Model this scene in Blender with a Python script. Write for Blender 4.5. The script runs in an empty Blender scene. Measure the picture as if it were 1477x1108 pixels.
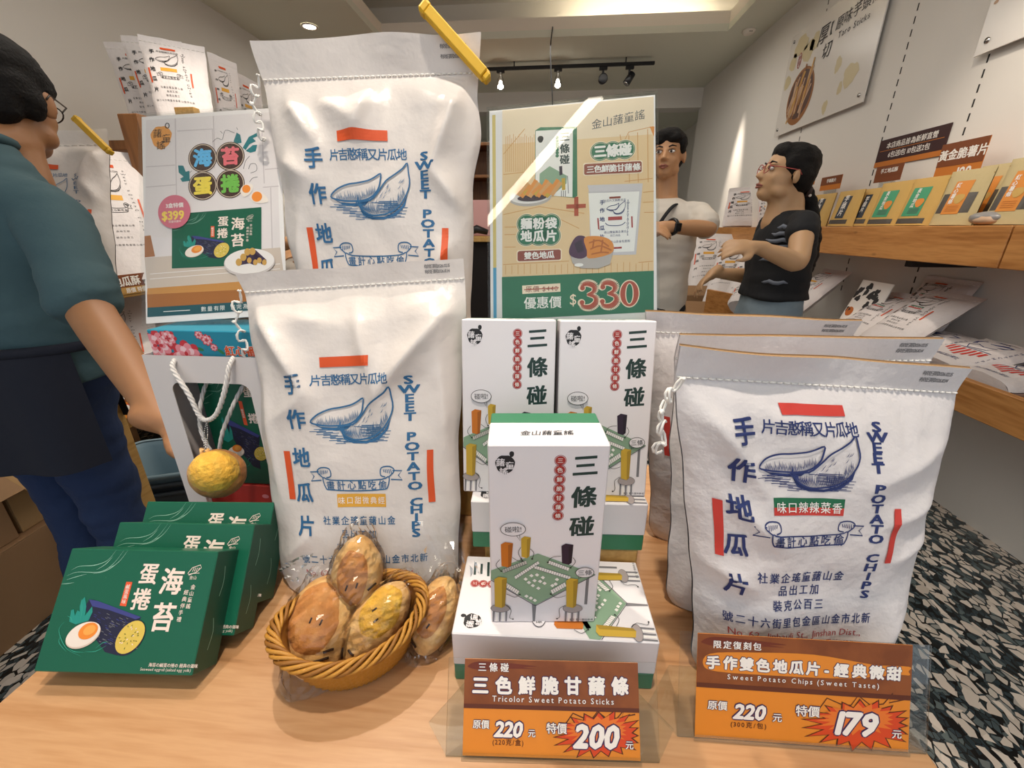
import bpy, math, random
import numpy as np
from mathutils import Vector, Matrix, noise
random.seed(7)
SC = bpy.context.scene
COL = SC.collection
# ------------------------------------------------------------------ camera
FPX, PITCH, YAW, CZ = 600.0, math.radians(20.5), math.radians(4.6), 1.265
cam = bpy.data.cameras.new('camera'); cam.sensor_width = 36; cam.lens = FPX / 1477 * 36
cam.clip_start = 0.02
camo = bpy.data.objects.new('camera', cam); COL.objects.link(camo)
camo.location = (0, 0, CZ); camo.rotation_euler = (math.pi / 2 - PITCH, 0, YAW)
SC.camera = camo
# ------------------------------------------------------------------ view, world, lights
SC.view_settings.view_transform = 'Standard'; SC.view_settings.look = 'None'
SC.view_settings.gamma = 1.0; SC.view_settings.use_curve_mapping = False
SC.view_settings.exposure = 0.0
SC.cycles.use_denoising = True
SC.cycles.max_bounces = 10; SC.cycles.transparent_max_bounces = 16
SC.cycles.caustics_reflective = False; SC.cycles.caustics_refractive = False
SC.cycles.sample_clamp_indirect = 6
world = bpy.data.worlds.new('street_daylight'); SC.world = world; world.use_nodes = True
world.node_tree.nodes['Background'].inputs['Color'].default_value = (0.86, 0.93, 1.0, 1)
world.node_tree.nodes['Background'].inputs['Strength'].default_value = 0.45

def lamp(name, kind, loc, aim, power, color, **kw):
    l = bpy.data.lights.new(name, kind); l.energy = power; l.color = color
    for k, v in kw.items(): setattr(l, k, v)
    o = bpy.data.objects.new(name, l); COL.objects.link(o); o.location = loc
    o.rotation_euler = (Vector(aim) - Vector(loc)).to_track_quat('-Z', 'Y').to_euler()
    return o
WARM = (1.0, 0.86, 0.71); NEUT = (1.0, 0.93, 0.84)
lamp('table_spot', 'SPOT', (-0.62, 1.05, 3.0), (-0.10, 0.40, 0.85), 80, WARM, spot_size=math.radians(46), spot_blend=0.5, shadow_soft_size=0.03)
lamp('entrance_spot', 'SPOT', (-0.02, 0.16, 2.95), (-0.02, 0.50, 1.1), 105, (1.0, 0.90, 0.78), spot_size=math.radians(44), spot_blend=0.6, shadow_soft_size=0.04)
lamp('shopfront_daylight', 'AREA', (0.5, -1.6, 2.0), (0, 1.0, 0.9), 17, (0.84, 0.89, 1.0), shape='RECTANGLE', size=4.6, size_y=2.2)
lamp('room_lamp_front', 'AREA', (-0.3, 1.9, 3.0), (-0.3, 1.9, 0), 34, NEUT, shape='RECTANGLE', size=2.4, size_y=1.6)
lamp('room_lamp_rear', 'AREA', (-0.3, 4.9, 2.95), (-0.3, 4.9, 0), 36, NEUT, shape='RECTANGLE', size=3.0, size_y=1.0)
lamp('wall_wash', 'SPOT', (1.83, 5.32, 3.02), (2.06, 5.36, 1.1), 300, WARM, spot_size=math.radians(23), spot_blend=0.9, shadow_soft_size=0.04)
lamp('wall_wash_front', 'SPOT', (1.0, 1.5, 3.0), (2.05, 2.0, 1.7), 90, WARM, spot_size=math.radians(55), spot_blend=0.8, shadow_soft_size=0.05)
lamp('left_shelf_spot', 'SPOT', (-1.2, 1.9, 3.0), (-2.0, 2.0, 1.2), 70, WARM, spot_size=math.radians(55), spot_blend=0.6, shadow_soft_size=0.05)

# ------------------------------------------------------------------ measuring helpers
def ray(px, py):
    cx, cy = (px - 738.5) / FPX, (554 - py) / FPX
    f = math.cos(PITCH) + cy * math.sin(PITCH); u = cy * math.cos(PITCH) - math.sin(PITCH)
    return Vector((cx * math.cos(YAW) - f * math.sin(YAW), f * math.cos(YAW) + cx * math.sin(YAW), u))
CAMP = Vector((0, 0, CZ))
def atX(px, py, x): r = ray(px, py); return CAMP + r * (x / r.x)
def atY(px, py, y): r = ray(px, py); return CAMP + r * (y / r.y)
def atZ(px, py, z): r = ray(px, py); return CAMP + r * ((z - CZ) / r.z)
def atD(px, py, d): return CAMP + ray(px, py) * d

# ------------------------------------------------------------------ materials
def lin(h):
    h = h.lstrip('#'); out = []
    for i in (0, 2, 4):
        c = int(h[i:i + 2], 16) / 255
        out.append(c / 12.92 if c <= 0.04045 else ((c + 0.055) / 1.055) ** 2.4)
    return (*out, 1)
MATS = {}
def mat(name, hexc, rough=0.55, metal=0.0, spec=0.5, bump=0, bscale=40, sheen=0, emit=0, coat=0, sub=0, alpha=1):
    if name in MATS: return name
    m = bpy.data.materials.new(name); m.use_nodes = True; MATS[name] = m
    b = m.node_tree.nodes['Principled BSDF']
    b.inputs['Base Color'].default_value = lin(hexc); b.inputs['Roughness'].default_value = rough
    b.inputs['Metallic'].default_value = metal; b.inputs['Specular IOR Level'].default_value = spec
    b.inputs['Sheen Weight'].default_value = sheen; b.inputs['Coat Weight'].default_value = coat
    b.inputs['Alpha'].default_value = alpha
    if emit:
        b.inputs['Emission Color'].default_value = lin(hexc); b.inputs['Emission Strength'].default_value = emit
    if sub:
        b.inputs['Subsurface Weight'].default_value = sub; b.inputs['Subsurface Scale'].default_value = 0.01
    if bump:
        nt = m.node_tree; tc = nt.nodes.new('ShaderNodeTexCoord'); n = nt.nodes.new('ShaderNodeTexNoise')
        n.inputs['Scale'].default_value = bscale; n.inputs['Detail'].default_value = 4
        bp = nt.nodes.new('ShaderNodeBump'); bp.inputs['Strength'].default_value = bump; bp.inputs['Distance'].default_value = 0.01
        nt.links.new(tc.outputs['Object'], n.inputs['Vector']); nt.links.new(n.outputs['Fac'], bp.inputs['Height'])
        nt.links.new(bp.outputs['Normal'], b.inputs['Normal'])
    return name
def nodes_of(name): return MATS[name].node_tree.nodes, MATS[name].node_tree.links, MATS[name].node_tree.nodes['Principled BSDF']
def ramp(nodes, stops):
    r = nodes.new('ShaderNodeValToRGB'); e = r.color_ramp.elements
    while len(e) < len(stops): e.new(0.5)
    for i, (p, c) in enumerate(stops): e[i].position = p; e[i].color = lin(c) if isinstance(c, str) else c
    return r
def wood(name, c1, c2, c3, axis='X', scale=1.0, rough=0.45, plank=0.0):
    mat(name, c2, rough); nd, lk, b = nodes_of(name)
    tc = nd.new('ShaderNodeTexCoord'); mp = nd.new('ShaderNodeMapping')
    st = {'X': (1.2, 14, 14), 'Y': (14, 1.2, 14), 'Z': (14, 14, 1.2)}[axis]
    mp.inputs['Scale'].default_value = tuple(s * scale for s in st)
    lk.new(tc.outputs['Object'], mp.inputs['Vector'])
    n1 = nd.new('ShaderNodeTexNoise'); n1.inputs['Scale'].default_value = 1.0; n1.inputs['Detail'].default_value = 5; n1.inputs['Distortion'].default_value = 0.6
    n2 = nd.new('ShaderNodeTexNoise'); n2.inputs['Scale'].default_value = 5.5; n2.inputs['Detail'].default_value = 3
    lk.new(mp.outputs['Vector'], n1.inputs['Vector']); lk.new(mp.outputs['Vector'], n2.inputs['Vector'])
    w = nd.new('ShaderNodeMath'); w.operation = 'MULTIPLY_ADD'; w.inputs[1].default_value = 0.5
    lk.new(n2.outputs['Fac'], w.inputs[0])
    h = nd.new('ShaderNodeMath'); h.operation = 'MULTIPLY'; h.inputs[1].default_value = 0.6
    lk.new(n1.outputs['Fac'], h.inputs[0]); lk.new(h.outputs[0], w.inputs[2])
    r = ramp(nd, [(0.30, c3), (0.45, c2), (0.62, c1), (0.8, c2)])
    lk.new(w.outputs[0], r.inputs[0])
    # knots
    mk = nd.new('ShaderNodeMapping'); mk.inputs['Scale'].default_value = {'X': (2.2, 4.5, 4.5), 'Y': (4.5, 2.2, 4.5), 'Z': (4.5, 4.5, 2.2)}[axis]
    lk.new(tc.outputs['Object'], mk.inputs['Vector'])
    vo = nd.new('ShaderNodeTexVoronoi'); vo.inputs['Scale'].default_value = 1.1 * scale; lk.new(mk.outputs['Vector'], vo.inputs['Vector'])
    rk = ramp(nd, [(0.0, (1, 1, 1, 1)), (0.035, (0.7, 0.7, 0.7, 1)), (0.07, (0, 0, 0, 1))])
    lk.new(vo.outputs['Distance'], rk.inputs[0])
    mx = nd.new('ShaderNodeMixRGB'); mx.inputs['Color2'].default_value = lin('#5a3a20')
    lk.new(rk.outputs[0], mx.inputs['Fac']); lk.new(r.outputs[0], mx.inputs['Color1']); lk.new(mx.outputs[0], b.inputs['Base Color'])
    bp = nd.new('ShaderNodeBump'); bp.inputs['Strength'].default_value = 0.12; bp.inputs['Distance'].default_value = 0.004
    lk.new(w.outputs[0], bp.inputs['Height']); lk.new(bp.outputs['Normal'], b.inputs['Normal'])
    return name
def glassy(name, tint='#ffffff', rough=0.02, mixf=0.12, mul=1.0):
    """clear acrylic sheet: mostly transparent with a glossy coat"""
    m = bpy.data.materials.new(name); m.use_nodes = True; MATS[name] = m
    nd, lk = m.node_tree.nodes, m.node_tree.links
    nd.remove(nd['Principled BSDF']); out = nd['Material Output']
    t = nd.new('ShaderNodeBsdfTransparent'); t.inputs['Color'].default_value = lin(tint)
    g = nd.new('ShaderNodeBsdfGlossy'); g.inputs['Roughness'].default_value = rough
    f = nd.new('ShaderNodeFresnel'); f.inputs['IOR'].default_value = 1.45
    a = nd.new('ShaderNodeMath'); a.operation = 'MULTIPLY_ADD'; a.inputs[1].default_value = mul; a.inputs[2].default_value = mixf; a.use_clamp = True
    lk.new(f.outputs[0], a.inputs[0])
    x = nd.new('ShaderNodeMixShader'); lk.new(a.outputs[0], x.inputs[0]); lk.new(t.outputs[0], x.inputs[1]); lk.new(g.outputs[0], x.inputs[2])
    lk.new(x.outputs[0], out.inputs['Surface'])
    return name

# ------------------------------------------------------------------ mesh builder
class MB:
    def __init__(s): s.v = []; s.f = []; s.m = []; s.sm = []; s.names = []
    def mi(s, name):
        if name not in s.names: s.names.append(name)
        return s.names.index(name)
    def add(s, vs, fs, m, smooth=False):
        b = len(s.v); s.v.extend([tuple(x) for x in vs]); k = s.mi(m)
        for f in fs: s.f.append(tuple(i + b for i in f)); s.m.append(k); s.sm.append(smooth)
    def build(s, name, parent=None, label=None):
        me = bpy.data.meshes.new(name); me.from_pydata(s.v, [], s.f)
        for n in s.names: me.materials.append(MATS[n])
        me.polygons.foreach_set('material_index', s.m); me.polygons.foreach_set('use_smooth', s.sm); me.update()
        o = bpy.data.objects.new(name, me); COL.objects.link(o)
        if parent:
            o.parent = parent; o.matrix_parent_inverse = parent_inv(parent)
        if label: o['label'] = label
        return o
    def grid(s, fn, nu, nv, m, smooth=True, flip=False, wrapu=False):
        b = []; cu = nu if wrapu else nu + 1
        for j in range(nv + 1):
            for i in range(cu): b.append(fn(i / nu, j / nv))
        fs = []
        for j in range(nv):
            for i in range(nu):
                a = j * cu + i; c = j * cu + (i + 1) % cu
                q = (a, c, c + cu, a + cu); fs.append(q[::-1] if flip else q)
        s.add(b, fs, m, smooth)
    def box(s, x0, y0, z0, x1, y1, z1, m, r=0.0):
        s.fbox(Vector((x0, y0, z0)), Vector((1, 0, 0)), Vector((0, 1, 0)), Vector((0, 0, 1)), x1 - x0, y1 - y0, z1 - z0, m, r)
    def fbox(s, O, A, B, Cc, a, b, c, m, r=0.0, mats=None):
        """box from corner O along unit axes A,B,C; chamfer r; mats = per face names (A-,A+,B-,B+,C-,C+)"""
        O = Vector(O)
        if r <= 0: r = 1e-6
        mats = mats or [m] * 6
        P = {}
        vs = []
        for i in (0, 1):
            for j in (0, 1):
                for k in (0, 1):
                    for ax in range(3):
                        t = [(a, i), (b, j), (c, k)]
                        co = []
                        for q in range(3):
                            L, e = t[q]
                            if q == ax: co.append(L * e)
                            else: co.append(r if e == 0 else L - r)
                        P[(i, j, k, ax)] = len(vs); vs.append(O + A * co[0] + B * co[1] + Cc * co[2])
        base = len(s.v); s.v.extend([tuple(x) for x in vs])
        rh = A.cross(B).dot(Cc) > 0
        def face(ids, mm):
            ids = ids if rh else ids[::-1]
            s.f.append(tuple(i + base for i in ids)); s.m.append(s.mi(mm)); s.sm.append(False)
        for ax in range(3):
            u, w = [(1, 2), (2, 0), (0, 1)][ax]
            for e in (0, 1):
                q = []
                for (p, t) in ((0, 0), (1, 0), (1, 1), (0, 1)):
                    key = [0, 0, 0]; key[ax] = e; key[u] = p; key[w] = t; q.append(P[(*key, ax)])
                face(q if e else q[::-1], mats[ax * 2 + e])
        for ax in range(3):
            u, w = [(1, 2), (2, 0), (0, 1)][ax]
            for p in (0, 1):
                for t in (0, 1):
                    k0 = [0, 0, 0]; k1 = [0, 0, 0]; k1[ax] = 1
                    for k in (k0, k1): k[u] = p; k[w] = t
                    q = [P[(*k0, u)], P[(*k1, u)], P[(*k1, w)], P[(*k0, w)]]
                    if p != t: q = q[::-1]
                    face(q[::-1], mats[u * 2 + p])
        for i in (0, 1):
            for j in (0, 1):
                for k in (0, 1):
                    q = [P[(i, j, k, 0)], P[(i, j, k, 1)], P[(i, j, k, 2)]]
                    if (i + j + k) % 2 == 0: q = q[::-1]
                    face(q, mats[i])
    def tube(s, pts, rad, m, n=8, cap=True, closed=False, smooth=True, squash=1.0):
        pts = [Vector(p) for p in pts]; N = len(pts)
        if not isinstance(rad, (list, tuple)): rad = [rad] * N
        rings = []; up = None
        for i, p in enumerate(pts):
            if closed: t = pts[(i + 1) % N] - pts[i - 1]
            else: t = pts[min(i + 1, N - 1)] - pts[max(i - 1, 0)]
            t = t.normalized() if t.length > 1e-9 else Vector((0, 0, 1))
            if up is None:
                up = Vector((0, 0, 1)) if abs(t.z) < 0.9 else Vector((1, 0, 0))
            a = t.cross(up).normalized(); up = a.cross(t).normalized()
            rings.append([p + (a * math.cos(2 * math.pi * k / n) + up * math.sin(2 * math.pi * k / n) * squash) * rad[i] for k in range(n)])
        s.loft(rings, m, cap=cap and not closed, closed=closed, smooth=smooth)
    def loft(s, rings, m, cap=True, closed=False, smooth=True):
        n = len(rings[0]); R = len(rings); vs = [p for r in rings for p in r]; fs = []
        for j in range(R if closed else R - 1):
            for k in range(n):
                a = j * n + k; b = j * n + (k + 1) % n; j2 = ((j + 1) % R) * n
                fs.append((a, b, j2 + (k + 1) % n, j2 + k))
        if cap:
            fs.append(tuple(range(n - 1, -1, -1))); fs.append(tuple((R - 1) * n + k for k in range(n)))
        s.add(vs, fs, m, smooth)
    def sphere(s, c, r, m, nu=16, nv=10, fn=None):
        c = Vector(c)
        if not isinstance(r, (tuple, list)): r = (r, r, r)
        def f(u, v):
            th = 2 * math.pi * u; ph = math.pi * (v - 0.5)
            d = Vector((math.cos(ph) * math.cos(th), math.cos(ph) * math.sin(th), math.sin(ph)))
            k = fn(d) if fn else 1
            return c + Vector((d.x * r[0], d.y * r[1], d.z * r[2])) * k
        s.grid(f, nu, nv, m, wrapu=True)

def parent_inv(p):
    q = p; M = Matrix.Identity(4)
    while q is not None:
        M = Matrix.Translation(q.location) @ q.rotation_euler.to_matrix().to_4x4() @ M if q.parent is None else q.matrix_parent_inverse @ Matrix.Translation(q.location) @ M
        q = q.parent
    return M.inverted()
def tag(o, label, cat, group=None):
    o['label'] = label; o['category'] = cat
    if group: o['group'] = group
    return o
def thing(name, label, cat, loc, group=None):
    o = bpy.data.objects.new(name, None); COL.objects.link(o); o.location = loc; o.empty_display_size = 0.05
    return tag(o, label, cat, group)
def struct(mb, name):
    o = mb.build(name); o['kind'] = 'structure'; return o

# ------------------------------------------------------------------ printing: flat shapes and lettering laid on a surface S(x, y, h)
_fc = bpy.data.curves.new('lettering', 'FONT'); _fc.size = 1.0; _fc.resolution_u = 2
_fo = bpy.data.objects.new('lettering', _fc); COL.objects.link(_fo)
GL = {}
def glyph(ch, bold):
    k = (ch, bold)
    if k not in GL:
        _fc.body = ch; _fc.offset = bold
        bpy.context.view_layer.update()
        me = bpy.data.meshes.new_from_object(_fo.evaluated_get(bpy.context.evaluated_depsgraph_get()))
        vs = [(v.co.x, v.co.y) for v in me.vertices]; fs = [tuple(p.vertices) for p in me.polygons]
        bpy.data.meshes.remove(me)
        x0 = min((v[0] for v in vs), default=0); x1 = max((v[0] for v in vs), default=0.3)
        cx = (x0 + x1) / 2; cjk = ord(ch) > 0x2e00
        w = 1.0 if cjk else (0.32 if ch == ' ' else x1 - x0 + 0.09)
        GL[k] = ([(x - cx, y - 0.37) for x, y in vs], fs, w)
    return GL[k]
_OFF = {1: [(0, 0)], 4: [(-1, -.7), (1, -.7), (-1, .7), (1, .7)], 8: [(math.cos(k * math.pi / 4), math.sin(k * math.pi / 4)) for k in range(8)]}
def d_text(m, S, text, x, y, size, col, h, bold=0.0, gap=1.0, sx=1.0, align='c', vert=False, rot=0.0, slant=0.0):
    g = [glyph(c, 0) for c in text]; offs = _OFF[1] if bold <= 0 else (_OFF[4] if bold < .04 else _OFF[8])
    if vert:
        L = size * gap * (len(g) - 1); y0 = y + L / 2 if align == 'c' else y
        cen = [(x, y0 - size * gap * i) for i in range(len(g))]
    else:
        ws = [a[2] * size * gap * sx for a in g]; tot = sum(ws)
        cx = x - tot / 2 if align == 'c' else (x if align == 'l' else x - tot); cen = []
        for w in ws: cen.append((cx + w / 2, y)); cx += w
    cr, sr = math.cos(rot), math.sin(rot)
    for (vs, fs, w), (px, py) in zip(g, cen):
        dx, dy = px - x, py - y
        for oi, (ox, oy) in enumerate(offs):
            out = []
            for a, b in vs:
                a = a + slant * b
                X = dx + (a + ox * bold) * size * sx; Y = dy + (b + oy * bold) * size
                out.append(S(x + X * cr - Y * sr, y + X * sr + Y * cr, h + oi * 1.5e-6))
            m.add(out, fs, col)
def d_poly(m, S, pts, col, h): m.add([S(x, y, h) for x, y in pts], [tuple(range(len(pts)))], col)
def d_rect(m, S, x0, y0, x1, y1, col, h, nx=1, ny=1):
    m.grid(lambda u, v: S(x0 + (x1 - x0) * u, y0 + (y1 - y0) * v, h), nx, ny, col, smooth=False)
def ell(cx, cy, rx, ry=None, n=24, rot=0, wob=0, seed=0):
    ry = ry or rx; o = []
    for k in range(n):
        a = 2 * math.pi * k / n; q = 1 + wob * math.sin(3 * a + seed) + wob * 0.6 * math.sin(7 * a + 2 * seed)
        X, Y = rx * q * math.cos(a), ry * q * math.sin(a)
        o.append((cx + X * math.cos(rot) - Y * math.sin(rot), cy + X * math.sin(rot) + Y * math.cos(rot)))
    return o
def rrect(x0, y0, x1, y1, r, n=4):
    o = []
    for cx, cy, a0 in ((x1 - r, y0 + r, -90), (x1 - r, y1 - r, 0), (x0 + r, y1 - r, 90), (x0 + r, y0 + r, 180)):
        for k in range(n + 1):
            a = math.radians(a0 + 90 * k / n); o.append((cx + r * math.cos(a), cy + r * math.sin(a)))
    return o
def d_line(m, S, pts, w, col, h, closed=False, taper=False):
    n = len(pts); L = []; R = []
    for i, (x, y) in enumerate(pts):
        a = pts[(i - 1) % n] if closed else pts[max(i - 1, 0)]; b = pts[(i + 1) % n] if closed else pts[min(i + 1, n - 1)]
        tx, ty = b[0] - a[0], b[1] - a[1]; q = math.hypot(tx, ty) or 1; nx, ny = -ty / q, tx / q
        ww = w / 2 * ((1 - 0.85 * abs(2 * i / (n - 1) - 1)) if taper and n > 2 else 1)
        L.append((x + nx * ww, y + ny * ww)); R.append((x - nx * ww, y - ny * ww))
    vs = [S(x, y, h) for x, y in L] + [S(x, y, h) for x, y in R]
    fs = [(n + i, n + (i + 1) % n, (i + 1) % n, i) for i in range(n if closed else n - 1)]
    m.add(vs, fs, col)
def smoothline(pts, k=4, closed=False):
    out = []; n = len(pts)
    rng = range(n if closed else n - 1)
    for i in rng:
        if closed: p0, p1, p2, p3 = pts[i - 1], pts[i], pts[(i + 1) % n], pts[(i + 2) % n]
        else: p0, p1, p2, p3 = pts[max(i - 1, 0)], pts[i], pts[i + 1], pts[min(i + 2, n - 1)]
        for j in range(k):
            t = j / k
            out.append(tuple(0.5 * (2 * p1[q] + (p2[q] - p0[q]) * t + (2 * p0[q] - 5 * p1[q] + 4 * p2[q] - p3[q]) * t * t + (3 * p1[q] - p0[q] - 3 * p2[q] + p3[q]) * t ** 3) for q in range(len(p1))))
    if not closed: out.append(tuple(pts[-1]))
    return out
def hmap(quad, W, H):
    """layout coordinates of a traced design: quad TL,TR,BR,BL -> (0..W, 0..H)"""
    A = []; B = []
    for (x, y), (u, v) in zip(quad, ((0, H), (W, H), (W, 0), (0, 0))):
        A.append([x, y, 1, 0, 0, 0, -u * x, -u * y]); B.append(u)
        A.append([0, 0, 0, x, y, 1, -v * x, -v * y]); B.append(v)
    q = np.linalg.solve(np.array(A, float), np.array(B, float))
    def f(x, y):
        w = q[6] * x + q[7] * y + 1
        return ((q[0] * x + q[1] * y + q[2]) / w, (q[3] * x + q[4] * y + q[5]) / w)
    return f
class Face:
    """flat face: bottom-left corner O, unit axes U (right), V (up), N (out), size W x H"""
    def __init__(s, O, U, V, W, H):
        s.O, s.U, s.V, s.W, s.H = Vector(O), Vector(U).normalized(), Vector(V).normalized(), W, H
        s.V = (s.V - s.U * s.V.dot(s.U)).normalized(); s.N = s.U.cross(s.V)
    def __call__(s, x, y, h=0): return s.O + s.U * x + s.V * y + s.N * h
# ------------------------------------------------------------------ common materials
mat('wall_paint', '#e9e6e0', 0.85, bump=0.05, bscale=60)
mat('ceiling_paint', '#e6e8da', 0.9)
mat('tray_paint', '#f3ece0', 0.85)
mat('dark_metal', '#15161a', 0.45)
mat('lamp_glow', '#fff6e6', emit=14)
mat('chrome', '#c8c8c8', 0.25, metal=1)
mat('black_dash', '#2b2a2a', 0.8)
wood('table_wood', '#c3966b', '#b28256', '#8a5f39', 'X', 1.7, 0.42)
wood('shelf_wood', '#c98f52', '#b0763d', '#8a5526', 'Y', 1.0, 0.5)
wood('post_wood', '#8a5a2e', '#764a23', '#5c3517', 'Z', 1.0, 0.5)
wood('crate_wood', '#c9a05e', '#b78d4c', '#94703a', 'Y', 1.3, 0.6)
mat('dark_void', '#1a1412', 0.9)
mat('kerb', '#2a2c2e', 0.5)

def terrazzo():
    mat('terrazzo', '#1c2224', 0.22, coat=0.2); nd, lk, b = nodes_of('terrazzo')
    tc = nd.new('ShaderNodeTexCoord'); prev = None
    nz = nd.new('ShaderNodeTexNoise'); nz.inputs['Scale'].default_value = 9; lk.new(tc.outputs['Object'], nz.inputs['Vector'])
    ad = nd.new('ShaderNodeVectorMath'); ad.operation = 'MULTIPLY_ADD'; ad.inputs[1].default_value = (0.05, 0.05, 0.05)
    lk.new(nz.outputs['Color'], ad.inputs[0]); lk.new(tc.outputs['Object'], ad.inputs[2])
    def layer(scale, rnd_min, edge, stops, rot, off):
        mp = nd.new('ShaderNodeMapping'); mp.inputs['Scale'].default_value = (scale, scale * 0.62, scale); mp.inputs['Rotation'].default_value = (0, 0, rot); mp.inputs['Location'].default_value = (off, off, 0)
        lk.new(ad.outputs[0], mp.inputs['Vector'])
        v1 = nd.new('ShaderNodeTexVoronoi'); v1.voronoi_dimensions = '2D'; v1.inputs['Scale'].default_value = 1
        v2 = nd.new('ShaderNodeTexVoronoi'); v2.voronoi_dimensions = '2D'; v2.feature = 'DISTANCE_TO_EDGE'; v2.inputs['Scale'].default_value = 1
        lk.new(mp.outputs[0], v1.inputs['Vector']); lk.new(mp.outputs[0], v2.inputs['Vector'])
        sp = nd.new('ShaderNodeSeparateColor'); lk.new(v1.outputs['Color'], sp.inputs[0])
        g1 = nd.new('ShaderNodeMath'); g1.operation = 'GREATER_THAN'; g1.inputs[1].default_value = rnd_min; lk.new(sp.outputs[0], g1.inputs[0])
        g2 = nd.new('ShaderNodeMath'); g2.operation = 'GREATER_THAN'; g2.inputs[1].default_value = edge; lk.new(v2.outputs['Distance'], g2.inputs[0])
        mm = nd.new('ShaderNodeMath'); mm.operation = 'MULTIPLY'; lk.new(g1.outputs[0], mm.inputs[0]); lk.new(g2.outputs[0], mm.inputs[1])
        r = ramp(nd, stops); lk.new(sp.outputs[1], r.inputs[0])
        return mm.outputs[0], r.outputs[0]
    base = lin('#191e20')
    cur = None
    for args in ((84, 0.25, 0.06, [(0, '#242d30'), (0.5, '#36444a'), (0.85, '#4c5a5e'), (1, '#66706f')], 0.5, 3.3),
                 (50, 0.50, 0.10, [(0, '#c9beb0'), (0.65, '#e3d8cb'), (0.85, '#5a686a'), (1, '#6d7a78')], 0.3, 0.7),
                 (29, 0.68, 0.20, [(0, '#d8cabb'), (0.6, '#eadfd2'), (1, '#c8bcae')], 0.2, 1.9)):
        f, c = layer(*args); mx = nd.new('ShaderNodeMixRGB'); lk.new(f, mx.inputs['Fac']); lk.new(c, mx.inputs['Color2'])
        if cur is None: mx.inputs['Color1'].default_value = base
        else: lk.new(cur, mx.inputs['Color1'])
        cur = mx.outputs[0]
    lk.new(cur, b.inputs['Base Color'])
terrazzo()

XL, XR, YF, YH, YB, ZC = -2.95, 2.05, -1.3, 6.85, 9.4, 3.05
m = MB(); m.box(XL - 0.1, YF - 1.5, -0.05, XR + 1.1, YB, 0, 'terrazzo'); struct(m, 'floor')
m = MB(); m.box(XR, YF, 0, XR + 0.1, YH, ZC + 0.4, 'wall_paint')
# stitched vertical dash lines painted on the wall panels
def wall_dashes(mb, y, z0, z1):
    z = z0
    while z < z1: mb.box(XR - 0.0012, y - 0.004, z, XR, y + 0.004, min(z + 0.035, z1), 'black_dash'); z += 0.06
for y in (2.55, 3.12, 4.1): wall_dashes(m, y, 0.86, 3.0)
struct(m, 'wall_right')
m = MB(); m.box(XL - 0.1, YF, 0, XL, YB, ZC + 0.4, 'wall_paint'); struct(m, 'wall_left')
m = MB(); m.box(XL, YB, 0, XR + 1.0, YB + 0.1, ZC + 0.4, 'wall_paint'); struct(m, 'wall_back')
m = MB(); m.box(XR + 0.35, YH, 0, XR + 0.45, YB, ZC, 'wall_paint'); struct(m, 'wall_rear_right')
m = MB(); m.box(XR, YH - 0.001, 0, XR + 0.45, YH + 0.1, ZC + 0.4, 'wall_paint'); struct(m, 'wall_return')
m = MB(); m.box(XL, YH, 2.82, XR, YH + 0.25, ZC + 0.2, 'wall_paint'); struct(m, 'trim_1')            # header beam
# ceiling: soffit round a raised tray
TX0, TX1, TY0, TY1, TZ = -1.74, 1.68, 0.6, 5.1, 3.45
m = MB()
m.box(XL, YF, ZC, TX0, YH, ZC + 0.06, 'ceiling_paint'); m.box(TX1, YF, ZC, XR, YH, ZC + 0.06, 'ceiling_paint')
m.box(TX0, TY1, ZC, TX1, YH, ZC + 0.06, 'ceiling_paint'); m.box(TX0, YF, ZC, TX1, TY0, ZC + 0.06, 'ceiling_paint')
m.box(XL, YH + 0.25, 2.9, XR + 0.35, YB, 2.96, 'ceiling_paint')
m.box(TX0 - 0.3, TY0 - 0.3, TZ, TX1 + 0.3, TY1 + 0.3, TZ + 0.05, 'tray_paint')
struct(m, 'ceiling')
m = MB()
# upstand lips of the tray and the cove walls behind them
m.box(TX0 - 0.02, TY1, ZC + 0.06, TX1 + 0.02, TY1 + 0.02, ZC + 0.16, 'tray_paint')
m.box(TX1, TY0, ZC + 0.06, TX1 + 0.02, TY1, ZC + 0.16, 'tray_paint')
m.box(TX0 - 0.02, TY0, ZC + 0.06, TX0, TY1, ZC + 0.16, 'tray_paint')
m.box(TX0 - 0.3, TY1 + 0.28, ZC + 0.06, TX1 + 0.3, TY1 + 0.3, TZ, 'tray_paint')
m.box(TX1 + 0.28, TY0 - 0.3, ZC + 0.06, TX1 + 0.3, TY1 + 0.3, TZ, 'tray_paint')
m.box(TX0 - 0.3, TY0 - 0.3, ZC + 0.06, TX0 - 0.28, TY1 + 0.3, TZ, 'tray_paint')
m.box(TX0 - 0.3, TY0 - 0.3, ZC + 0.06, TX1 + 0.3, TY0 - 0.28, TZ, 'tray_paint')
struct(m, 'trim_2')
m = MB()
m.box(0.2, TY1 + 0.08, ZC + 0.075, 1.55, TY1 + 0.12, ZC + 0.1, 'lamp_glow')
o = m.build('cove_light_strip'); tag(o, 'warm light strip hidden in the ceiling cove above the track lamps', 'light strip')
m = MB()
m.box(XR - 0.02, YF, 0, XR, YH, 0.10, 'kerb'); struct(m, 'baseboard_right')

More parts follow.
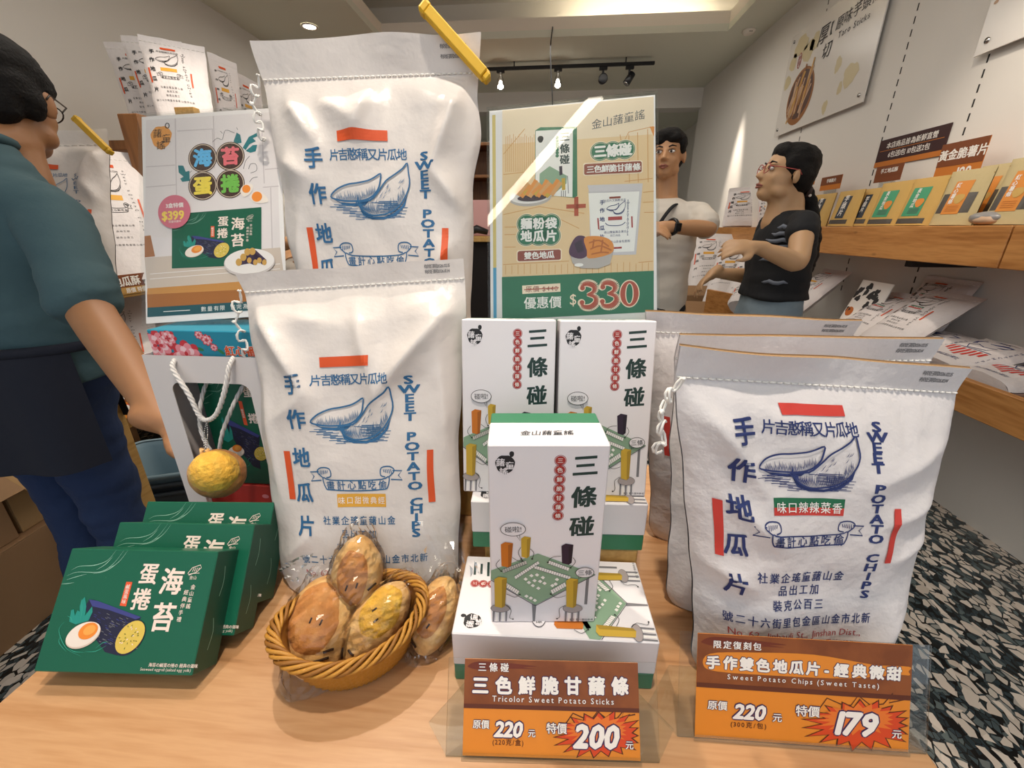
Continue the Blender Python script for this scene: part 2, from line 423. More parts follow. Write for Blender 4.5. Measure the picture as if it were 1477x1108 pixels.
# recessed downlight in the left soffit
def downlight(x, y, z, r, label):
    e = thing('recessed_downlight', label, 'ceiling light', (x, y, z))
    m = MB(); m.loft([[Vector((x + q * math.cos(a), y + q * math.sin(a), zz)) for a in [2 * math.pi * k / 24 for k in range(24)]] for q, zz in ((r, z - 0.001), (r, z - 0.008), (r * 0.8, z - 0.010), (r * 0.74, z - 0.004))], 'tray_paint', cap=False); m.build('trim_ring', e)
    m = MB(); m.add([(x + r * 0.76 * math.cos(2 * math.pi * k / 24), y + r * 0.76 * math.sin(2 * math.pi * k / 24), z - 0.004) for k in range(24)], [tuple(range(23, -1, -1))], 'lamp_glow'); m.build('diffuser', e)
downlight(-2.29, 4.68, ZC, 0.075, 'round recessed downlight glowing in the ceiling above the left wall shelf')
downlight(1.15, 7.5, 2.9, 0.07, 'small bright downlight in the rear room ceiling beside the man in white')
e = thing('smoke_detector', 'white round smoke detector on the ceiling near the right wall', 'smoke detector', (1.875, 5.1, ZC))
m = MB(); c = (1.875, 5.1)
m.loft([[Vector((c[0] + q * math.cos(2 * math.pi * k / 20), c[1] + q * math.sin(2 * math.pi * k / 20), zz)) for k in range(20)] for q, zz in ((0.06, ZC), (0.06, ZC - 0.012), (0.045, ZC - 0.03), (0.03, ZC - 0.032))], 'tray_paint'); m.build('housing', e)
m = MB(); m.box(1.86, 5.05, ZC - 0.026, 1.89, 5.058, ZC - 0.016, 'dark_metal'); m.build('sensor_slot', e)

# track with four lamp heads
tr = thing('track_light_rail', 'long black lighting track hung from the ceiling with four lamp heads', 'track light', (0, 5.72, ZC))
m = MB(); A0, A1 = Vector((-2.0, 5.75, 2.97)), Vector((1.13, 5.68, 2.97))
dd = (A1 - A0).normalized(); m.fbox(A0 - Vector((0, 0.018, 0)), dd, Vector((-dd.y, dd.x, 0)), Vector((0, 0, 1)), (A1 - A0).length, 0.036, 0.03, 'dark_metal', 0.003)
for t in (0.1, 0.5, 0.9):
    p = A0.lerp(A1, t); m.box(p.x - 0.006, p.y - 0.006, 2.99, p.x + 0.006, p.y + 0.006, ZC, 'dark_metal')
m.build('rail', tr)
for k, (px, kind) in enumerate(((722, 'on'), (805, 'on'), (870, 'ball'), (908, 'tilt'))):
    p = atY(px, 103, 5.7); x, y = p.x, 5.7
    h = thing('track_lamp_head', ('glowing track lamp head nearest the yellow clip', 'glowing track lamp head beside the hanging cable', 'dark round track lamp head facing away, third along the rail', 'tilted black cylinder lamp head at the right end of the rail')[k], 'spotlight', (x, y, 2.96), 'lamp heads on the ceiling track')
    m = MB(); m.box(x - 0.045, y - 0.02, 2.94, x + 0.045, y + 0.02, 2.972, 'dark_metal', 0.003); m.build('adapter', h)
    if kind == 'on':
        m = MB(); m.tube([(x, y, 2.945), (x, y, 2.90), (x, y - 0.005, 2.87), (x, y - 0.012, 2.80)], [0.02, 0.022, 0.04, 0.052], 'clear_cup' if 'clear_cup' in MATS else glassy('clear_cup', mixf=0.2), 14, cap=False); m.build('reflector_cup', h)
        m = MB(); m.sphere((x, y - 0.01, 2.82), (0.034, 0.034, 0.045), 'lamp_glow', 14, 9); m.build('bulb', h)
    elif kind == 'ball':
        m = MB(); m.box(x - 0.012, y - 0.01, 2.86, x + 0.012, y + 0.01, 2.945, 'dark_metal'); m.build('yoke', h)
        m = MB(); m.tube([(x, y - 0.06, 2.845), (x, y - 0.055, 2.845), (x, y + 0.05, 2.86)], [0.04, 0.052, 0.045], 'dark_metal', 16); m.build('lamp_housing', h)
    else:
        m = MB(); m.box(x - 0.012, y - 0.01, 2.87, x + 0.012, y + 0.01, 2.945, 'dark_metal'); m.build('yoke', h)
        m = MB(); m.tube([(x + 0.035, y, 2.90), (x - 0.03, y - 0.02, 2.80)], [0.036, 0.04], 'dark_metal', 16); m.build('lamp_housing', h)
        m = MB(); m.tube([(x - 0.0305, y - 0.0202, 2.799), (x - 0.034, y - 0.021, 2.794)], [0.034, 0.033], 'chrome', 16); m.build('front_lens', h)
m = MB(); pts = [atY(797, 40, 5.02), atY(794, 70, 5.0), atY(795, 110, 5.0), atY(797, 160, 5.0), atY(797, 330, 5.0)]
pts[0].z = ZC + 0.08; pts[0].y = 5.1
m.tube(smoothline([tuple(p) for p in pts], 4), 0.006, 'dark_metal', 6); o = m.build('hanging_cable'); tag(o, 'thin dark cable hanging from the ceiling tray behind the price poster', 'cable')

# tube lamp of the shopfront ceiling; its reflection shows in the clear price poster
mat('tube_glow', '#fff1dc', emit=26)
e = thing('tube_lamp', 'slim ceiling tube lamp near the shop entrance, seen only as a reflection', 'ceiling light', (-.32, -.85, ZC))
m = MB(); m.tube([(-.74, -1.26, 2.97), (.10, -.35, 2.97)], .026, 'tube_glow', 12); m.build('glass_tube', e)
m = MB(); m.tube([(-.745, -1.265, 3.015), (.105, -.345, 3.015)], .02, 'tray_paint', 8); m.build('lamp_base', e)

# ------------------------------------------------------------------ display table
TT = 0.80
t = thing('display_table', 'light wooden display table carrying the snack bags and boxes', 'table', (-0.1, 0.45, 0))
m = MB(); m.box(-0.56, 0.05, TT - 0.045, 0.374, 0.78, TT, 'table_wood', 0.003); m.build('tabletop', t)
for x in (-0.52, 0.28):
    for y in (0.09, 0.68):
        m = MB(); m.box(x, y, 0, x + 0.055, y + 0.055, TT - 0.045, 'table_wood', 0.002); m.build('leg', t)
# ------------------------------------------------------------------ flour sacks
mat('sack_plastic', '#ddd5cf', 0.34, bump=0.25, bscale=30)
mat('sack_paper', '#e0dad9', 0.6, bump=0.3, bscale=45)
mat('kraft', '#9c7c56', 0.8)
mat('ink_blue', '#2a6491', 0.6); mat('ink_navy', '#26356c', 0.6); mat('ink_orange', '#d8521f', 0.55); mat('ink_red', '#cf3f36', 0.55)
mat('ink_black', '#1d1d20', 0.6); mat('ink_yellow', '#e0a63a', 0.6); mat('ink_green', '#1f6b48', 0.6); mat('print_white', '#f3efe9', 0.6)
mat('ink_rust', '#b5484a', 0.6); mat('ink_grey', '#55575c', 0.6)
mat('thread', '#efece6', 0.9)
mat('clip_yellow', '#e2b32c', 0.4)

POT1 = [(470, 728), (500, 700), (540, 682), (580, 672), (620, 668), (680, 658), (715, 645), (752, 628), (750, 655), (740, 690), (720, 715), (700, 730), (670, 742), (630, 748), (560, 748), (510, 742)]
POT2 = [(612, 752), (690, 745), (740, 705), (780, 660), (830, 630), (870, 605), (895, 582), (902, 620), (908, 670), (890, 720), (850, 770), (800, 800), (740, 812), (690, 812), (650, 795), (625, 770)]
def potato(m, T, ink, h, detail=True, fill=None, lw=1.0):
    """two sweet potatoes in woodcut lines; T maps drawing units to the surface"""
    S = lambda x, y, hh: T((x, y), hh)
    w = 7.5 * lw
    # shadow under the potatoes
    d_poly(m, S, [(620, 765), (650, 800), (700, 818), (760, 820), (815, 805), (860, 775), (895, 722), (880, 770), (830, 815), (760, 832), (690, 830), (640, 812)], ink, h)
    d_poly(m, S, [(475, 735), (520, 752), (580, 757), (620, 757), (650, 748), (690, 742), (660, 765), (600, 772), (530, 762)], ink, h)
    if fill:
        d_poly(m, S, POT1, fill, h * 2); d_poly(m, S, POT2, fill, h * 2)
    d_line(m, S, smoothline(POT1, 3, True), w, ink, h * 3, closed=True); d_line(m, S, smoothline(POT2, 3, True), w, ink, h * 3, closed=True)
    if not detail: return
    rnd = random.Random(3)
    for k in range(34):                                   # hatching along the lower sides
        a = k / 33; x = 500 + 215 * a; y = 748 - 26 * max(0, a - .6) / .4; L = 22 + 26 * rnd.random()
        d_line(m, S, [(x, y), (x + 4, y - L * .5), (x + 2, y - L)], 3.8, ink, h * 3, taper=True)
    for k in range(46):
        a = k / 45; i = 15 - 5.8 * a; j = int(i); f = i - j; p, q = POT2[j % 16], POT2[(j + 1) % 16]
        x, y = p[0] + (q[0] - p[0]) * f, p[1] + (q[1] - p[1]) * f; L = 25 + 34 * rnd.random()
        d_line(m, S, [(x, y), (x - L * .10 - 3, y - L * .55), (x - L * .16, y - L)], 4.2, ink, h * 3, taper=True)
    for k in range(16):
        x = 640 + 230 * rnd.random(); y = 760 - (x - 640) * .5 + 40 * rnd.random(); d_line(m, S, [(x, y), (x + 9, y - 8), (x + 16, y - 20)], 3, ink, h * 3, taper=True)
    for k in range(18):
        a = k / 17; y = 748 + 80 * a; cx = 600 + 110 * a + 30 * math.sin(k * 2.1); L = 150 - 90 * abs(a - .3)
        if 0.15 < a: d_line(m, S, [(cx - L, y), (cx - L * .4, y + 1)], 3, ink, h, taper=False)
        if a > .02: d_line(m, S, [(cx + L * .8, y - 2), (cx + L * 1.6, y - 3)], 3, ink, h)
def ribbon(m, S, x0, x1, y0, y1, ink, h, txt):
    W, H = x1 - x0, y1 - y0; P = lambda a, b: (x0 + a * W, y0 + b * H); lw = H * 0.05
    body = [P(.14, .55), P(.16, .12), P(.22, .03), P(.5, -.03), P(.78, .03), P(.84, .12), P(.86, .55), P(.78, .45), P(.5, .40), P(.22, .45)]
    d_line(m, S, smoothline(body, 3, True), lw, ink, h, closed=True)
    for sg in (0, 1):
        q = (lambda a, b: P(a, b)) if not sg else (lambda a, b: P(1 - a, b))
        d_line(m, S, smoothline([q(.14, .55), q(.08, .80), q(.13, .97), q(.22, .92), q(.23, .62), q(.18, .55)], 3), lw, ink, h)
        d_line(m, S, [q(.10, .80), q(.0, .78), q(.04, .60), q(.0, .40), q(.12, .44)], lw, ink, h)
        for k in range(5): d_line(m, S, [q(.11 + .02 * k, .66 + .02 * k), q(.12 + .02 * k, .86)], lw * .7, ink, h)
    d_text(m, S, txt, x0 + W / 2, y0 + H * .21, W * .095, ink, h, bold=.012, gap=1.2)

LAY = {
 '300': dict(bar=(.308, .541, .851, .878), col=((.175, .806), (.157, .704), (.143, .60), (.135, .49), (.128, .372)), cs=.084, head=(.408, .818, .047), pot=(.215, .574, .651, .803),
   w0=((.652, .828), (.648, .668), (.673, .459)), w1=((.641, .723), (.673, .518), (.689, .334)), ws=.042, lb=(.066, .094, .448, .613), rb=(.730, .757, .44, .606), fl=(.263, .528, .608), rib=(.184, .615, .498, .572),
   lines=((.391, .398), (.387, .356), (.388, .310), (.41, .255)), ls=.0405, en=(.40, .211)),
 '600': dict(bar=(.36, .594, .702, .732), col=((.239, .656), (.239, .552), (.239, .435), (.235, .328), (.232, .227)), cs=.092, head=(.498, .664, .051), pot=(.305, .697, .474, .638),
   w0=((.768, .657), (.780, .492), (.795, .295)), w1=((.771, .549), (.793, .345), (.792, .203)), ws=.049, lb=(.150, .182, .305, .455), rb=(.853, .885, .29, .448), fl=(.403, .648, .304), rib=(.278, .733, .335, .408),
   lines=((.506, .243), (.501, .202), (.50, .160), (.52, .123)), ls=.041, en=(.50, .082))}
def sack(name, label, cat, group, TL, TR, BL, BR, depth, style='blue600', seed=0, creases=(), paper='sack_plastic', vs=0.925, flavour=None, detail=2, nu=84, nv=112, tail=True, tagless=False, noise_amp=1.0, flaps=None):
    TL, TR, BL, BR = map(Vector, (TL, TR, BL, BR))
    W, H = (TR - TL).length, ((TL - BL).length + (TR - BR).length) / 2
    n = (TR - TL).cross(TL - BL).normalized(); upv = ((TL - BL) + (TR - BR)).normalized(); rt = (TR - TL).normalized()
    so = seed * 13.7
    def base(u, v):
        w = 1.0
        rb = 0.07                                          # rounded bottom corners
        if v < rb: q = 1 - v / rb; w = 1 - 0.06 * q * q
        w -= 0.012 * math.sin(math.pi * min(1, v / vs)) * (1 if v < vs else 0)
        uu = 0.5 + (u - 0.5) * w
        p = (TL * (1 - uu) + TR * uu) * v + (BL * (1 - uu) + BR * uu) * (1 - v)
        e = abs(2 * u - 1) ** 4
        p = p + rt * (e * 0.006 * noise.noise(Vector((so + u * 3, v * 7, 1.7)))) * (W / .3)
        if v > vs and detail > 1: p = p + n * (.30 * (v - vs) * H)
        if v > vs: p = p + n * (0.006 * W / .3 * noise.noise(Vector((u * 3.1 + so, 9.1, 0))) * (v - vs) / (1 - vs) * 1.5) + upv * (0.005 * noise.noise(Vector((u * 2.2 + so, 3, 3))) * (v - vs) / (1 - vs))
        return p
    def disp(u, v, side=1):
        if v >= vs: return 0.0012
        t = (vs - v) / vs
        f = (1 - math.exp(-t * 5.5)) * (1 - 0.16 * t)
        g = max(0.0, 1 - abs(2 * u - 1) ** 3.2) ** 0.62
        d = depth / 2 * f * g
        q = min(1, t * 9) * min(1, g * 1.6)
        if side > 0:
            for (u1, v1, u2, v2, am, wd) in creases:
                dx, dy = u2 - u1, (v2 - v1); L2 = dx * dx + dy * dy
                s = ((u - u1) * dx + (v - v1) * dy) / L2; sc = min(1, max(0, s)); ds = math.hypot(u - u1 - sc * dx, v - v1 - sc * dy)
                tp = math.sin(math.pi * min(1, max(0, 0.12 + 0.76 * sc)))
                d += (1.6 if paper == 'sack_plastic' else 1.0) * am * tp * math.exp(-(ds / wd) ** 1.3) * q
        P = Vector((u * 3.0 + so, v * 4.0, side * 5.0))
        d += noise_amp * q * (0.0065 * noise.noise(P) + 0.0013 * noise.noise(P * 2.7) + 0.0022 * (abs(noise.noise(P * 1.6 + Vector((7, 3, 1)))) - 0.2)) * (W / .3)
        # gathered pleats just below the seam
        d += q * 0.0022 * math.exp(-t * 14) * math.sin(u * 46 + 3 * noise.noise(Vector((u * 9, so, 0)))) * (W / .3)
        return max(d, 0.0012)
    def F(u, v): return base(u, v) + n * disp(u, v)
    def B(u, v): return base(u, v) - n * disp(u, v, -1)
    root = thing(name, label, cat, (BL + BR) / 2, group)
    m = MB()
    m.grid(F, nu, nv, paper); m.grid(B, nu // 2, nv // 2, paper, flip=True)
    m.grid(lambda u, v: F(u, 0).lerp(B(u, 0), v), nu // 2, 4, paper, flip=True)
    if paper == 'sack_paper':                              # kraft lining seen at the open top edge
        m.grid(lambda u, v: base(u, 1) - n * (0.0012 + 0.004 * math.sin(math.pi * u)) + upv * (0.0006 + 0.0012 * v) * 1, nu // 2, 1, 'kraft')
        m.grid(lambda u, v: (base(u, 1) + n * 0.0010).lerp(base(u, 1) - n * (0.0014 + 0.004 * math.sin(math.pi * u)) + upv * 0.0006, v), nu // 2, 1, 'kraft')
    k = (0.0005 if detail > 1 else 0.0009)
    def S(x, y, h):                                        # x, y in metres on the face
        return F(min(1, max(0, x / W)), min(1, max(0, y / H))) + n * h
    ink = {'b': 'ink_blue', 'n': 'ink_navy', 'k': 'ink_black'}[style[0]]; red = 'ink_red' if style[0] == 'n' else 'ink_orange'
    X = lambda u: u * W
    Y = lambda v: v * H
    L = LAY[style[1:]]
    if detail:
        d_rect(m, S, X(L['bar'][0]), Y(L['bar'][2]), X(L['bar'][1]), Y(L['bar'][3]), red, k * 2.2, 16, 3)
        for c, (u, v) in zip('手作地瓜片', L['col']): d_text(m, S, c, X(u), Y(v), W * L['cs'], ink, k * 2.2, bold=.026)
        d_text(m, S, '片吉憨稱又片瓜地', X(L['head'][0]), Y(L['head'][1]), W * L['head'][2], ink, k, bold=.012 if detail > 1 else 0, gap=.9)
        p0, p1, q0, q1 = L['pot']
        def T(p, hh): return S(X(p0 + (p[0] - 470) / 440 * (p1 - p0)), Y(q1 - (p[1] - 582) / 250 * (q1 - q0)), hh)
        potato(m, T, ink, k, detail > 1)
        for word, (u0, v0), (u1, v1) in zip(('SWEET', 'POTATO', 'CHIPS'), L['w0'], L['w1']):
            for i, c in enumerate(word):
                a = i / (len(word) - 1); d_text(m, S, c, X(u0 + (u1 - u0) * a), Y(v0 + (v1 - v0) * a), W * L['ws'], ink, k, bold=.035 if detail > 1 else 0, sx=1.8)
        for r in ('lb', 'rb'): d_rect(m, S, X(L[r][0]), Y(L[r][2]), X(L[r][1]), Y(L[r][3]), red, k * 2, 2, 16)
        f0, f1, fy = L['fl']; fm = (f0 + f1) / 2
        if flavour == 'spicy':
            d_rect(m, S, X(f0), Y(fy - .022), X(f1), Y(fy), 'ink_red', k, 10, 1); d_rect(m, S, X(f0), Y(fy), X(f1), Y(fy + .026), 'ink_green', k, 10, 1)
            d_text(m, S, '味口辣辣菜香', X(fm), Y(fy), W * .038, 'print_white', 2 * k, bold=.01, gap=1.1)
        else:
            d_rect(m, S, X(f0), Y(fy - .020), X(f1), Y(fy + .020), 'ink_yellow', k, 10, 2)
            if detail > 1: d_text(m, S, '味口甜微典經', X(fm), Y(fy), W * .035, 'print_white', 2 * k, gap=1.15)
        r0, r1, ry0, ry1 = L['rib']
        ribbon(m, S, X(r0), X(r1), Y(ry0), Y(ry1), ink, k, '畫計心點吃偷')
        for txt, (u, v) in zip(('社業企瑤童藷山金', '品出工加', '裝克公百' + ('三' if style.endswith('300') else '六'), '號二十六街里包金區山金市北新'), L['lines']):
            d_text(m, S, txt, X(u), Y(v), W * L['ls'], ink, k, bold=.012 if detail > 1 else 0, gap=1.15)
        if detail > 1:
            u, v = L['en']
            d_text(m, S, 'No. 62, Jinbauli St., Jinshan Dist.,', X(u), Y(v), W * .036, 'ink_rust', k, sx=1.22); d_text(m, S, 'New Taipei City 208, Taiwan', X(u), Y(v - .034), W * .036, 'ink_rust', k, sx=1.22)
            for j, tx in enumerate(('有效日期2026.02.15', '有效日期2026.10.14')):
                d_text(m, S, tx, X(.88), H * (vs + (1 - vs) * (.72 - .26 * j)), W * .018, 'ink_grey', k, gap=.78)
    m.build('sack_body', root)
    # white chain stitch across the top
    m = MB()
    N = 40 if detail > 1 else 14
    for i in range(N):
        a, b = (i + .12) / N, (i + .88) / N
        m.tube([F(a, vs + .0) + n * .0008, F((a + b) / 2, vs) + n * .0022, F(b, vs) + n * .0008], 0.0010 * W / .3, 'thread', 5)
    m.build('stitching', root)
    if tail:
        p0 = base(0.0, vs); pts = []
        for i in range(46):
            s = i / 45; q = s * 9
            pts.append(p0 + rt * (-.008 * math.sin(math.pi * min(1, s * 1.3)) + .0035 * math.sin(q * 2.9) - .012 * s) + n * (.012 + .003 * math.cos(q * 3.3)) - Vector((0, 0, s * .085 * (1 if tail is True else tail))) + Vector((0, 0, .004 * math.sin(q * 5))))
        m = MB(); m.tube(pts, 0.0013, 'thread', 5); m.tube([p + rt * .003 * math.cos(i) - n * .002 for i, p in enumerate(pts)], 0.0012, 'thread', 5); m.build('thread_tail', root)
    return root, F, n

def bag_clip(name, label, P, Q, w, n, col='clip_yellow', group=None):
    """long moulded bag clip from P to Q: two hinged bars around a film fold"""
    P, Q, n = Vector(P), Vector(Q), Vector(n).normalized(); d = (Q - P).normalized(); s = d.cross(n).normalized(); n2 = s.cross(d).normalized(); L = (Q - P).length
    e = thing(name, label, 'bag clip', P, group)
    m = MB()
    m.fbox(P - s * w / 2 + n2 * .0025, d, s, n2 if d.cross(s).dot(n2) > 0 else -n2, L, w, .007, col, .0018); m.build('front_bar', e)
    m = MB(); nn = n2 if d.cross(s).dot(n2) > 0 else -n2
    m.fbox(P - s * w * .42 - nn * .009, d, s, nn, L * .96, w * .84, .006, col, .0015); m.build('back_bar', e)
    m = MB(); m.fbox(P - s * w * .5 - d * .010 - nn * .009, d, s, nn, .012, w, .019, col, .003); m.build('hinge', e)
    m = MB(); m.fbox(P + d * (L - .004) - s * w * .35 - nn * .008, d, s, nn, .008, w * .7, .018, col, .002); m.build('latch', e)
    return e

# front right navy sack, then the two tucked behind it
TL, TR = atY(975, 500, .37), atY(1390, 530, .43); BL, BR = atZ(1000, 962, TT), atZ(1270, 958, TT)
CR_R = [(.0, .93, .26, .62, .010, .05), (.10, .62, .30, .50, .008, .035), (.02, .42, .2, .36, .007, .03), (.62, .66, .98, .80, .008, .05), (.70, .55, .97, .62, .007, .04), (.78, .44, .98, .5, .006, .03), (.12, .90, .45, .80, .006, .06), (.2, .2, .02, .12, .006, .04), (.9, .25, .75, .12, .007, .05), (.82, .16, .66, .05, .006, .05)]
S_R = sack('flour_sack', 'front right white paper sack with navy print and a green and red flavour label', 'snack sack', 'printed flour sacks', TL, TR, BL, BR, .075, 'n300', 1, CR_R, 'sack_paper', .925, 'spicy', tail=.9)
off = Vector((-.012, .085, .008))
a = atY(970, 482, .455); b = atY(1353, 488, .52)
S_R2 = sack('flour_sack', 'white paper sack second in the row behind the navy printed one, mostly hidden', 'snack sack', 'printed flour sacks', a, b, BL + Vector((-.005, .088, 0)), BR + Vector((.01, .088, 0)), .07, 'n300', 2, (), 'sack_paper', .925, 'spicy', tail=False)
a = atY(925, 447, .535); b = atY(1238, 462, .58)
S_R3 = sack('flour_sack', 'rearmost cream paper sack of the right row, its red bar showing beside the stick boxes', 'snack sack', 'printed flour sacks', a, b, atZ(940, 772, TT) , atZ(940, 772, TT) + Vector((.225, .04, 0)), .07, 'n300', 3, (), 'sack_paper', .925, 'spicy', tail=.8)

# middle left sack and the one raised behind it
CR_M = [(.03, .93, .30, .62, .012, .05), (.30, .63, .12, .55, .006, .04), (.50, .92, .62, .60, .007, .05), (.62, .62, .95, .86, .013, .05), (.15, .88, .45, .82, .006, .05), (.9, .7, .97, .4, .006, .05), (.05, .70, .10, .30, .006, .05), (.25, .2, .05, .1, .006, .05), (.75, .86, .92, .90, .008, .05)]
TLm, TRm = atY(350, 397, .54), atY(672, 375, .56); BLm, BRm = atZ(412, 842, TT), atZ(662, 847, TT)
S_M = sack('flour_sack', 'white sack with blue print standing behind the bread basket', 'snack sack', 'printed flour sacks', TLm, TRm, BLm, BRm, .075, 'b600', 4, CR_M, 'sack_plastic', .945, tail=1.1)
CR_B = [(.10, .86, .26, .70, .012, .05), (.26, .84, .45, .76, .010, .05), (.56, .93, .42, .70, .012, .06), (.62, .90, .90, .80, .008, .06), (.93, .86, .80, .62, .012, .05), (.80, .62, .97, .50, .010, .05), (.05, .66, .2, .60, .008, .05), (.9, .40, .78, .3, .009, .05), (.12, .5, .05, .3, .006, .05)]
TLb, TRb = atY(372, 68, .675), atY(695, 55, .685)
BLb, BRb = Vector((-.372, .60, 1.062)), Vector((-.115, .61, 1.062))
S_B = sack('flour_sack', 'tall white sack with blue print and a yellow clip, raised behind the others', 'snack sack', 'printed flour sacks', TLb, TRb, BLb, BRb, .07, 'b600', 5, CR_B, 'sack_plastic', .905, tail=.9)
bag_clip('bag_clip', 'yellow plastic clip slanting across the top corner of the tall sack', atY(617, 17, .664), atY(702, 112, .664), .016, (0.08, -1, .1), group='yellow bag clips')
m = MB(); m.box(-.375, .585, TT, -.09, .70, 1.062, 'crate_wood', .002); o = m.build('display_riser'); tag(o, 'plain wooden block hidden behind the sacks, lifting the tall sack', 'riser')
m = MB(); m.box(-.085, .548, TT, .10, .66, 1.135, 'crate_wood', .002); o = m.build('display_riser'); tag(o, 'plain wooden block hidden behind the stick boxes, under the price poster', 'riser')

# ------------------------------------------------------------------ white potato stick boxes
mat('box_white', '#e9e4e6', 0.42); mat('box_green', '#2f7a55', 0.45); mat('ink_dark_green', '#1c3733', 0.55); mat('art_green', '#86a488', 0.5)
mat('stamp_red', '#a8322c', 0.55); mat('stick_orange', '#c8711c', 0.55); mat('stick_orange_side', '#a35a14', 0.55); mat('stick_yellow', '#c7a233', 0.55); mat('stick_yellow_side', '#a58526', 0.55)
mat('stick_purple', '#2c1a30', 0.55); mat('stick_purple_side', '#1c0f20', 0.55); mat('stool_grey', '#a59a98', 0.5); mat('stripe_grey', '#77767a', 0.5)
BW, BH, BD = .110, .214, .070
BOXQ = [(200, 165), (850, 165), (812, 1080), (255, 1080)]
def stick_art(m, S):
    f = hmap(BOXQ, BW, BH); k = .00018; W = BW
    P = lambda pts: [f(*p) for p in pts]
    # round seal
    c = f(297, 262); d_poly(m, S, ell(c[0], c[1], .0088, .0098, 26, wob=.05), 'ink_black', k)
    d_poly(m, S, ell(*f(330, 210), .0022, .003, 10, wob=.1), 'ink_black', k)
    for ch, (x, y) in zip('藷童謠', ((272, 252), (322, 268), (292, 298))): d_text(m, S, ch, *f(x, y), .0085, 'box_white', 2 * k, bold=.02)
    for ch, y in zip('三色鮮脆甘藷條', (242, 290, 338, 385, 432, 478, 523)):
        c = f(588, y); d_line(m, S, ell(c[0], c[1], .0053), .0005, 'stamp_red', k, closed=True); d_poly(m, S, ell(c[0], c[1], .0046), 'stamp_red', 2 * k); d_text(m, S, ch, c[0], c[1], .0056, 'print_white', 3 * k, bold=.01)
    for ch, (x, y) in zip('三條碰', ((722, 268), (722, 428), (718, 580))): d_text(m, S, ch, *f(x, y), .0245, 'ink_dark_green', k, bold=.03, slant=.08, rot=.08)
    # speech bubbles
    for (x, y, rx, ry, tx, tail, sz) in ((352, 588, .0120, .0078, '碰啦!', ((370, 618), (392, 648), (388, 612)), .0075), (745, 812, .0092, .0064, '三條', ((715, 828), (712, 846), (735, 834)), .0075)):
        c = f(x, y); pts = ell(c[0], c[1], rx, ry, 30)
        d_line(m, S, P(tail), .0006, 'ink_black', 9 * k); d_poly(m, S, pts, 'box_white', 9.5 * k); d_line(m, S, pts, .0006, 'ink_black', 10 * k, closed=True); d_text(m, S, tx, c[0], c[1], sz, 'ink_black', 11 * k, rot=.06)
    # table
    d_poly(m, S, P([(470, 985), (494, 985), (490, 1076), (478, 1076)]), 'stripe_grey', k); d_poly(m, S, P([(756, 840), (772, 832), (768, 985), (752, 985)]), 'stripe_grey', k)
    top = [(243, 812), (243, 806), (490, 718), (803, 826), (488, 988), (243, 850)]
    d_poly(m, S, P(top), 'art_green', 2 * k); d_line(m, S, P([(803, 828), (488, 992), (243, 855)]), .0009, 'ink_grey', 3 * k)
    def tiles(x0, y0, x1, y1, w, n):
        L = math.hypot(x1 - x0, y1 - y0); nx, ny = -(y1 - y0) / L * w, (x1 - x0) / L * w
        d_poly(m, S, P([(x0, y0), (x1, y1), (x1 + nx, y1 + ny), (x0 + nx, y0 + ny)]), 'print_white', 4 * k); d_line(m, S, P([(x0, y0), (x1, y1), (x1 + nx, y1 + ny), (x0 + nx, y0 + ny)]), .0004, 'ink_grey', 5 * k, closed=True)
        for i in range(1, n):
            a = i / n; x, y = x0 + (x1 - x0) * a, y0 + (y1 - y0) * a; d_line(m, S, P([(x, y), (x + nx, y + ny)]), .00032, 'ink_grey', 5 * k)
    tiles(302, 800, 428, 752, 20, 11); tiles(368, 836, 492, 755, 17, 12); tiles(478, 778, 672, 836, 17, 15); tiles(552, 752, 662, 790, 18, 9)
    tiles(328, 868, 400, 912, 22, 7); tiles(566, 908, 640, 866, 24, 7)
    for x, y in ((430, 850), (460, 832), (490, 828), (522, 842), (448, 868), (478, 858), (508, 862), (532, 872), (470, 884), (500, 898), (598, 852), (575, 884), (592, 876), (438, 940), (462, 950), (484, 962)):
        d_poly(m, S, P([(x - 12, y), (x, y - 9), (x + 12, y), (x + 2, y + 9)]), 'print_white', 4 * k)
    # stools
    for x, y, cut in ((300, 1002, 1), (690, 1004, 0)):
        c = f(x, y)
        for i in range(5):
            xx = x - 34 + 17 * i; d_poly(m, S, P([(xx - 6, y + 12), (xx + 5, y + 12), (xx + 4, 1074), (xx - 5, 1074)]), ('stripe_grey', 'print_white')[i % 2], 3 * k)
        e = ell(c[0], c[1], .0102, .0058, 24); d_poly(m, S, e, 'stool_grey', 5 * k); d_line(m, S, e, .0004, 'ink_grey', 6 * k, closed=True)
    # sticks
    def stick(x0, y0, x1, y1, col, lay, lean=0):
        w = x1 - x0
        d_poly(m, S, P([(x0, y0 + 10), (x0 + w * .6, y0 + 14), (x0 + w * .68 + lean, y1), (x0 + w * .12 + lean, y1 - 8)]), col, lay * k)
        d_poly(m, S, P([(x0 + w * .6, y0 + 14), (x1, y0 + 4), (x1 - w * .08 + lean, y1 - 10), (x0 + w * .68 + lean, y1)]), col + '_side', lay * k)
        d_poly(m, S, P([(x0, y0 + 10), (x0 + w * .35, y0 - 2), (x1, y0 + 4), (x0 + w * .6, y0 + 14)]), col, lay * k)
    stick(290, 660, 355, 790, 'stick_orange', 3); stick(397, 630, 449, 742, 'stick_yellow', 3); stick(614, 668, 678, 776, 'stick_purple', 3)
    tiles(302, 800, 428, 752, 20, 11)
    stick(262, 838, 330, 1000, 'stick_yellow', 7); stick(648, 845, 712, 1000, 'stick_yellow', 7)
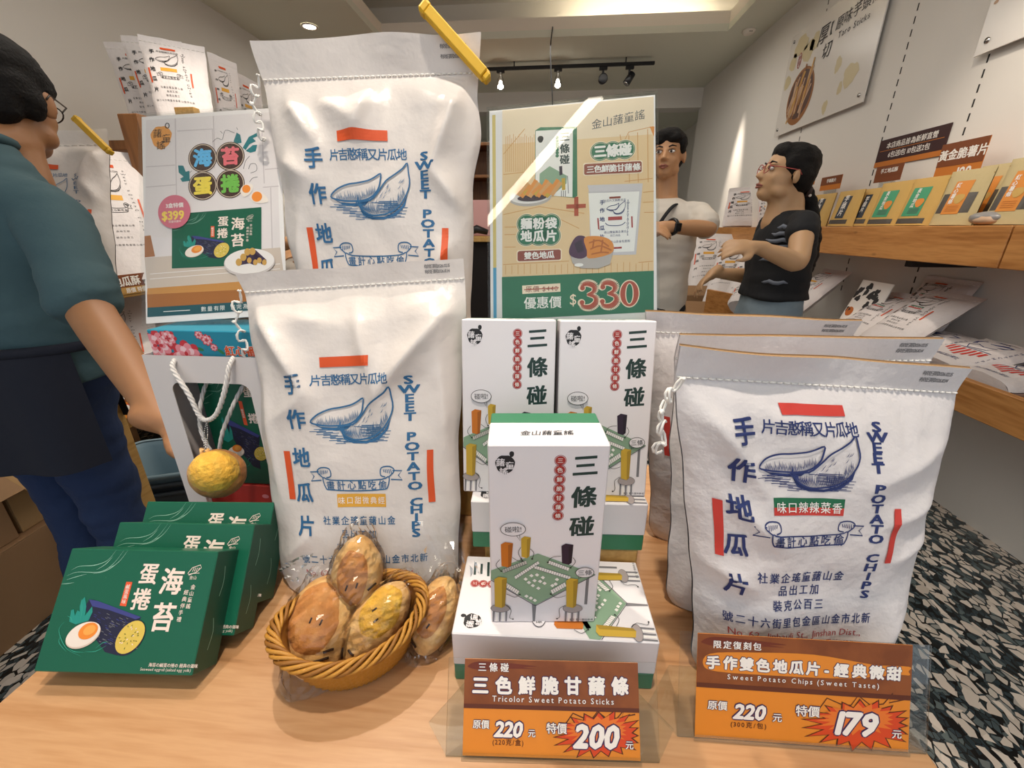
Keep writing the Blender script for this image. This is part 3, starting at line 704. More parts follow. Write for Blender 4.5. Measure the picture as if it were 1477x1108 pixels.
    for arm in ([(288, 745), (268, 775), (298, 806)], [(355, 735), (385, 752), (408, 752)], [(397, 682), (385, 710), (402, 742)], [(449, 690), (468, 712), (460, 742)], [(614, 728), (565, 735), (545, 760)], [(678, 735), (692, 758), (668, 788)],
                [(330, 925), (375, 942), (402, 928)], [(648, 935), (600, 945), (568, 926)], [(330, 985), (358, 1010), (352, 1050), (370, 1058)], [(648, 985), (618, 1005), (622, 1045), (608, 1056)]):
        d_line(m, S, smoothline(P(arm), 4), .00055, 'ink_black', 8 * k); e = f(*arm[-1]); d_poly(m, S, ell(e[0], e[1], .0011, .0009, 8), 'ink_black', 8 * k)
    d_text(m, S, '產品圖片僅供參考', *f(740, 1066), .0032, 'ink_grey', k)
def calligraphy(m, S, cx, cy, w, col, h):
    d_text(m, S, '金山藷童謠', cx, cy, w / 5.2, col, h, bold=.006, gap=1.02, slant=.15, rot=.02)
def stick_box(label, O, U, V, group='white potato stick boxes', mark=False):
    """O: corner bottom-left of the printed face, U right, V up the face; body goes back along -N"""
    fr = Face(O, U, V, BW, BH); e = thing('potato_stick_box', label, 'snack box', O, group)
    m = MB(); g = BD * .66; r = .0012
    ws = ['box_white'] * 6
    m.fbox(fr(0, 0, -g), fr.U, fr.V, fr.N, BW, BH, g, 'box_white', r)
    m2 = MB(); m2.fbox(fr(.0004, .0004, -BD), fr.U, fr.V, fr.N, BW - .0008, BH - .0008, BD - g, 'box_green', r); m2.build('base_tray', e)
    m3 = m; stick_art(m3, fr)
    tp = Face(fr(0, BH, 0), fr.U, -fr.N, BW, BD); calligraphy(m3, tp, BW * .5, g * .5, .052, 'ink_black', .0003)
    sd = Face(fr(0, 0, 0), -fr.N, fr.V, BD, BH)
    m3.build('lid', e)
    return e, fr
Z = Vector((0, 0, 1))
# front lying box: art faces up, art top points left
y0 = .303; zt = TT + BD
xl, xr = atD(657, 930, .423).x, atD(955, 930, .423).x
ul = Vector((xr - xl, .006, 0)).normalized()
stick_box('flat white stick box behind the orange price card, at the bottom of the pile', Vector((xr - .002, y0 + .012, zt)), Vector((-ul.y, ul.x, 0)), -ul)
# second lying box deeper in the pile, on a low block
d2 = Vector((1, .05, 0)).normalized()
stick_box('flat white stick box deeper in the pile, plain side showing under the right rear box', Vector((.130, .428, .955)), Vector((-d2.y, d2.x, 0)), -d2)
m = MB(); m.box(-.07, .428, TT, .125, .525, .955 - BD, 'crate_wood', .002); o = m.build('display_riser'); tag(o, 'low wooden block hidden under the deeper stick boxes', 'riser')
# upright boxes
pl, pr_ = atD(709, 900, .446), atD(857, 900, .446); pl.z = pr_.z = zt + .0005
stick_box('white stick box standing upright alone in front of the other two', pl, pr_ - pl, Z)
VB = Vector((0, .036, .21)).normalized()
stick_box('left upright white stick box of the rear pair, beside the blue printed sack', Vector((-.096, .436, .9555)), Vector((1, .03, 0)), VB)
stick_box('right upright white stick box of the rear pair, beside the navy printed sack', Vector((.019, .438, .9555)), Vector((1, .05, 0)), VB)
# ------------------------------------------------------------------ green egg roll boxes
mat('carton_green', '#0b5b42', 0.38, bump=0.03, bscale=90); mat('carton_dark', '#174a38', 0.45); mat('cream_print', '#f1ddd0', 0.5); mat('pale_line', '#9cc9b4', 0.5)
mat('pill_orange', '#e4572e', 0.5); mat('nori', '#1c1c38', 0.5); mat('nori_hi', '#3a3f82', 0.5); mat('roll_cut', '#d9bd54', 0.6); mat('roll_dot', '#7a7a2a', 0.6); mat('egg_white', '#efe2d6', 0.5); mat('egg_shade', '#dcc6b6', 0.5); mat('yolk', '#ef8a2c', 0.5); mat('yolk_in', '#f2a64a', 0.5)
mat('teal_leaf', '#1d8d80', 0.5); mat('teal_line', '#37a48c', 0.5)
GQ = [(215, 338), (1020, 355), (890, 1025), (5, 985)]
GW, GH, GD = .172, .122, .038
def green_art(m, S, W=GW, H=GH, detail=True, k=.0002):
    f = hmap(GQ, W, H); P = lambda pts: [f(*p) for p in pts]; u = W / .18
    for ch, x, y, sz in (('蛋', 640, 470, .024), ('海', 768, 512, .030), ('捲', 600, 605, .024), ('苔', 722, 702, .031)):
        d_text(m, S, ch, *f(x, y), sz * u, 'cream_print', 2 * k, bold=.025, sx=.92)
    d_poly(m, S, rrect(*f(478 + 8, 640), *f(548 - 8, 512), .002 * u) if False else P([(515, 512), (548, 514), (515, 642), (480, 638)]), 'pill_orange', k)
    if detail: d_text(m, S, '鹹蛋風味', *f(514, 577), .0052 * u, 'cream_print', 2 * k, vert=True, bold=.01)
    # egg roll
    d_poly(m, S, P([(290, 640), (312, 604), (340, 606), (600, 700), (520, 800), (470, 905), (400, 885), (330, 790)]), 'nori', k)
    d_poly(m, S, P([(312, 604), (360, 612), (600, 700), (570, 712), (420, 660), (330, 640)]), 'nori_hi', 1.5 * k)
    rnd = random.Random(5)
    if detail:
        for i in range(90):
            a, b = rnd.random(), rnd.random(); x = 330 + 210 * a + 30 * b; y = 650 + 60 * a + 190 * b * (1 - .2 * a)
            if x < 330 and y > 700: continue
            L = 10 + 10 * rnd.random(); d_line(m, S, P([(x, y), (x + L, y + L * .5)]), .0005 * u, 'stripe_grey' if rnd.random() < .6 else 'nori_hi', 2 * k)
    c = f(537, 808); e = ell(c[0], c[1], .0155 * u, .0195 * u, 28, rot=-.62); d_poly(m, S, e, 'nori', 2 * k)
    d_poly(m, S, ell(c[0] + .0008 * u, c[1] + .0004 * u, .0138 * u, .0180 * u, 28, rot=-.62), 'roll_cut', 3 * k)
    for i in range(26 if detail else 8):
        a, r = rnd.random() * 6.28, rnd.random() ** .5 * .0115 * u; d_poly(m, S, ell(c[0] + r * math.cos(a), c[1] + r * 1.2 * math.sin(a), .0011 * u, .0006 * u, 6, rot=a), 'roll_dot' if i % 3 else 'cream_print', 4 * k)
    # leaves, egg, swirls
    for pts in ([(205, 720), (215, 660), (230, 655), (235, 690), (250, 660), (262, 668), (262, 640), (270, 610), (290, 590), (298, 640), (290, 690), (330, 640), (332, 670), (310, 715), (240, 735)],):
        d_poly(m, S, P(pts), 'teal_leaf', 2 * k)
    for pts in ([(195, 690), (215, 700), (222, 725)], [(270, 600), (275, 660), (265, 720)], [(180, 720), (150, 760), (165, 820), (200, 870), (270, 905)], [(160, 790), (150, 830), (190, 880)], [(350, 865), (390, 835), (420, 830)], [(290, 880), (350, 880), (410, 850)], [(200, 860), (235, 880), (290, 885)]):
        d_line(m, S, smoothline(P(pts), 5), .0007 * u, 'teal_line', 3 * k, taper=True)
    c = f(283, 792); d_poly(m, S, ell(c[0], c[1], .0195 * u, .0128 * u, 28, rot=.35), 'egg_shade', 4 * k); d_poly(m, S, ell(c[0], c[1] + .0008 * u, .0190 * u, .0118 * u, 28, rot=.35), 'egg_white', 5 * k)
    c = f(312, 770); d_poly(m, S, ell(c[0], c[1], .0110 * u, .0082 * u, 24, rot=.35), 'yolk', 6 * k); d_poly(m, S, ell(c[0] + .0015 * u, c[1] + .001 * u, .007 * u, .005 * u, 20, rot=.35), 'yolk_in', 7 * k)
    # drifting lines
    for pts in ([(460, 345), (410, 400), (340, 425), (260, 430), (215, 450)], [(500, 348), (440, 420), (370, 460), (250, 460), (190, 480)], [(520, 350), (470, 410), (400, 455), (330, 470)], [(480, 400), (450, 425), (415, 440)], [(300, 470), (240, 485), (190, 500)], [(440, 380), (400, 420), (350, 450)], [(230, 515), (190, 520), (160, 522)]):
        d_line(m, S, smoothline(P(pts), 5), .0007 * u, 'pale_line', k, taper=True)
    if detail:
        c = f(895, 450); d_line(m, S, P([(855, 470), (880, 440), (925, 425), (930, 440), (900, 465), (860, 475)]), .0007 * u, 'cream_print', 2 * k, closed=True)
        for i in range(4): d_line(m, S, P([(880 + 10 * i, 460), (890 + 10 * i, 440)]), .0006 * u, 'cream_print', 2 * k)
        d_line(m, S, P([(860, 480), (885, 470), (920, 468)]), .0006 * u, 'cream_print', 2 * k); d_text(m, S, '金山', *f(885, 492), .0045 * u, 'cream_print', 2 * k)
        for i, ch in enumerate('金山童謠'): d_text(m, S, ch, *f(886 - 8 * i, 542 + 34 * i), .0056 * u, 'cream_print', 2 * k, bold=.01)
        for i, ch in enumerate('經典伴手禮'): d_text(m, S, ch, *f(848 - 9 * i, 570 + 36 * i), .0056 * u, 'cream_print', 2 * k, bold=.01)
        d_text(m, S, '海苔の鹹蛋の捲の 經典の滋味', *f(785, 964), .0042 * u, 'cream_print', 2 * k, bold=.01); d_text(m, S, 'Seaweed eggroll (salted egg yolk)', *f(742, 986), .0040 * u, 'cream_print', 2 * k)
def egg_box(label, O, U, V, group='green egg roll boxes', art=True, W=GW, H=GH, D=GD):
    fr = Face(O, U, V, W, H); e = thing('egg_roll_box', label, 'gift box', O, group)
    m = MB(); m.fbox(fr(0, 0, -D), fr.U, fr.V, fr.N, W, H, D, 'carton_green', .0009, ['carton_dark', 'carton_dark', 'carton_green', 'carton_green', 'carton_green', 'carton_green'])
    green_art(m, fr, W, H)
    sd = Face(fr(W, 0, 0), -fr.N, fr.V, D, H)
    d_line(m, sd, smoothline([(D * .45, H * .86), (D * .52, H * .72), (D * .45, H * .6)], 4), .0006, 'pale_line', .0003); d_line(m, sd, smoothline([(D * .4, H * .42), (D * .5, H * .3), (D * .42, H * .16)], 4), .0006, 'pale_line', .0003)
    m.build('carton', e)
    return e
b52 = math.radians(52); V52 = Vector((0, math.cos(b52), math.sin(b52)))
gz = TT + GD * math.cos(b52) + .0005
for k, (tl, tr, lab) in enumerate((((108, 791.5), (326, 796), 'front'), ((177, 753.6), (377.7, 757), 'middle'), ((218, 723.6), (405, 725), 'rear'))):
    zt_ = gz + GH * V52.z; a, b = atZ(*tl, zt_), atZ(*tr, zt_)
    U_ = (b - a).normalized(); U_.z = 0
    egg_box(('green egg roll box leaning back, nearest the table corner, fully visible', 'green egg roll box leaning back, second of the row, half covered', 'green egg roll box leaning back, last of the row, under the hanging bun')[k], a - V52 * GH, U_, V52 - U_ * V52.dot(U_))

# ------------------------------------------------------------------ paper gift bag with window, boxes inside it, hanging bun
mat('bag_white', '#ddd6d4', 0.5); mat('rope_white', '#d9d4d0', 0.7); mat('floral_blue', '#1e86a0', 0.5); mat('floral_red', '#c8323c', 0.5); mat('floral_pink', '#e58f98', 0.5); mat('floral_pale', '#f0ccd0', 0.5); mat('leaf_green', '#2c7a48', 0.5); mat('box_red', '#c23a33', 0.45); mat('ink_gold', '#f0a83a', 0.5)
gb_x, gb_y, gb_w, gb_h, gb_d = -.566, .52, .178, .298, .105
e = thing('paper_gift_bag', 'white paper gift bag with a rounded window and rope handles', 'gift bag', (gb_x, gb_y, TT))
m = MB(); t_ = .0012
fr = Face((gb_x, gb_y, TT), (1, 0, 0), (0, 0, 1), gb_w, gb_h)
inner = rrect(.031, .03, gb_w - .028, gb_h - .040, .014, 6); outer = []
n_ = len(inner)
for q_, (x, y) in enumerate(inner):                        # matching points on the rectangle
    ci, kk = divmod(q_, 7); cx_, cy_ = ((gb_w, 0), (gb_w, gb_h), (0, gb_h), (0, 0))[ci]
    outer.append((cx_, cy_) if kk == 3 else (((x, cy_) if ci % 2 == 0 else (cx_, y)) if kk < 3 else ((cx_, y) if ci % 2 == 0 else (x, cy_))))
for hh, fl in ((0, False), (-t_, True)):
    vs = [fr(*p, hh) for p in outer] + [fr(*p, hh) for p in inner]
    fs = [(i, (i + 1) % n_, n_ + (i + 1) % n_, n_ + i) for i in range(n_)]
    m.add(vs, [q[::-1] for q in fs] if fl else fs, 'bag_white')
m.add([fr(*p, 0) for p in inner] + [fr(*p, -t_) for p in inner], [(i, (i + 1) % n_, n_ + (i + 1) % n_, n_ + i) for i in range(n_)], 'bag_white')
m.box(gb_x, gb_y + t_, TT, gb_x + t_, gb_y + gb_d, TT + gb_h, 'bag_white'); m.box(gb_x + gb_w - t_, gb_y + t_, TT, gb_x + gb_w, gb_y + gb_d, TT + gb_h, 'bag_white')
m.box(gb_x, gb_y + gb_d - t_, TT, gb_x + gb_w, gb_y + gb_d, TT + gb_h, 'bag_white'); m.box(gb_x, gb_y, TT, gb_x + gb_w, gb_y + gb_d, TT + t_, 'bag_white')
m.build('bag_body', e)
def rope(mb, pts, r, col, turns=60):
    P = [Vector(p) for p in smoothline([tuple(p) for p in pts], 10)]; n = len(P)
    for s in range(3):
        q = []
        for i, p in enumerate(P):
            t = (P[min(i + 1, n - 1)] - P[max(i - 1, 0)]).normalized(); a = t.cross(Vector((0, 1, 0.2))).normalized(); b = a.cross(t)
            an = 2 * math.pi * (turns * i / n / 3 + s / 3); q.append(p + (a * math.cos(an) + b * math.sin(an)) * r * .55)
        mb.tube(q, r * .62, col, 6)
A, B_ = atY(250, 524, gb_y - .003), atY(335, 521, gb_y - .003); Cc = atY(300, 606, gb_y - .020)
m = MB(); rope(m, [A + Vector((0, .004, .004)), A + Vector((.003, -.006, -.008)), atY(273, 570, gb_y - .016), atY(288, 600, gb_y - .019), Cc, atY(313, 596, gb_y - .019), atY(324, 565, gb_y - .016), B_ + Vector((-.002, -.006, -.008)), B_ + Vector((0, .004, .004))], .0032, 'rope_white', 34); m.build('rope_handle', e)
m = MB(); yb = gb_y + gb_d - .006
rope(m, [(gb_x + .045, yb, TT + gb_h - .02), (gb_x + .05, gb_y + .035, TT + gb_h - .06), (gb_x + .040, gb_y + .018, TT + gb_h - .12), (gb_x + .055, gb_y + .015, TT + gb_h - .17), (gb_x + .08, gb_y + .016, TT + gb_h - .12), (gb_x + .11, gb_y + .035, TT + gb_h - .06), (gb_x + .12, yb, TT + gb_h - .02)], .0030, 'rope_white', 34); m.build('rope_handle', e)
# contents
e = thing('red_gift_box', 'red carton at the bottom of the paper gift bag, seen through its window', 'gift box', (gb_x + .09, .57, TT))
m = MB(); m.box(gb_x + .004, .556, TT + .0015, gb_x + gb_w - .004, .618, TT + .062, 'box_red', .001)
fr = Face((gb_x + .004, .556, TT + .0015), (1, 0, 0), (0, 0, 1), .17, .06)
d_text(m, fr, '蔥心地瓜酥', .145, .018, .018, 'print_white', .0002, bold=.05); d_text(m, fr, '蔥心地瓜酥', .145, .018, .018, 'ink_navy', .0004, bold=.012); d_poly(m, fr, ell(.10, .04, .006, .004), 'floral_pink', .0002); m.build('carton', e)
egg_box('dark green egg roll box standing inside the paper gift bag behind its window', (gb_x + .034, .560, TT + .063), (1, 0, 0), (0, 0, 1), 'green egg roll boxes', W=.139, H=.208, D=.045)
e = thing('floral_gift_box', 'flat blue gift box with red flower print lying across the top of the paper bag', 'gift box', (gb_x + .09, .57, TT + .27))
fx0, fx1, fy0, fz0, fz1 = gb_x + .004, gb_x + gb_w - .003, .534, TT + .2715, 1.131
m = MB(); m.box(fx0, fy0, fz0, fx1, .612, fz1, 'floral_blue', .0012)
fr = Face((fx0, fy0, fz0), (1, 0, 0), (0, 0, 1), fx1 - fx0, fz1 - fz0); fh = fz1 - fz0; rnd = random.Random(2)
def flower(cx, cy, R, h, inner=True):
    for ring, (rr, col) in enumerate(((1, 'floral_red'), (.86, 'floral_pink'), (.66, 'floral_pale'), (.5, 'floral_pink'), (.34, 'floral_red'))):
        npet = 8 - ring
        for q in range(npet):
            a = 2 * math.pi * q / npet + ring * .4; p_ = ell(cx + R * rr * .55 * math.cos(a), cy + R * rr * .55 * math.sin(a), R * rr * .42, R * rr * .30, 10, rot=a)
            p_ = [(min(fx1 - fx0 - .001, max(.0005, x)), min(fh - .0008, max(.0005, y))) for x, y in p_]
            d_poly(m, fr, p_, col, h + ring * .00012 + q * .000004)
flower(.012, fh * .62, .024, .0002); flower(.052, fh * .35, .026, .0003); flower(.030, fh * .80, .014, .0004); flower(.088, fh * .78, .009, .0002); flower(.096, fh * .6, .006, .0002); flower(.078, fh * .9, .007, .0002); flower(.092, fh * .12, .008, .0002)
for cx, cy in ((.030, fh * .2), (.074, fh * .55), (.02, fh * .1), (.078, fh * .15), (.105, fh * .5)): d_poly(m, fr, ell(cx, cy, .006, .0025, 8, rot=rnd.random() * 3), 'leaf_green', .0001)
d_text(m, fr, '紅心番薯', .142, fh * .52, .0155, 'print_white', .0002, bold=.06); d_text(m, fr, '紅心番薯', .142, fh * .52, .0155, 'ink_orange', .0004, bold=.03); m.build('carton', e)

mat('crust_gold', '#e3a232', 0.75, bump=0.5, bscale=120); mat('crust_pale', '#d8a25e', 0.75, bump=0.35, bscale=90); mat('crust_brown', '#b9702f', 0.7, bump=0.35, bscale=90); mat('crust_mark', '#3a2416', 0.8)
for nm, c1, c2, c3 in (('crust_gold', '#f7c64c', '#eaae38', '#dfb046'), ('crust_pale', '#efc585', '#e3ae68', '#cf9650'), ('crust_brown', '#d99a57', '#cb843e', '#b06c2c')):
    nd, lk, b = nodes_of(nm); tc = nd.new('ShaderNodeTexCoord'); nz = nd.new('ShaderNodeTexNoise'); nz.inputs['Scale'].default_value = 55; nz.inputs['Detail'].default_value = 6; lk.new(tc.outputs['Object'], nz.inputs['Vector'])
    r = ramp(nd, [(.3, c3), (.5, c2), (.7, c1)]); lk.new(nz.outputs['Fac'], r.inputs[0]); lk.new(r.outputs[0], b.inputs['Base Color'])
    b.inputs['Sheen Weight'].default_value = .15
glassy('clear_film', rough=.06, mixf=.02, mul=.7); glassy('acrylic_clear', '#fcfdfd', rough=.02, mixf=.0, mul=.14); glassy('acrylic', '#fafcfc', rough=.015, mixf=.0, mul=.45)
e = thing('bun_charm', 'round golden bun charm on a ball chain hanging from the paper bag handle', 'keychain', atY(313, 685, .485))
cb = atY(314, 683, .487); R = .0365
m = MB()
m.sphere(cb, (R * 1.03, R * .9, R * .98), 'crust_brown', 36, 24, lambda d: 1 + .03 * noise.noise(d * 2.5) + .02 * (abs(d.x) ** 3)); m.build('bun', e)
m = MB(); ct = cb + (CAMP - cb).normalized() * .0145 + Vector((-.003, 0, .003))
m.sphere(ct, (R * .90, R * .78, R * .84), 'crust_gold', 40, 26, lambda d: 1 + .035 * noise.noise(d * 3 + Vector((4, 0, 0))) + .012 * noise.noise(d * 14)); m.build('crumb_topping', e)
m = MB(); p0 = cb + Vector((-.006, -.004, R * .93)); m.tube([p0 + Vector((-.006, 0, -.003)), p0 + Vector((-.004, 0, .008)), p0 + Vector((.004, 0, .008)), p0 + Vector((.006, 0, -.003))], .003, 'crust_pale', 8); m.build('hanging_loop', e)
m = MB()
top = Cc + Vector((0, -.002, 0)); p1 = p0 + Vector((0, 0, .006))
for sg in (-1, 1):
    for i in range(15):
        a = i / 14; q = p1.lerp(top, a) + Vector((sg * .0042 * math.sin(math.pi * min(.97, a * .8 + .12)) , -.002 * sg, 0)); m.sphere(q, .0011, 'chrome', 8, 6)
m.build('ball_chain', e)

# ------------------------------------------------------------------ bread-shaped buns and basket
mat('wicker', '#b9822f', 0.55, bump=0.2, bscale=150); mat('wicker_dark', '#8e5c1c', 0.6)
def bun(label, c, axis, W, L, D, face, top, patch, marks, eyes, seed, film=True, group='wrapped bun charms', out=(0, -1, .35), film_tail=None):
    c = Vector(c); ax = Vector(axis).normalized(); o_ = Vector(out); nrm = (o_ - ax * o_.dot(ax)).normalized(); wd = ax.cross(nrm)
    if wd.x < 0: wd = -wd
    e = thing('bread_bun', label, 'bun', c - ax * L / 2, group)
    def pt(a, b, k=1.0, lift=0):
        """a: -1..1 across, b: -1..1 along, on the front side"""
        r2 = min(.98, a * a + b * b); return c + wd * a * W / 2 * k + ax * b * L / 2 * k + nrm * (math.sqrt(1 - r2) * D / 2 * k + lift)
    def body(d):
        sh = 1 - .20 * max(0, d.z) ** 2 * .8
        q = 1 + .05 * noise.noise(d * 2.1 + Vector((seed, 0, 0))) + .015 * noise.noise(d * 7 + Vector((0, seed, 0)))
        # wrapped-over fold running diagonally
        s = d.x * .75 - d.z * .55 + .05 * math.sin(d.z * 3)
        q += .035 * math.exp(-((s - .42) / .16) ** 2) * (1 if d.y < .3 else .3)
        return Vector((d.x * W / 2 * sh, d.y * D / 2, d.z * L / 2)) * q
    NU, NV = 44, 30
    def g(u, v):
        th = 2 * math.pi * u; ph = math.pi * (v - .5); d = Vector((math.cos(ph) * math.cos(th), math.cos(ph) * math.sin(th), math.sin(ph))); l = body(d)
        return c + wd * l.x - nrm * l.y + ax * l.z
    mb_ = MB(); mb_.grid(g, NU, NV, top, wrapu=True)
    if patch:
        m = MB(); pa, pb, ra, rb, rot = patch
        def gp(u, v):
            th = 2 * math.pi * u; r = v
            rr = r * (1 + .10 * noise.noise(Vector((math.cos(th) * 1.5 + seed, math.sin(th) * 1.5, 2))))
            x, z = rr * ra * math.cos(th), rr * rb * math.sin(th); a = pa + x * math.cos(rot) - z * math.sin(rot); b = pb + x * math.sin(rot) + z * math.cos(rot)
            r2 = min(.95, a * a + b * b); d = Vector((a, -math.sqrt(1 - r2), b)); l = body(d.normalized())
            k = 1 + (.055 * (1 - r ** 6) - .02 * r ** 6) + .008 * noise.noise(Vector((a * 9, b * 9, seed)))
            return c + (wd * l.x - nrm * l.y + ax * l.z) * k
        m.grid(gp, 36, 10, face, wrapu=True); mp_ = m
    def mk(m, a, b, rot, ln, w):
        r2 = min(.95, a * a + b * b); d = Vector((a, -math.sqrt(1 - r2), b)).normalized()
        def q(t, s):
            aa = a + t * math.cos(rot) / (W / 2); bb = b + t * math.sin(rot) / (L / 2); r2 = min(.96, aa * aa + bb * bb); dd = Vector((aa, -math.sqrt(1 - r2), bb)).normalized(); l = body(dd)
            return c + (wd * l.x - nrm * l.y + ax * l.z) * (1.062 if patch else 1.02)
        m.tube([q(-ln / 2, 0), q(-ln / 4, 0), q(0, 0), q(ln / 4, 0), q(ln / 2, 0)], w, 'crust_mark', 6)
    for (a, b, rot, ln, w) in marks: mk(mb_, a, b, rot, ln, w)
    for x, y in eyes: mk(mp_, x, y, 1.3, .0055, .0010)
    mb_.build('bread_body', e); mp_.build('crust_patch', e)
    if film:
        m = MB()
        def gf(u, v):
            th = 2 * math.pi * u; ph = math.pi * (v - .5); d = Vector((math.cos(ph) * math.cos(th), math.cos(ph) * math.sin(th), math.sin(ph))); l = body(d)
            z = d * 5 + Vector((seed * 3, 1, 2)); k = 1.085 + .05 * (1 - 2 * abs(noise.noise(z))) + .04 * (1 - 2 * abs(noise.noise(z * 2.3)))
            l = l * k; ex = max(0, abs(d.z) - .72) / .28
            l = Vector((l.x * (1 + .55 * ex), l.y * (1 - .75 * ex), l.z * (1 + .22 * ex)))
            return c + wd * l.x - nrm * l.y + ax * l.z
        m.grid(gf, 40, 30, 'clear_film', wrapu=True, smooth=False)
        if film_tail:
            for (sx_, sz_, w_, h_, ang) in film_tail:
                b0 = c + wd * W / 2 * sx_ + ax * L / 2 * sz_ + nrm * .004; dr = ax * math.cos(ang) + wd * math.sin(ang); sd = nrm.cross(dr)
                m.grid(lambda u, v: b0 + dr * h_ * v + sd * w_ * (u - .5) * (.7 + .5 * v) + nrm * .006 * noise.noise(Vector((u * 3.5 + seed, v * 3.5, 4))), 10, 8, 'clear_film', smooth=False)
        m.build('clear_wrapper', e)
    return e
BO = (.25, -.62, .75)
bun('big brown faced bun in film at the front left of the wicker basket', atY(462, 900, .334), (-.10, .82, .57), .078, .104, .048, 'crust_brown', 'crust_pale', (-.10, .10, .72, .76, .25), [(.42, -.50, .2, .010, .0013), (.24, -.66, .22, .017, .0014), (.02, -.80, .12, .022, .0015)], [(-.16, .02), (.12, -.02)], 1.0, film_tail=[(-.75, .85, .035, .03, -.5)], out=BO)
bun('yellow crusted bun wrapped in film, leaning right in the wicker basket', atY(542, 898, .345), (.55, .66, .52), .058, .102, .042, 'crust_gold', 'crust_pale', (-.10, .30, .80, .58, -.1), [(.0, -.62, .2, .008, .0012), (-.3, -.75, -.6, .012, .0012)], [(-.30, .22), (.0, .10)], 2.3, film_tail=[(.55, .95, .05, .04, .9), (.2, .95, .05, .05, .3)], out=BO)
bun('brown faced bun wrapped in film at the back of the wicker basket', atY(514, 833, .378), (-.06, .55, .83), .062, .098, .046, 'crust_brown', 'crust_pale', (-.08, .08, .60, .66, .1), [(.62, -.15, .6, .010, .0012)], [(-.22, -.12), (.12, -.08)], 3.1, film_tail=[(-.9, -.4, .06, .05, -1.3), (.9, -.5, .05, .04, 1.3)], out=BO)
bun('small twisted bun in clear film on the table beside the stick boxes', atY(628, 886, .358), (.28, .62, .73), .052, .086, .042, 'crust_brown', 'crust_pale', (-.18, .12, .58, .70, -.25), [(-.5, -.72, -.6, .012, .0012)], [(-.15, -.2)], 4.7, film_tail=[(-.35, 1.0, .06, .06, -.30), (.3, -.95, .034, .03, 3.2), (.5, .95, .05, .03, .5)], out=BO)
# wicker basket, boat-shaped
bc = Vector((-.206, .330, TT)); ra_, rb_, bh = .078, .058, .054; brot = .42
def brim(th, k=1.0, z=0.0):
    x, y = ra_ * k * math.cos(th), rb_ * k * math.sin(th); return bc + Vector((x * math.cos(brot) - y * math.sin(brot), x * math.sin(brot) + y * math.cos(brot), z + .010 * math.cos(th) ** 2 * (z / bh if bh else 0)))
e = thing('wicker_basket', 'small oval wicker basket holding three wrapped buns on the table', 'basket', bc)
m = MB(); NT, NZ = 72, 14
def bw(u, v, inn=0):
    th = 2 * math.pi * u; k = .70 + .30 * v ** .7; w = .0016 * math.sin(u * NT * math.pi) * (1 if int(v * NZ) % 2 else -1); p = brim(th, k - inn, bh * v + .001); q = (p - bc); q.z = 0
    return p + q.normalized() * (w if not inn else 0)
m.grid(lambda u, v: bw(u, v), NT * 2, NZ, 'wicker', wrapu=True); m.grid(lambda u, v: bw(u, v, .06), NT, 6, 'wicker_dark', wrapu=True, flip=True)
m.add([brim(2 * math.pi * k / 36, .70, .002) for k in range(36)], [tuple(range(36))], 'wicker_dark'); m.build('woven_body', e)
m = MB()
for s in range(6):
    pts = []
    for k in range(90):
        th = 2 * math.pi * k / 90; an = th * 7 + s * math.pi / 3; p = brim(th, 1.0, bh); q = (p - bc); q.z = 0; q.normalize(); pts.append(p + q * (.0058 * math.cos(an)) + Vector((0, 0, .0050 * math.sin(an) + .001)))
    m.tube(pts, .0021, ('wicker', 'wicker', 'wicker_dark')[s % 3], 6, closed=True)
m.build('twisted_rim', e)

# ------------------------------------------------------------------ price cards in acrylic stands
mat('card_brown', '#84481f', 0.42); mat('card_dark', '#5c2a16', 0.42); mat('card_orange', '#e0892a', 0.42); mat('card_orange_lite', '#ea9c46', 0.42); mat('card_brush', '#6c2c16', 0.42); mat('burst_red', '#d4461c', 0.42); mat('burst_orange', '#e2762a', 0.42); mat('outline_violet', '#3b2350', 0.45); mat('line_brown', '#56280f', 0.45)
for nm, c1, c2 in (('card_brown', '#8c4e24', '#7a401b'),):
    nd, lk, b = nodes_of(nm); tc = nd.new('ShaderNodeTexCoord'); nz = nd.new('ShaderNodeTexNoise'); nz.inputs['Scale'].default_value = 30; nz.inputs['Detail'].default_value = 8; lk.new(tc.outputs['Object'], nz.inputs['Vector']); r = ramp(nd, [(.4, c2), (.6, c1)]); lk.new(nz.outputs['Fac'], r.inputs[0]); lk.new(r.outputs[0], b.inputs['Base Color'])
def burst(m, S, f, cx, cy, rx, ry, k, seed, clipx):
    rnd = random.Random(seed); o = []; N = 19
    for i in range(N * 2):
        a = math.pi * 2 * i / (N * 2) + .05; r = (1.0 + .16 * rnd.random()) if i % 2 == 0 else .74; x = cx + rx * r * math.cos(a); y = cy + ry * r * math.sin(a); o.append((min(clipx, x), y))
    P = [f(*p) for p in o]; i0 = [f(cx + (x - cx) * .93, cy + (y - cy) * .93) for x, y in o]
    d_poly(m, S, P, 'line_brown', k); d_poly(m, S, i0, 'burst_red', 1.5 * k); i1 = [f(cx - 10 + (x - cx) * .72, cy - 25 + (y - cy) * .60) for x, y in o]; d_poly(m, S, i1, 'burst_orange', 1.8 * k)
def otext(m, S, tx, x, y, size, k, fill='print_white', line='outline_violet', bold=.02, ob=.055, **kw):
    d_text(m, S, tx, x, y, size, line, k, bold=bold + ob, **kw); d_text(m, S, tx, x, y, size, fill, k * 1.5, bold=bold, **kw)
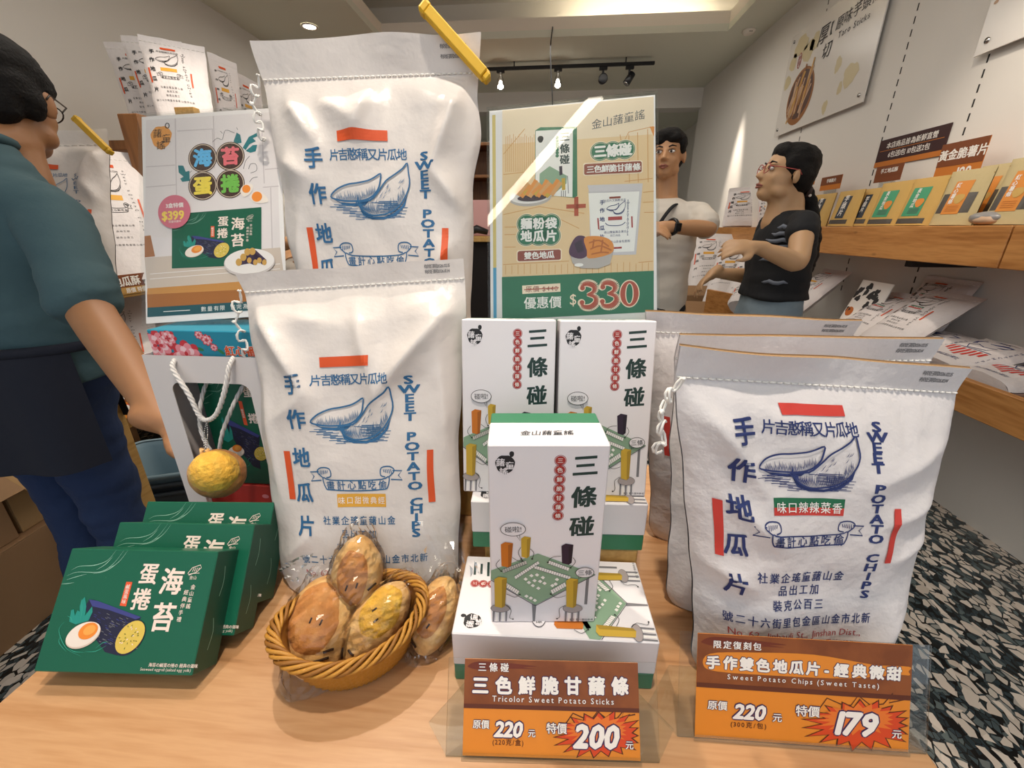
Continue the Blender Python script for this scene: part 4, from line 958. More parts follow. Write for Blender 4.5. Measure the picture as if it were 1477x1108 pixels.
def price_card(label, O, U, V, W, H, quad, kind):
    fr = Face(O, U, V, W, H); e = thing('price_card', label, 'price card', O, 'orange price cards on the table'); f = hmap(quad, W, H); k = .00018
    x0, x1 = quad[0][0], quad[1][0]; px = W / (quad[2][0] - quad[3][0])
    m = MB(); m.fbox(fr(0, 0, -.0006), fr.U, fr.V, fr.N, W, H, .0006, 'card_orange', .0001)
    S = fr
    sp = .515
    d_poly(m, S, [(0, H * (1 - sp)), (W, H * (1 - sp)), (W, H), (0, H)], 'card_brown', k); d_rect(m, S, 0, H * (1 - sp), W, H * (1 - sp) + H * .045, 'card_dark', 1.5 * k)
    br = lambda pts, col, q: d_poly(m, S, smoothline([(a * W, b * H) for a, b in pts], 4, True), col, q)
    br([(.02, .93), (.08, .975), (.24, .965), (.36, .95), (.42, .935), (.34, .925), (.41, .91), (.25, .905), (.10, .885), (.03, .905)], 'card_brush', 1.4 * k)
    if kind == 2: br([(.03, .70), (.06, .81), (.25, .845), (.55, .86), (.82, .80), (.985, .80), (.985, .755), (.99, .72), (.93, .715), (.70, .655), (.40, .64), (.10, .645)], 'card_orange', 1.45 * k)
    bx = (770, 940, 250, 110) if kind == 1 else (775, 800, 235, 100)
    cxy = (805, 935) if kind == 1 else (800, 815)
    # loose comic outline above the burst, then the burst
    up = [(600, -45), (640, -100), (700, -75), (745, -70), (775, -110), (830, -70), (885, -75), (925, -120), (910, -80), (985, -95)]
    d_line(m, S, [f(cxy[0] + (x - 790) * .95, cxy[1] - 10 + y) for x, y in up], .0011, 'line_brown', 1.3 * k)
    burst(m, S, f, cxy[0], cxy[1], 240 if kind == 1 else 225, 118 if kind == 1 else 100, 1.6 * k, 3 + kind, (1012 if kind == 1 else 998))
    u = px
    if kind == 1:
        otext(m, S, '三條碰', *f(245, 588), 46 * u, 2 * k, gap=1.3, ob=.03)
        for ch, x in zip('三色鮮脆甘藷條', (180, 300, 420, 540, 660, 785, 908)): otext(m, S, ch, *f(x, 682), 90 * u, 2 * k, bold=.045, ob=.05)
        otext(m, S, 'Tricolor Sweet Potato Sticks', *f(555, 755), 40 * u, 2 * k, bold=.01, ob=.04, gap=1.36, sx=.95)
        otext(m, S, '原價', *f(188, 882), 44 * u, 2 * k, ob=.06); otext(m, S, '220', *f(332, 905), 100 * u, 2 * k, bold=.04, ob=.06, slant=.2, gap=.92); otext(m, S, '元', *f(450, 928), 40 * u, 2 * k, ob=.06)
        d_text(m, S, '(220克/盒)', *f(328, 975), 32 * u, 'line_brown', 2 * k, bold=.01, gap=1.12)
        otext(m, S, '特價', *f(578, 902), 54 * u, 3 * k, ob=.06); otext(m, S, '200', *f(790, 940), 150 * u, 3.2 * k, bold=.045, ob=.045, slant=.2, gap=.98); otext(m, S, '元', *f(960, 988), 42 * u, 3 * k, ob=.06)
    else:
        otext(m, S, '限定復刻包', *f(282, 487), 36 * u, 2 * k, ob=.02, gap=1.15)
        for ch, x, y in zip('手作雙色地瓜片-經典微甜', (185, 255, 322, 390, 460, 528, 595, 652, 712, 787, 858, 930), (557, 560, 565, 570, 574, 578, 583, 586, 590, 594, 599, 604)): otext(m, S, ch, *f(x, y), 60 * u, 2 * k, bold=.045, ob=.05, rot=-.02)
        otext(m, S, 'Sweet Potato Chips (Sweet Taste)', *f(553, 634), 31 * u, 2 * k, bold=.01, ob=.04, gap=1.42, sx=.95)
        otext(m, S, '原價', *f(208, 734), 42 * u, 2 * k, ob=.06); otext(m, S, '220', *f(343, 760), 88 * u, 2 * k, bold=.04, ob=.06, slant=.2, gap=.95); otext(m, S, '元', *f(455, 785), 40 * u, 2 * k, ob=.06)
        d_text(m, S, '(300克/包)', *f(338, 816), 28 * u, 'line_brown', 2 * k, bold=.01, gap=1.2)
        otext(m, S, '特價', *f(578, 758), 50 * u, 3 * k, ob=.06); otext(m, S, '179', *f(785, 808), 135 * u, 3.2 * k, bold=.045, ob=.045, slant=.2, gap=1.0); otext(m, S, '元', *f(948, 853), 40 * u, 3 * k, ob=.06)
    m.build('printed_card', e)
    m = MB(); a, bq = .016, .018
    m.fbox(fr(-a, -.002, -.0026), fr.U, fr.V, fr.N, W + a + bq, H + .002, .0018, 'acrylic', .0004)
    m.fbox(fr(-.001, -.004, .0004), fr.U, fr.V, fr.N, W + .002, .007, .0012, 'acrylic', .0003)
    zb = .0012; O2 = Vector((fr.O.x, fr.O.y, TT)); U2 = Vector((fr.U.x, fr.U.y, 0)).normalized(); D2 = Vector((-U2.y, U2.x, 0))
    pl_ = [O2 + U2 * (-a) + D2 * .001, O2 + U2 * (W + bq) + D2 * .001, O2 + U2 * (W + bq + .022) + D2 * .028, O2 + U2 * (W + bq - .012) + D2 * .072, O2 + U2 * (-a + .012) + D2 * .072, O2 + U2 * (-a - .022) + D2 * .028]
    m.add([p + Z * .0004 for p in pl_] + [p + Z * (.0004 + zb) for p in pl_], [(5, 4, 3, 2, 1, 0), (6, 7, 8, 9, 10, 11)] + [(i, (i + 1) % 6, 6 + (i + 1) % 6, 6 + i) for i in range(6)], 'acrylic')
    m.build('acrylic_holder', e)
p0, p1 = atZ(667, 1090, TT + .003), atZ(924, 1098, TT + .003)
price_card('orange and brown price card for potato sticks, 200, in front of the stick boxes', p0, p1 - p0, Vector((0, .040, .072)), (p1 - p0).length, .0835, [(97, 545), (1003, 560), (1020, 1073), (97, 1043)], 1)
p0, p1 = atZ(1002, 1063, TT + .003), atZ(1310, 1085, TT + .003)
price_card('orange and brown price card for potato chips, 179, in front of the navy printed sack', p0, p1 - p0, Vector((0, .034, .097)), (p1 - p0).length, .102, [(120, 437), (1005, 487), (1000, 930), (120, 865)], 2)
# ------------------------------------------------------------------ posters in clear acrylic stands
mat('poster_wall', '#e2d9d8', 0.5); mat('poster_wall_line', '#c9bebf', 0.5); mat('poster_page', '#ece6e4', 0.5); mat('poster_table', '#cdbcae', 0.5); mat('poster_wood', '#c58a45', 0.5); mat('poster_wood_dark', '#a4652c', 0.5); mat('poster_teal', '#175058', 0.45)
mat('sign_brown', '#43281f', 0.5); mat('neon_blue', '#5cb4e6', 0.5); mat('neon_pink', '#df6a72', 0.5); mat('neon_yellow', '#ecd34c', 0.5); mat('neon_green', '#6fb64a', 0.5); mat('sign_cream', '#cdb9a4', 0.5); mat('price_pink', '#cf6c80', 0.5); mat('price_yellow', '#f1d35a', 0.5); mat('leaf_teal', '#14737a', 0.5); mat('logo_orange', '#e59a4a', 0.5); mat('dish_white', '#ebe4e0', 0.4); mat('dish_shade', '#cfc4c0', 0.4); mat('roll_purple', '#3c2a48', 0.5); mat('roll_tan', '#c79a4c', 0.5)
mat('poster_tan', '#e6c596', 0.45); mat('poster_tan_lite', '#ecd6b8', 0.45); mat('poster_line', '#d39a5c', 0.45); mat('sign_green', '#1f6f4c', 0.45); mat('sign_maroon', '#8e3f2c', 0.45); mat('price_rust', '#b0492c', 0.45); mat('price_cream', '#f3dfc4', 0.45); mat('chip_orange', '#dd8a32', 0.5); mat('chip_orange_dark', '#b9641c', 0.5); mat('chip_purple', '#4a2344', 0.5); mat('chip_purple_dark', '#2e142c', 0.5); mat('dish_grey', '#b9b0aa', 0.5); mat('page_strip_yellow', '#d8c071', 0.5); mat('page_strip_blue', '#4a9cc4', 0.5); mat('bag_shade', '#cfc9cb', 0.5)

def acrylic_stand(label, cat, fr, W, H, group, draw, over=.003, behind=None, ac='acrylic'):
    e = thing('acrylic_sign', label, cat, fr.O, group)
    m = MB(); m.fbox(fr(0, 0, -.0008), fr.U, fr.V, fr.N, W, H, .0008, 'poster_page', .0001); draw(m, fr); m.build('printed_sheet', e)
    if behind: behind(e)
    m = MB(); m.fbox(fr(-over, -.004, .0022), fr.U, fr.V, fr.N, W + 2 * over, H + .004 + over, .0018, ac, .0004)
    m.fbox(fr(-over, -.004, -.006), fr.U, fr.V, fr.N, W + 2 * over, H + .004 + over * 2, .0018, ac, .0004)
    m.build('acrylic_cover', e)
    m = MB(); O = fr(-over, -.006, -.006); m.fbox(O, fr.U, Vector((-fr.U.y, fr.U.x, 0)).normalized(), fr.U.cross(Vector((-fr.U.y, fr.U.x, 0)).normalized()), W + 2 * over, .05, .002, ac, .0004); m.build('acrylic_foot', e)
    return e
# left poster: seaweed egg rolls
def draw_left(m, S):
    W, H = PW, PH; f = hmap([(18, 85), (690, 18), (738, 1062), (40, 1108)], W, H); P = lambda pts: [f(*p) for p in pts]; k = .00012; u = W / 672
    d_poly(m, S, P([(40, 100), (672, 40), (700, 730), (33, 790)]), 'poster_wall', k)
    for pts in ([(180, 88), (188, 520)], [(190, 150), (360, 135), (370, 330)], [(600, 48), (618, 400)], [(40, 430), (185, 415)], [(40, 330), (180, 318)], [(620, 330), (690, 322)], [(365, 70), (372, 260)], [(650, 420), (660, 730)], [(612, 420), (690, 412)]): d_line(m, S, P(pts), 5 * u, 'poster_wall_line', 1.5 * k)
    d_poly(m, S, P([(33, 672), (62, 668), (84, 772), (34, 778)]), 'poster_wood_dark', 2 * k)
    d_poly(m, S, P([(33, 780), (700, 722), (722, 880), (47, 935)]), 'poster_table', 2 * k)
    d_poly(m, S, P([(47, 932), (722, 878), (726, 925), (45, 962)]), 'poster_wood', 2.2 * k); d_poly(m, S, P([(45, 962), (726, 925), (730, 985), (47, 1030)]), 'poster_wood_dark', 2.2 * k)
    for y in (880, 905): d_line(m, S, P([(60, y - 20), (700, y - 75)]), 3 * u, 'poster_page', 2.4 * k)
    d_poly(m, S, P([(47, 1028), (730, 984), (733, 1030), (47, 1075)]), 'poster_teal', 2.6 * k); d_line(m, S, P([(125, 1048), (255, 1040)]), 3 * u, 'print_white', 3 * k)
    d_text(m, S, '數量有限  售完為止', *f(440, 1027), 26 * u, 'print_white', 3 * k, gap=1.15)
    # round logo
    c = f(113, 182); d_poly(m, S, ell(c[0], c[1], 50 * u, 58 * u, 24, wob=.06), 'logo_orange', 2 * k)
    for ch, (x, y) in zip('藷童謠', ((95, 165), (138, 188), (112, 222))): d_text(m, S, ch, *f(x, y), 46 * u, 'ink_black', 3 * k)
    d_line(m, S, ell(*f(142, 125), 10 * u, 13 * u, 10), 4 * u, 'ink_black', 3 * k, closed=True)
    # four round signs
    for ch, x, y, col in (('海', 314, 280, 'neon_blue'), ('苔', 449, 268, 'neon_pink'), ('蛋', 315, 418, 'neon_yellow'), ('捲', 450, 405, 'neon_green')):
        c = f(x, y); d_poly(m, S, ell(c[0], c[1], 70 * u, 72 * u, 30), 'sign_brown', 3 * k); d_line(m, S, ell(c[0], c[1], 64 * u, 66 * u, 30), 4 * u, 'sign_cream', 4 * k, closed=True); d_text(m, S, ch, c[0], c[1], 92 * u, col, 5 * k, bold=.045)
    for pts in ([(465, 195), (480, 150), (498, 160), (505, 200), (480, 205)], [(510, 225), (540, 170), (580, 148), (582, 165), (560, 175), (575, 190), (545, 205), (525, 235)], [(525, 240), (560, 210), (582, 208), (575, 240), (548, 248)], [(195, 320), (220, 320), (232, 350), (250, 345), (252, 395), (215, 400), (205, 385), (222, 375), (198, 355)]): d_poly(m, S, P(pts), 'leaf_teal', 3 * k)
    for pts in ([(362, 200), (385, 180), (410, 185), (425, 140), (470, 152)], [(400, 145), (410, 155)], [(480, 125), (485, 135)], [(515, 330), (525, 290), (545, 265)], [(540, 330), (550, 305), (575, 305), (580, 335), (550, 350)], [(545, 395), (560, 375), (585, 368)], [(262, 345), (250, 355)]): d_line(m, S, smoothline(P(pts), 4), 2.2 * u, 'ink_grey', 3 * k)
    for pts, yk in (([(500, 440), (520, 410), (560, 408), (555, 445), (520, 470)], (530, 430, 20)), ([(548, 470), (570, 440), (610, 450), (640, 490), (580, 500)], (583, 468, 25))):
        d_poly(m, S, smoothline(P(pts), 4, True), 'egg_white', 5.5 * k); c = f(yk[0], yk[1]); d_poly(m, S, ell(c[0], c[1], yk[2] * u, yk[2] * u, 18), 'yolk', 6 * k)
    # carton picture
    q = [f(262, 548), f(605, 520), f(607, 808), f(166, 832)]; q[0] = f(166, 562)
    d_poly(m, S, [q[0], q[1], q[2], q[3]], 'carton_green', 4 * k)
    def sub(quad, w, h):
        a, b, c, d = [Vector((*p, 0)) for p in quad]
        def T(x, y, hh): s, t = x / w, y / h; p = (d * (1 - s) + c * s) * (1 - t) + (a * (1 - s) + b * s) * t; return S(p.x, p.y, 4.5 * k + hh * .6)
        return T
    green_art(m, sub(q, GW, GH), GW, GH, True, k)
    # price roundel
    c = f(180, 551); d_poly(m, S, ell(c[0], c[1], 78 * u, 82 * u, 30), 'price_pink', 14 * k); d_text(m, S, '3盒特價', *f(182, 520), 25 * u, 'print_white', 15 * k, bold=.02); d_text(m, S, '$399', *f(174, 568), 60 * u, 'price_yellow', 15 * k, bold=.03, sx=.9); d_text(m, S, '限量供應中', *f(184, 600), 12 * u, 'print_white', 15 * k)
    # plate of rolls
    c = f(550, 800); d_poly(m, S, ell(c[0], c[1], 122 * u, 66 * u, 34), 'dish_shade', 14 * k); c = f(550, 795); d_poly(m, S, ell(c[0], c[1], 118 * u, 60 * u, 34), 'dish_white', 15 * k)
    for a, b in (((498, 800), (550, 790)), ((520, 775), (580, 800)), ((540, 748), (600, 790)), ((565, 745), (625, 800))):
        d_line(m, S, P([a, b]), 30 * u, 'roll_purple', 16 * k); c = f(*a); d_poly(m, S, ell(c[0], c[1], 15 * u, 18 * u, 14), 'roll_tan', 17 * k); c = f(*b); d_poly(m, S, ell(c[0], c[1], 11 * u, 14 * u, 14), 'roll_tan', 17 * k)
PW, PH = .209, .316
frL = Face((-.586, .560, 1.1335), (.2086, .0209, .0131), (-.0304, .1229, .2895), PW, PH)
acrylic_stand('seaweed egg roll poster in a clear stand behind the paper gift bag', 'poster', frL, PW, PH, 'posters in clear stands', draw_left, ac='acrylic_clear')
# right poster: the bundle price
RQ = [(98, 228), (758, 175), (778, 1080), (105, 1088)]
def mini_stick(m, S, P, f, u, k):
    d_poly(m, S, P([(282, 308), (302, 296), (448, 296), (452, 570), (440, 577), (282, 560)]), 'sign_green', k); d_poly(m, S, P([(284, 310), (432, 304), (432, 575), (284, 562)]), 'print_white', 1.5 * k)
    c = f(303, 343); d_poly(m, S, ell(c[0], c[1], 12 * u, 14 * u, 14, wob=.06), 'ink_black', 2 * k)
    for ch, y in zip('三條碰', (335, 382, 425)): d_text(m, S, ch, *f(400, y), 40 * u, 'ink_dark_green', 2 * k, bold=.03)
    for i in range(7): c = f(370, 338 + 12 * i); d_poly(m, S, ell(c[0], c[1], 7 * u, 7 * u, 10), 'sign_green', 2 * k)
    d_poly(m, S, P([(300, 480), (340, 450), (410, 490), (408, 520), (360, 560), (300, 530)]), 'art_green', 2 * k); d_poly(m, S, P([(378, 452), (390, 450), (392, 485), (380, 488)]), 'stick_purple', 2.5 * k); d_poly(m, S, P([(388, 500), (402, 498), (404, 545), (390, 547)]), 'stick_yellow', 2.5 * k)
    for x in (388, 396, 404): d_line(m, S, P([(x, 548), (x, 572)]), 2.5 * u, 'ink_grey', 2.5 * k)
    d_line(m, S, P([(412, 490), (416, 560)]), 2.5 * u, 'ink_grey', 2 * k)
def mini_sack(m, S, f, P, u, k):
    d_poly(m, S, P([(492, 528), (713, 524), (710, 560), (690, 808), (505, 810), (500, 560)]), 'bag_shade', k); d_poly(m, S, P([(496, 560), (700, 556), (682, 795), (512, 800)]), 'print_white', 1.5 * k)
    d_line(m, S, P([(493, 556), (712, 552)]), 2.5 * u, 'bag_shade', 1.8 * k)
    T = lambda p, hh: S(*f(570 + (p[0] - 470) / 440 * 75, 592 + (p[1] - 582) / 250 * 55), 2 * k + hh * .5)
    potato(m, T, 'ink_navy', k, False, fill='print_white', lw=1.6)
    d_poly(m, S, P([(580, 576), (625, 574), (625, 582), (580, 584)]), 'sign_maroon', 2 * k); d_poly(m, S, P([(576, 656), (632, 654), (632, 668), (576, 670)]), 'stamp_red', 2 * k); d_poly(m, S, P([(532, 660), (538, 660), (542, 705), (536, 705)]), 'stamp_red', 2 * k); d_poly(m, S, P([(668, 655), (674, 655), (676, 700), (670, 700)]), 'stamp_red', 2 * k); d_poly(m, S, P([(580, 778), (632, 776), (632, 783), (580, 785)]), 'stamp_red', 2 * k)
    for ch, y in zip('手作地瓜片', (598, 630, 665, 700, 735)): d_text(m, S, ch, *f(552, y), 20 * u, 'ink_navy', 2 * k, bold=.03)
    for i, ch in enumerate('SWEETPOTATOCHIPS'): d_text(m, S, ch, *f(655, 592 + 9 * i), 11 * u, 'ink_navy', 2 * k, bold=.02)
    d_text(m, S, '地瓜片又稱憨吉片', *f(602, 590), 11 * u, 'ink_navy', 2 * k); d_text(m, S, '金山藷童謠企業社', *f(605, 716), 11 * u, 'ink_navy', 2 * k); d_text(m, S, '加工出品', *f(605, 730), 10 * u, 'ink_navy', 2 * k); d_text(m, S, '新北市金山區金包里街', *f(608, 755), 11 * u, 'ink_navy', 2 * k)
    d_line(m, S, smoothline(P([(565, 680), (580, 690), (625, 690), (645, 678)]), 4), 3 * u, 'ink_navy', 2 * k)
def numeral3(m, S, f, x, y, w, h, sw, col, hh):
    """serif-like 3 with swelling strokes"""
    top = smoothline([(x - w * .42, y - h * .30), (x - w * .36, y - h * .43), (x - w * .05, y - h * .48), (x + w * .30, y - h * .36), (x + w * .26, y - h * .14), (x - w * .10, y - h * .03)], 6)
    bot = smoothline([(x - w * .10, y - h * .03), (x + w * .34, y + h * .06), (x + w * .40, y + h * .28), (x + w * .10, y + h * .46), (x - w * .30, y + h * .45), (x - w * .44, y + h * .30)], 6)
    for pts in (top, bot):
        n = len(pts)
        for i in range(n - 1): d_line(m, S, [f(*pts[i]), f(*pts[i + 1])], sw * (.42 + .75 * math.sin(math.pi * (i + .5) / (n - 1))), col, hh + i * 1e-6)
        for p in pts: c = f(*p); 
    for (dx, dy) in ((-.38, -.30), (-.40, .28)): c = f(x + w * dx, y + h * dy); d_poly(m, S, ell(c[0], c[1], sw * .55), col, hh + 3e-5)
def numeral0(m, S, f, x, y, w, h, t, col, hh):
    o = [f(x + w * .5 * math.cos(a), y + h * .5 * math.sin(a)) for a in [2 * math.pi * i / 36 for i in range(36)]]; i_ = [f(x + (w * .5 - t[0]) * math.cos(a), y + (h * .5 - t[1]) * math.sin(a)) for a in [2 * math.pi * i / 36 for i in range(36)]]
    m.add([S(*p, hh) for p in o + i_], [(i, (i + 1) % 36, 36 + (i + 1) % 36, 36 + i) for i in range(36)], col)
def draw_right(m, S):
    W, H = RW, RH; f = hmap(RQ, W, H); P = lambda pts: [f(*p) for p in pts]; k = .00012; u = W / 660
    d_poly(m, S, P([(150, 226), (752, 182), (764, 1040), (152, 1062)]), 'poster_tan', k)
    d_poly(m, S, P([(150, 226), (752, 182), (756, 330), (150, 360)]), 'poster_tan_lite', 1.2 * k)
    rnd = random.Random(9)
    # faint line drawing of an old street
    for i in range(16): d_line(m, S, P([(165 + 7.5 * i, 320 + 20 * rnd.random()), (165 + 7.5 * i, 470)]), 2.2 * u, 'poster_line', 1.5 * k)
    for pts in ([(600, 430), (655, 320), (752, 300)], [(655, 330), (660, 520)], [(690, 322), (695, 520)], [(730, 310), (735, 520)], [(155, 640), (300, 610), (480, 640)], [(160, 690), (210, 690)], [(160, 720), (205, 720)], [(640, 515), (752, 505)], [(715, 560), (758, 556)], [(715, 600), (758, 598)], [(155, 480), (260, 470)], [(155, 840), (420, 830)], [(720, 640), (760, 640)], [(620, 330), (640, 430)], [(155, 400), (240, 300)], [(380, 660), (460, 700)], [(160, 770), (205, 770)], [(700, 840), (758, 836)]): d_line(m, S, P(pts), 3 * u, 'poster_line', 1.5 * k)
    for i in range(24): x = 165 + 25 * i; d_line(m, S, P([(x, 845 - 8 * rnd.random()), (x, 880)]), 2.2 * u, 'poster_line', 1.5 * k)
    d_poly(m, S, P([(738, 300), (755, 340), (757, 300)]), 'chip_orange', 1.6 * k)
    d_text(m, S, '金山藷童謠', *f(612, 270), 42 * u, 'ink_grey', 2 * k, slant=.15, rot=.12)
    # plate of sticks and stick box
    c = f(262, 575); d_poly(m, S, ell(c[0], c[1], 86 * u, 34 * u, 30), 'dish_grey', 2 * k); c = f(262, 568); d_poly(m, S, ell(c[0], c[1], 84 * u, 30 * u, 30), 'dish_white', 2.5 * k)
    mini_stick(m, lambda x, y, h: S(x, y, h + 2.5 * k), P, f, u, k)
    c = f(270, 575); d_poly(m, S, ell(c[0], c[1], 60 * u, 14 * u, 20), 'chip_purple_dark', 6 * k)
    for i in range(14): x = 205 + 11 * i; d_line(m, S, P([(x, 560 + (i % 3) * 6), (x + 38, 505 + (i % 4) * 10)]), 17 * u, ('chip_orange', 'poster_line', 'chip_orange', 'stick_yellow')[i % 4], (6.5 + i * .05) * k)
    # round name signs
    for ch, x, y in (('三', 541, 395), ('條', 591, 393), ('碰', 641, 389)):
        c = f(x, y); d_poly(m, S, ell(c[0], c[1], 41 * u, 40 * u, 28), 'price_cream', 2 * k)
    for ch, x, y in (('三', 541, 395), ('條', 591, 393), ('碰', 641, 389)):
        c = f(x, y); d_line(m, S, ell(c[0], c[1], 37 * u, 36 * u, 28), 3 * u, 'sign_green', 2.5 * k, closed=True); d_poly(m, S, ell(c[0], c[1], 34 * u, 33 * u, 28), 'sign_green', 3 * k); d_text(m, S, ch, c[0], c[1], 52 * u, 'print_white', 4 * k, bold=.045)
    d_poly(m, S, P([(474, 445), (480, 440), (705, 432), (712, 438), (712, 478), (705, 484), (482, 491), (474, 486)]), 'price_cream', 2 * k); d_poly(m, S, P([(478, 448), (484, 444), (702, 436), (708, 441), (708, 476), (702, 480), (484, 487), (478, 483)]), 'sign_maroon', 3 * k)
    for ch, x in zip('三色鮮脆甘藷條', (503, 533, 563, 593, 624, 655, 688)): d_text(m, S, ch, *f(x, 466 - (x - 503) * .04), 31 * u, 'print_white', 4 * k, bold=.03)
    for q in ([(408, 604), (486, 602), (486, 618), (408, 620)], [(439, 574), (456, 574), (457, 650), (440, 650)]): d_poly(m, S, P(q), 'price_rust', 3 * k)
    for row, y in (('麵粉袋', 678), ('地瓜片', 728)):
        for ch, x in zip(row, (248, 298, 347)): c = f(x, y); d_poly(m, S, ell(c[0], c[1], 42 * u, 42 * u, 26), 'price_cream', 2 * k)
    for row, y in (('麵粉袋', 678), ('地瓜片', 728)):
        for ch, x in zip(row, (248, 298, 347)): c = f(x, y); d_line(m, S, ell(c[0], c[1], 38 * u, 38 * u, 26), 3 * u, 'sign_green', 2.3 * k, closed=True); d_poly(m, S, ell(c[0], c[1], 35 * u, 35 * u, 26), 'sign_green', 3 * k)
    for row, y in (('麵粉袋', 678), ('地瓜片', 728)):
        for ch, x in zip(row, (248, 298, 347)): d_text(m, S, ch, *f(x, y), 48 * u, 'print_white', 4 * k, bold=.04)
    d_poly(m, S, P([(209, 790), (216, 783), (384, 779), (391, 785), (391, 822), (384, 828), (216, 832), (209, 826)]), 'price_cream', 2 * k); d_poly(m, S, P([(213, 793), (219, 787), (381, 783), (387, 788), (387, 820), (381, 824), (219, 828), (213, 823)]), 'sign_maroon', 3 * k)
    d_text(m, S, '雙色地瓜', *f(300, 805), 31 * u, 'print_white', 4 * k, bold=.03)
    mini_sack(m, S, f, P, u, 2 * k)
    # cup of chips
    d_poly(m, S, P([(425, 805), (600, 790), (585, 845), (540, 862), (470, 860), (435, 840)]), 'dish_grey', 8 * k)
    d_poly(m, S, smoothline(P([(420, 790), (432, 755), (455, 730), (490, 740), (498, 800), (470, 822), (430, 812)]), 3, True), 'chip_purple', 9 * k); d_poly(m, S, P([(440, 760), (470, 745), (480, 790), (455, 800)]), 'chip_purple_dark', 9.5 * k)
    d_poly(m, S, smoothline(P([(480, 740), (530, 732), (580, 745), (600, 775), (585, 805), (500, 822), (492, 790)]), 3, True), 'chip_orange', 9.2 * k)
    for pts in ([(500, 760), (540, 750), (580, 775)], [(505, 785), (545, 772), (590, 790)], [(510, 805), (550, 798), (580, 800)], [(520, 745), (515, 780)], [(555, 748), (548, 800)]): d_line(m, S, smoothline(P(pts), 4), 6 * u, 'chip_orange_dark', 9.8 * k)
    c = f(460, 847); d_poly(m, S, ell(c[0], c[1], 18 * u, 7 * u, 14), 'print_white', 10 * k)
    # price band
    d_poly(m, S, P([(150, 890), (762, 874), (764, 1040), (152, 1062)]), 'sign_green', 2 * k)
    d_poly(m, S, P([(232, 926), (386, 919), (387, 953), (233, 960)]), 'price_cream', 3 * k); d_text(m, S, '原價 $440', *f(310, 940), 27 * u, 'sign_maroon', 4 * k, gap=1.1); d_line(m, S, P([(240, 943), (380, 937)]), 3.5 * u, 'price_rust', 5 * k)
    d_text(m, S, '優惠價', *f(315, 996), 51 * u, 'print_white', 4 * k, bold=.015); d_text(m, S, '$', *f(438, 983), 62 * u, 'price_cream', 4 * k, sx=.9)
    for x, y in ((502, 970), (584, 967)):
        numeral3(m, S, f, x, y, 76, 104, 27 * u, 'price_cream', 4 * k); numeral3(m, S, f, x, y, 70, 100, 17 * u, 'price_rust', 5 * k)
    numeral0(m, S, f, 665, 965, 82, 112, (28, 17), 'price_cream', 4 * k); numeral0(m, S, f, 665, 965, 74, 103, (20, 9), 'price_rust', 5 * k)
RW, RH = .219, .295
frR = Face((-.074, .556, 1.140), (.2195, -.0100, .0120), (-.0102, .1042, .2753), RW, RH)
def behind_R(e):
    m = MB(); m.fbox(frR(.0, .003, -.0032), frR.U, frR.V, frR.N, .03, RH - .01, .0008, 'poster_page', .0001)
    fr2 = Face(frR(0, .003, -.0024), frR.U, frR.V, .03, RH)
    m.build('rear_sheet', e)
acrylic_stand('bundle price poster in a clear stand above the white stick boxes, reading 330', 'poster', frR, RW, RH, 'posters in clear stands', lambda m, S: (draw_right(m, S), d_rect(m, S, .004, .004, .0085, RH * .27, 'page_strip_blue', .00015), d_rect(m, S, .004, RH * .27, .0085, RH - .006, 'page_strip_yellow', .00015)))
# ------------------------------------------------------------------ right wall: shelves, pouches, boards
mat('pouch_kraft', '#c9a35a', 0.6, bump=0.15, bscale=60); mat('pouch_side', '#a98546', 0.6); mat('pouch_pale', '#c2b184', 0.55, bump=0.15, bscale=60); mat('label_green', '#3f9a70', 0.5); mat('label_orange', '#d98a35', 0.5); mat('label_dark', '#2b3440', 0.5); mat('window_dark', '#55504a', 0.3); mat('tag_brown', '#7d4421', 0.5); mat('tag_maroon', '#3b1c1d', 0.5); mat('tag_orange', '#c8782c', 0.5); mat('carton_brown', '#a07c58', 0.8, bump=0.1, bscale=30); mat('carton_tan', '#b39062', 0.8, bump=0.1, bscale=30); mat('tape_grey', '#a8a29a', 0.4); mat('board_white', '#e4e0da', 0.25); mat('beige_blob', '#cfc29c', 0.4); mat('bowl_wood', '#9a6638', 0.5); mat('taro', '#c2a184', 0.5); mat('taro_dark', '#5a4038', 0.5); mat('cow_black', '#1c1a1c', 0.5); mat('film_grey', '#8f8d8c', 0.3)
NX = 1.70                                             # front of the upper shelf
def shelf(label, y0, y1):
    e = thing('wall_shelf', label, 'shelf', (NX, (y0 + y1) / 2, 1.12), 'thick wooden wall shelves on the right')
    m = MB(); m.box(NX, y0, 1.122, XR - .002, y1, 1.276, 'shelf_wood', .003); m.build('shelf_board', e)
    m = MB(); yy = y0 + .45
    while yy < y1: m.box(NX + .05, yy, 1.09, XR - .002, yy + .04, 1.122, 'dark_metal', .002); yy += .9; break
    m.build('support_bracket', e)
shelf('thick wooden wall shelf carrying the pouches, the long section behind the woman', 1.775, 4.72)
shelf('thick wooden wall shelf section at the right edge of the view, past the seam', .35, 1.768)
ZS = 1.2765
def px_y(px, py, x): return atX(px, py, x).y
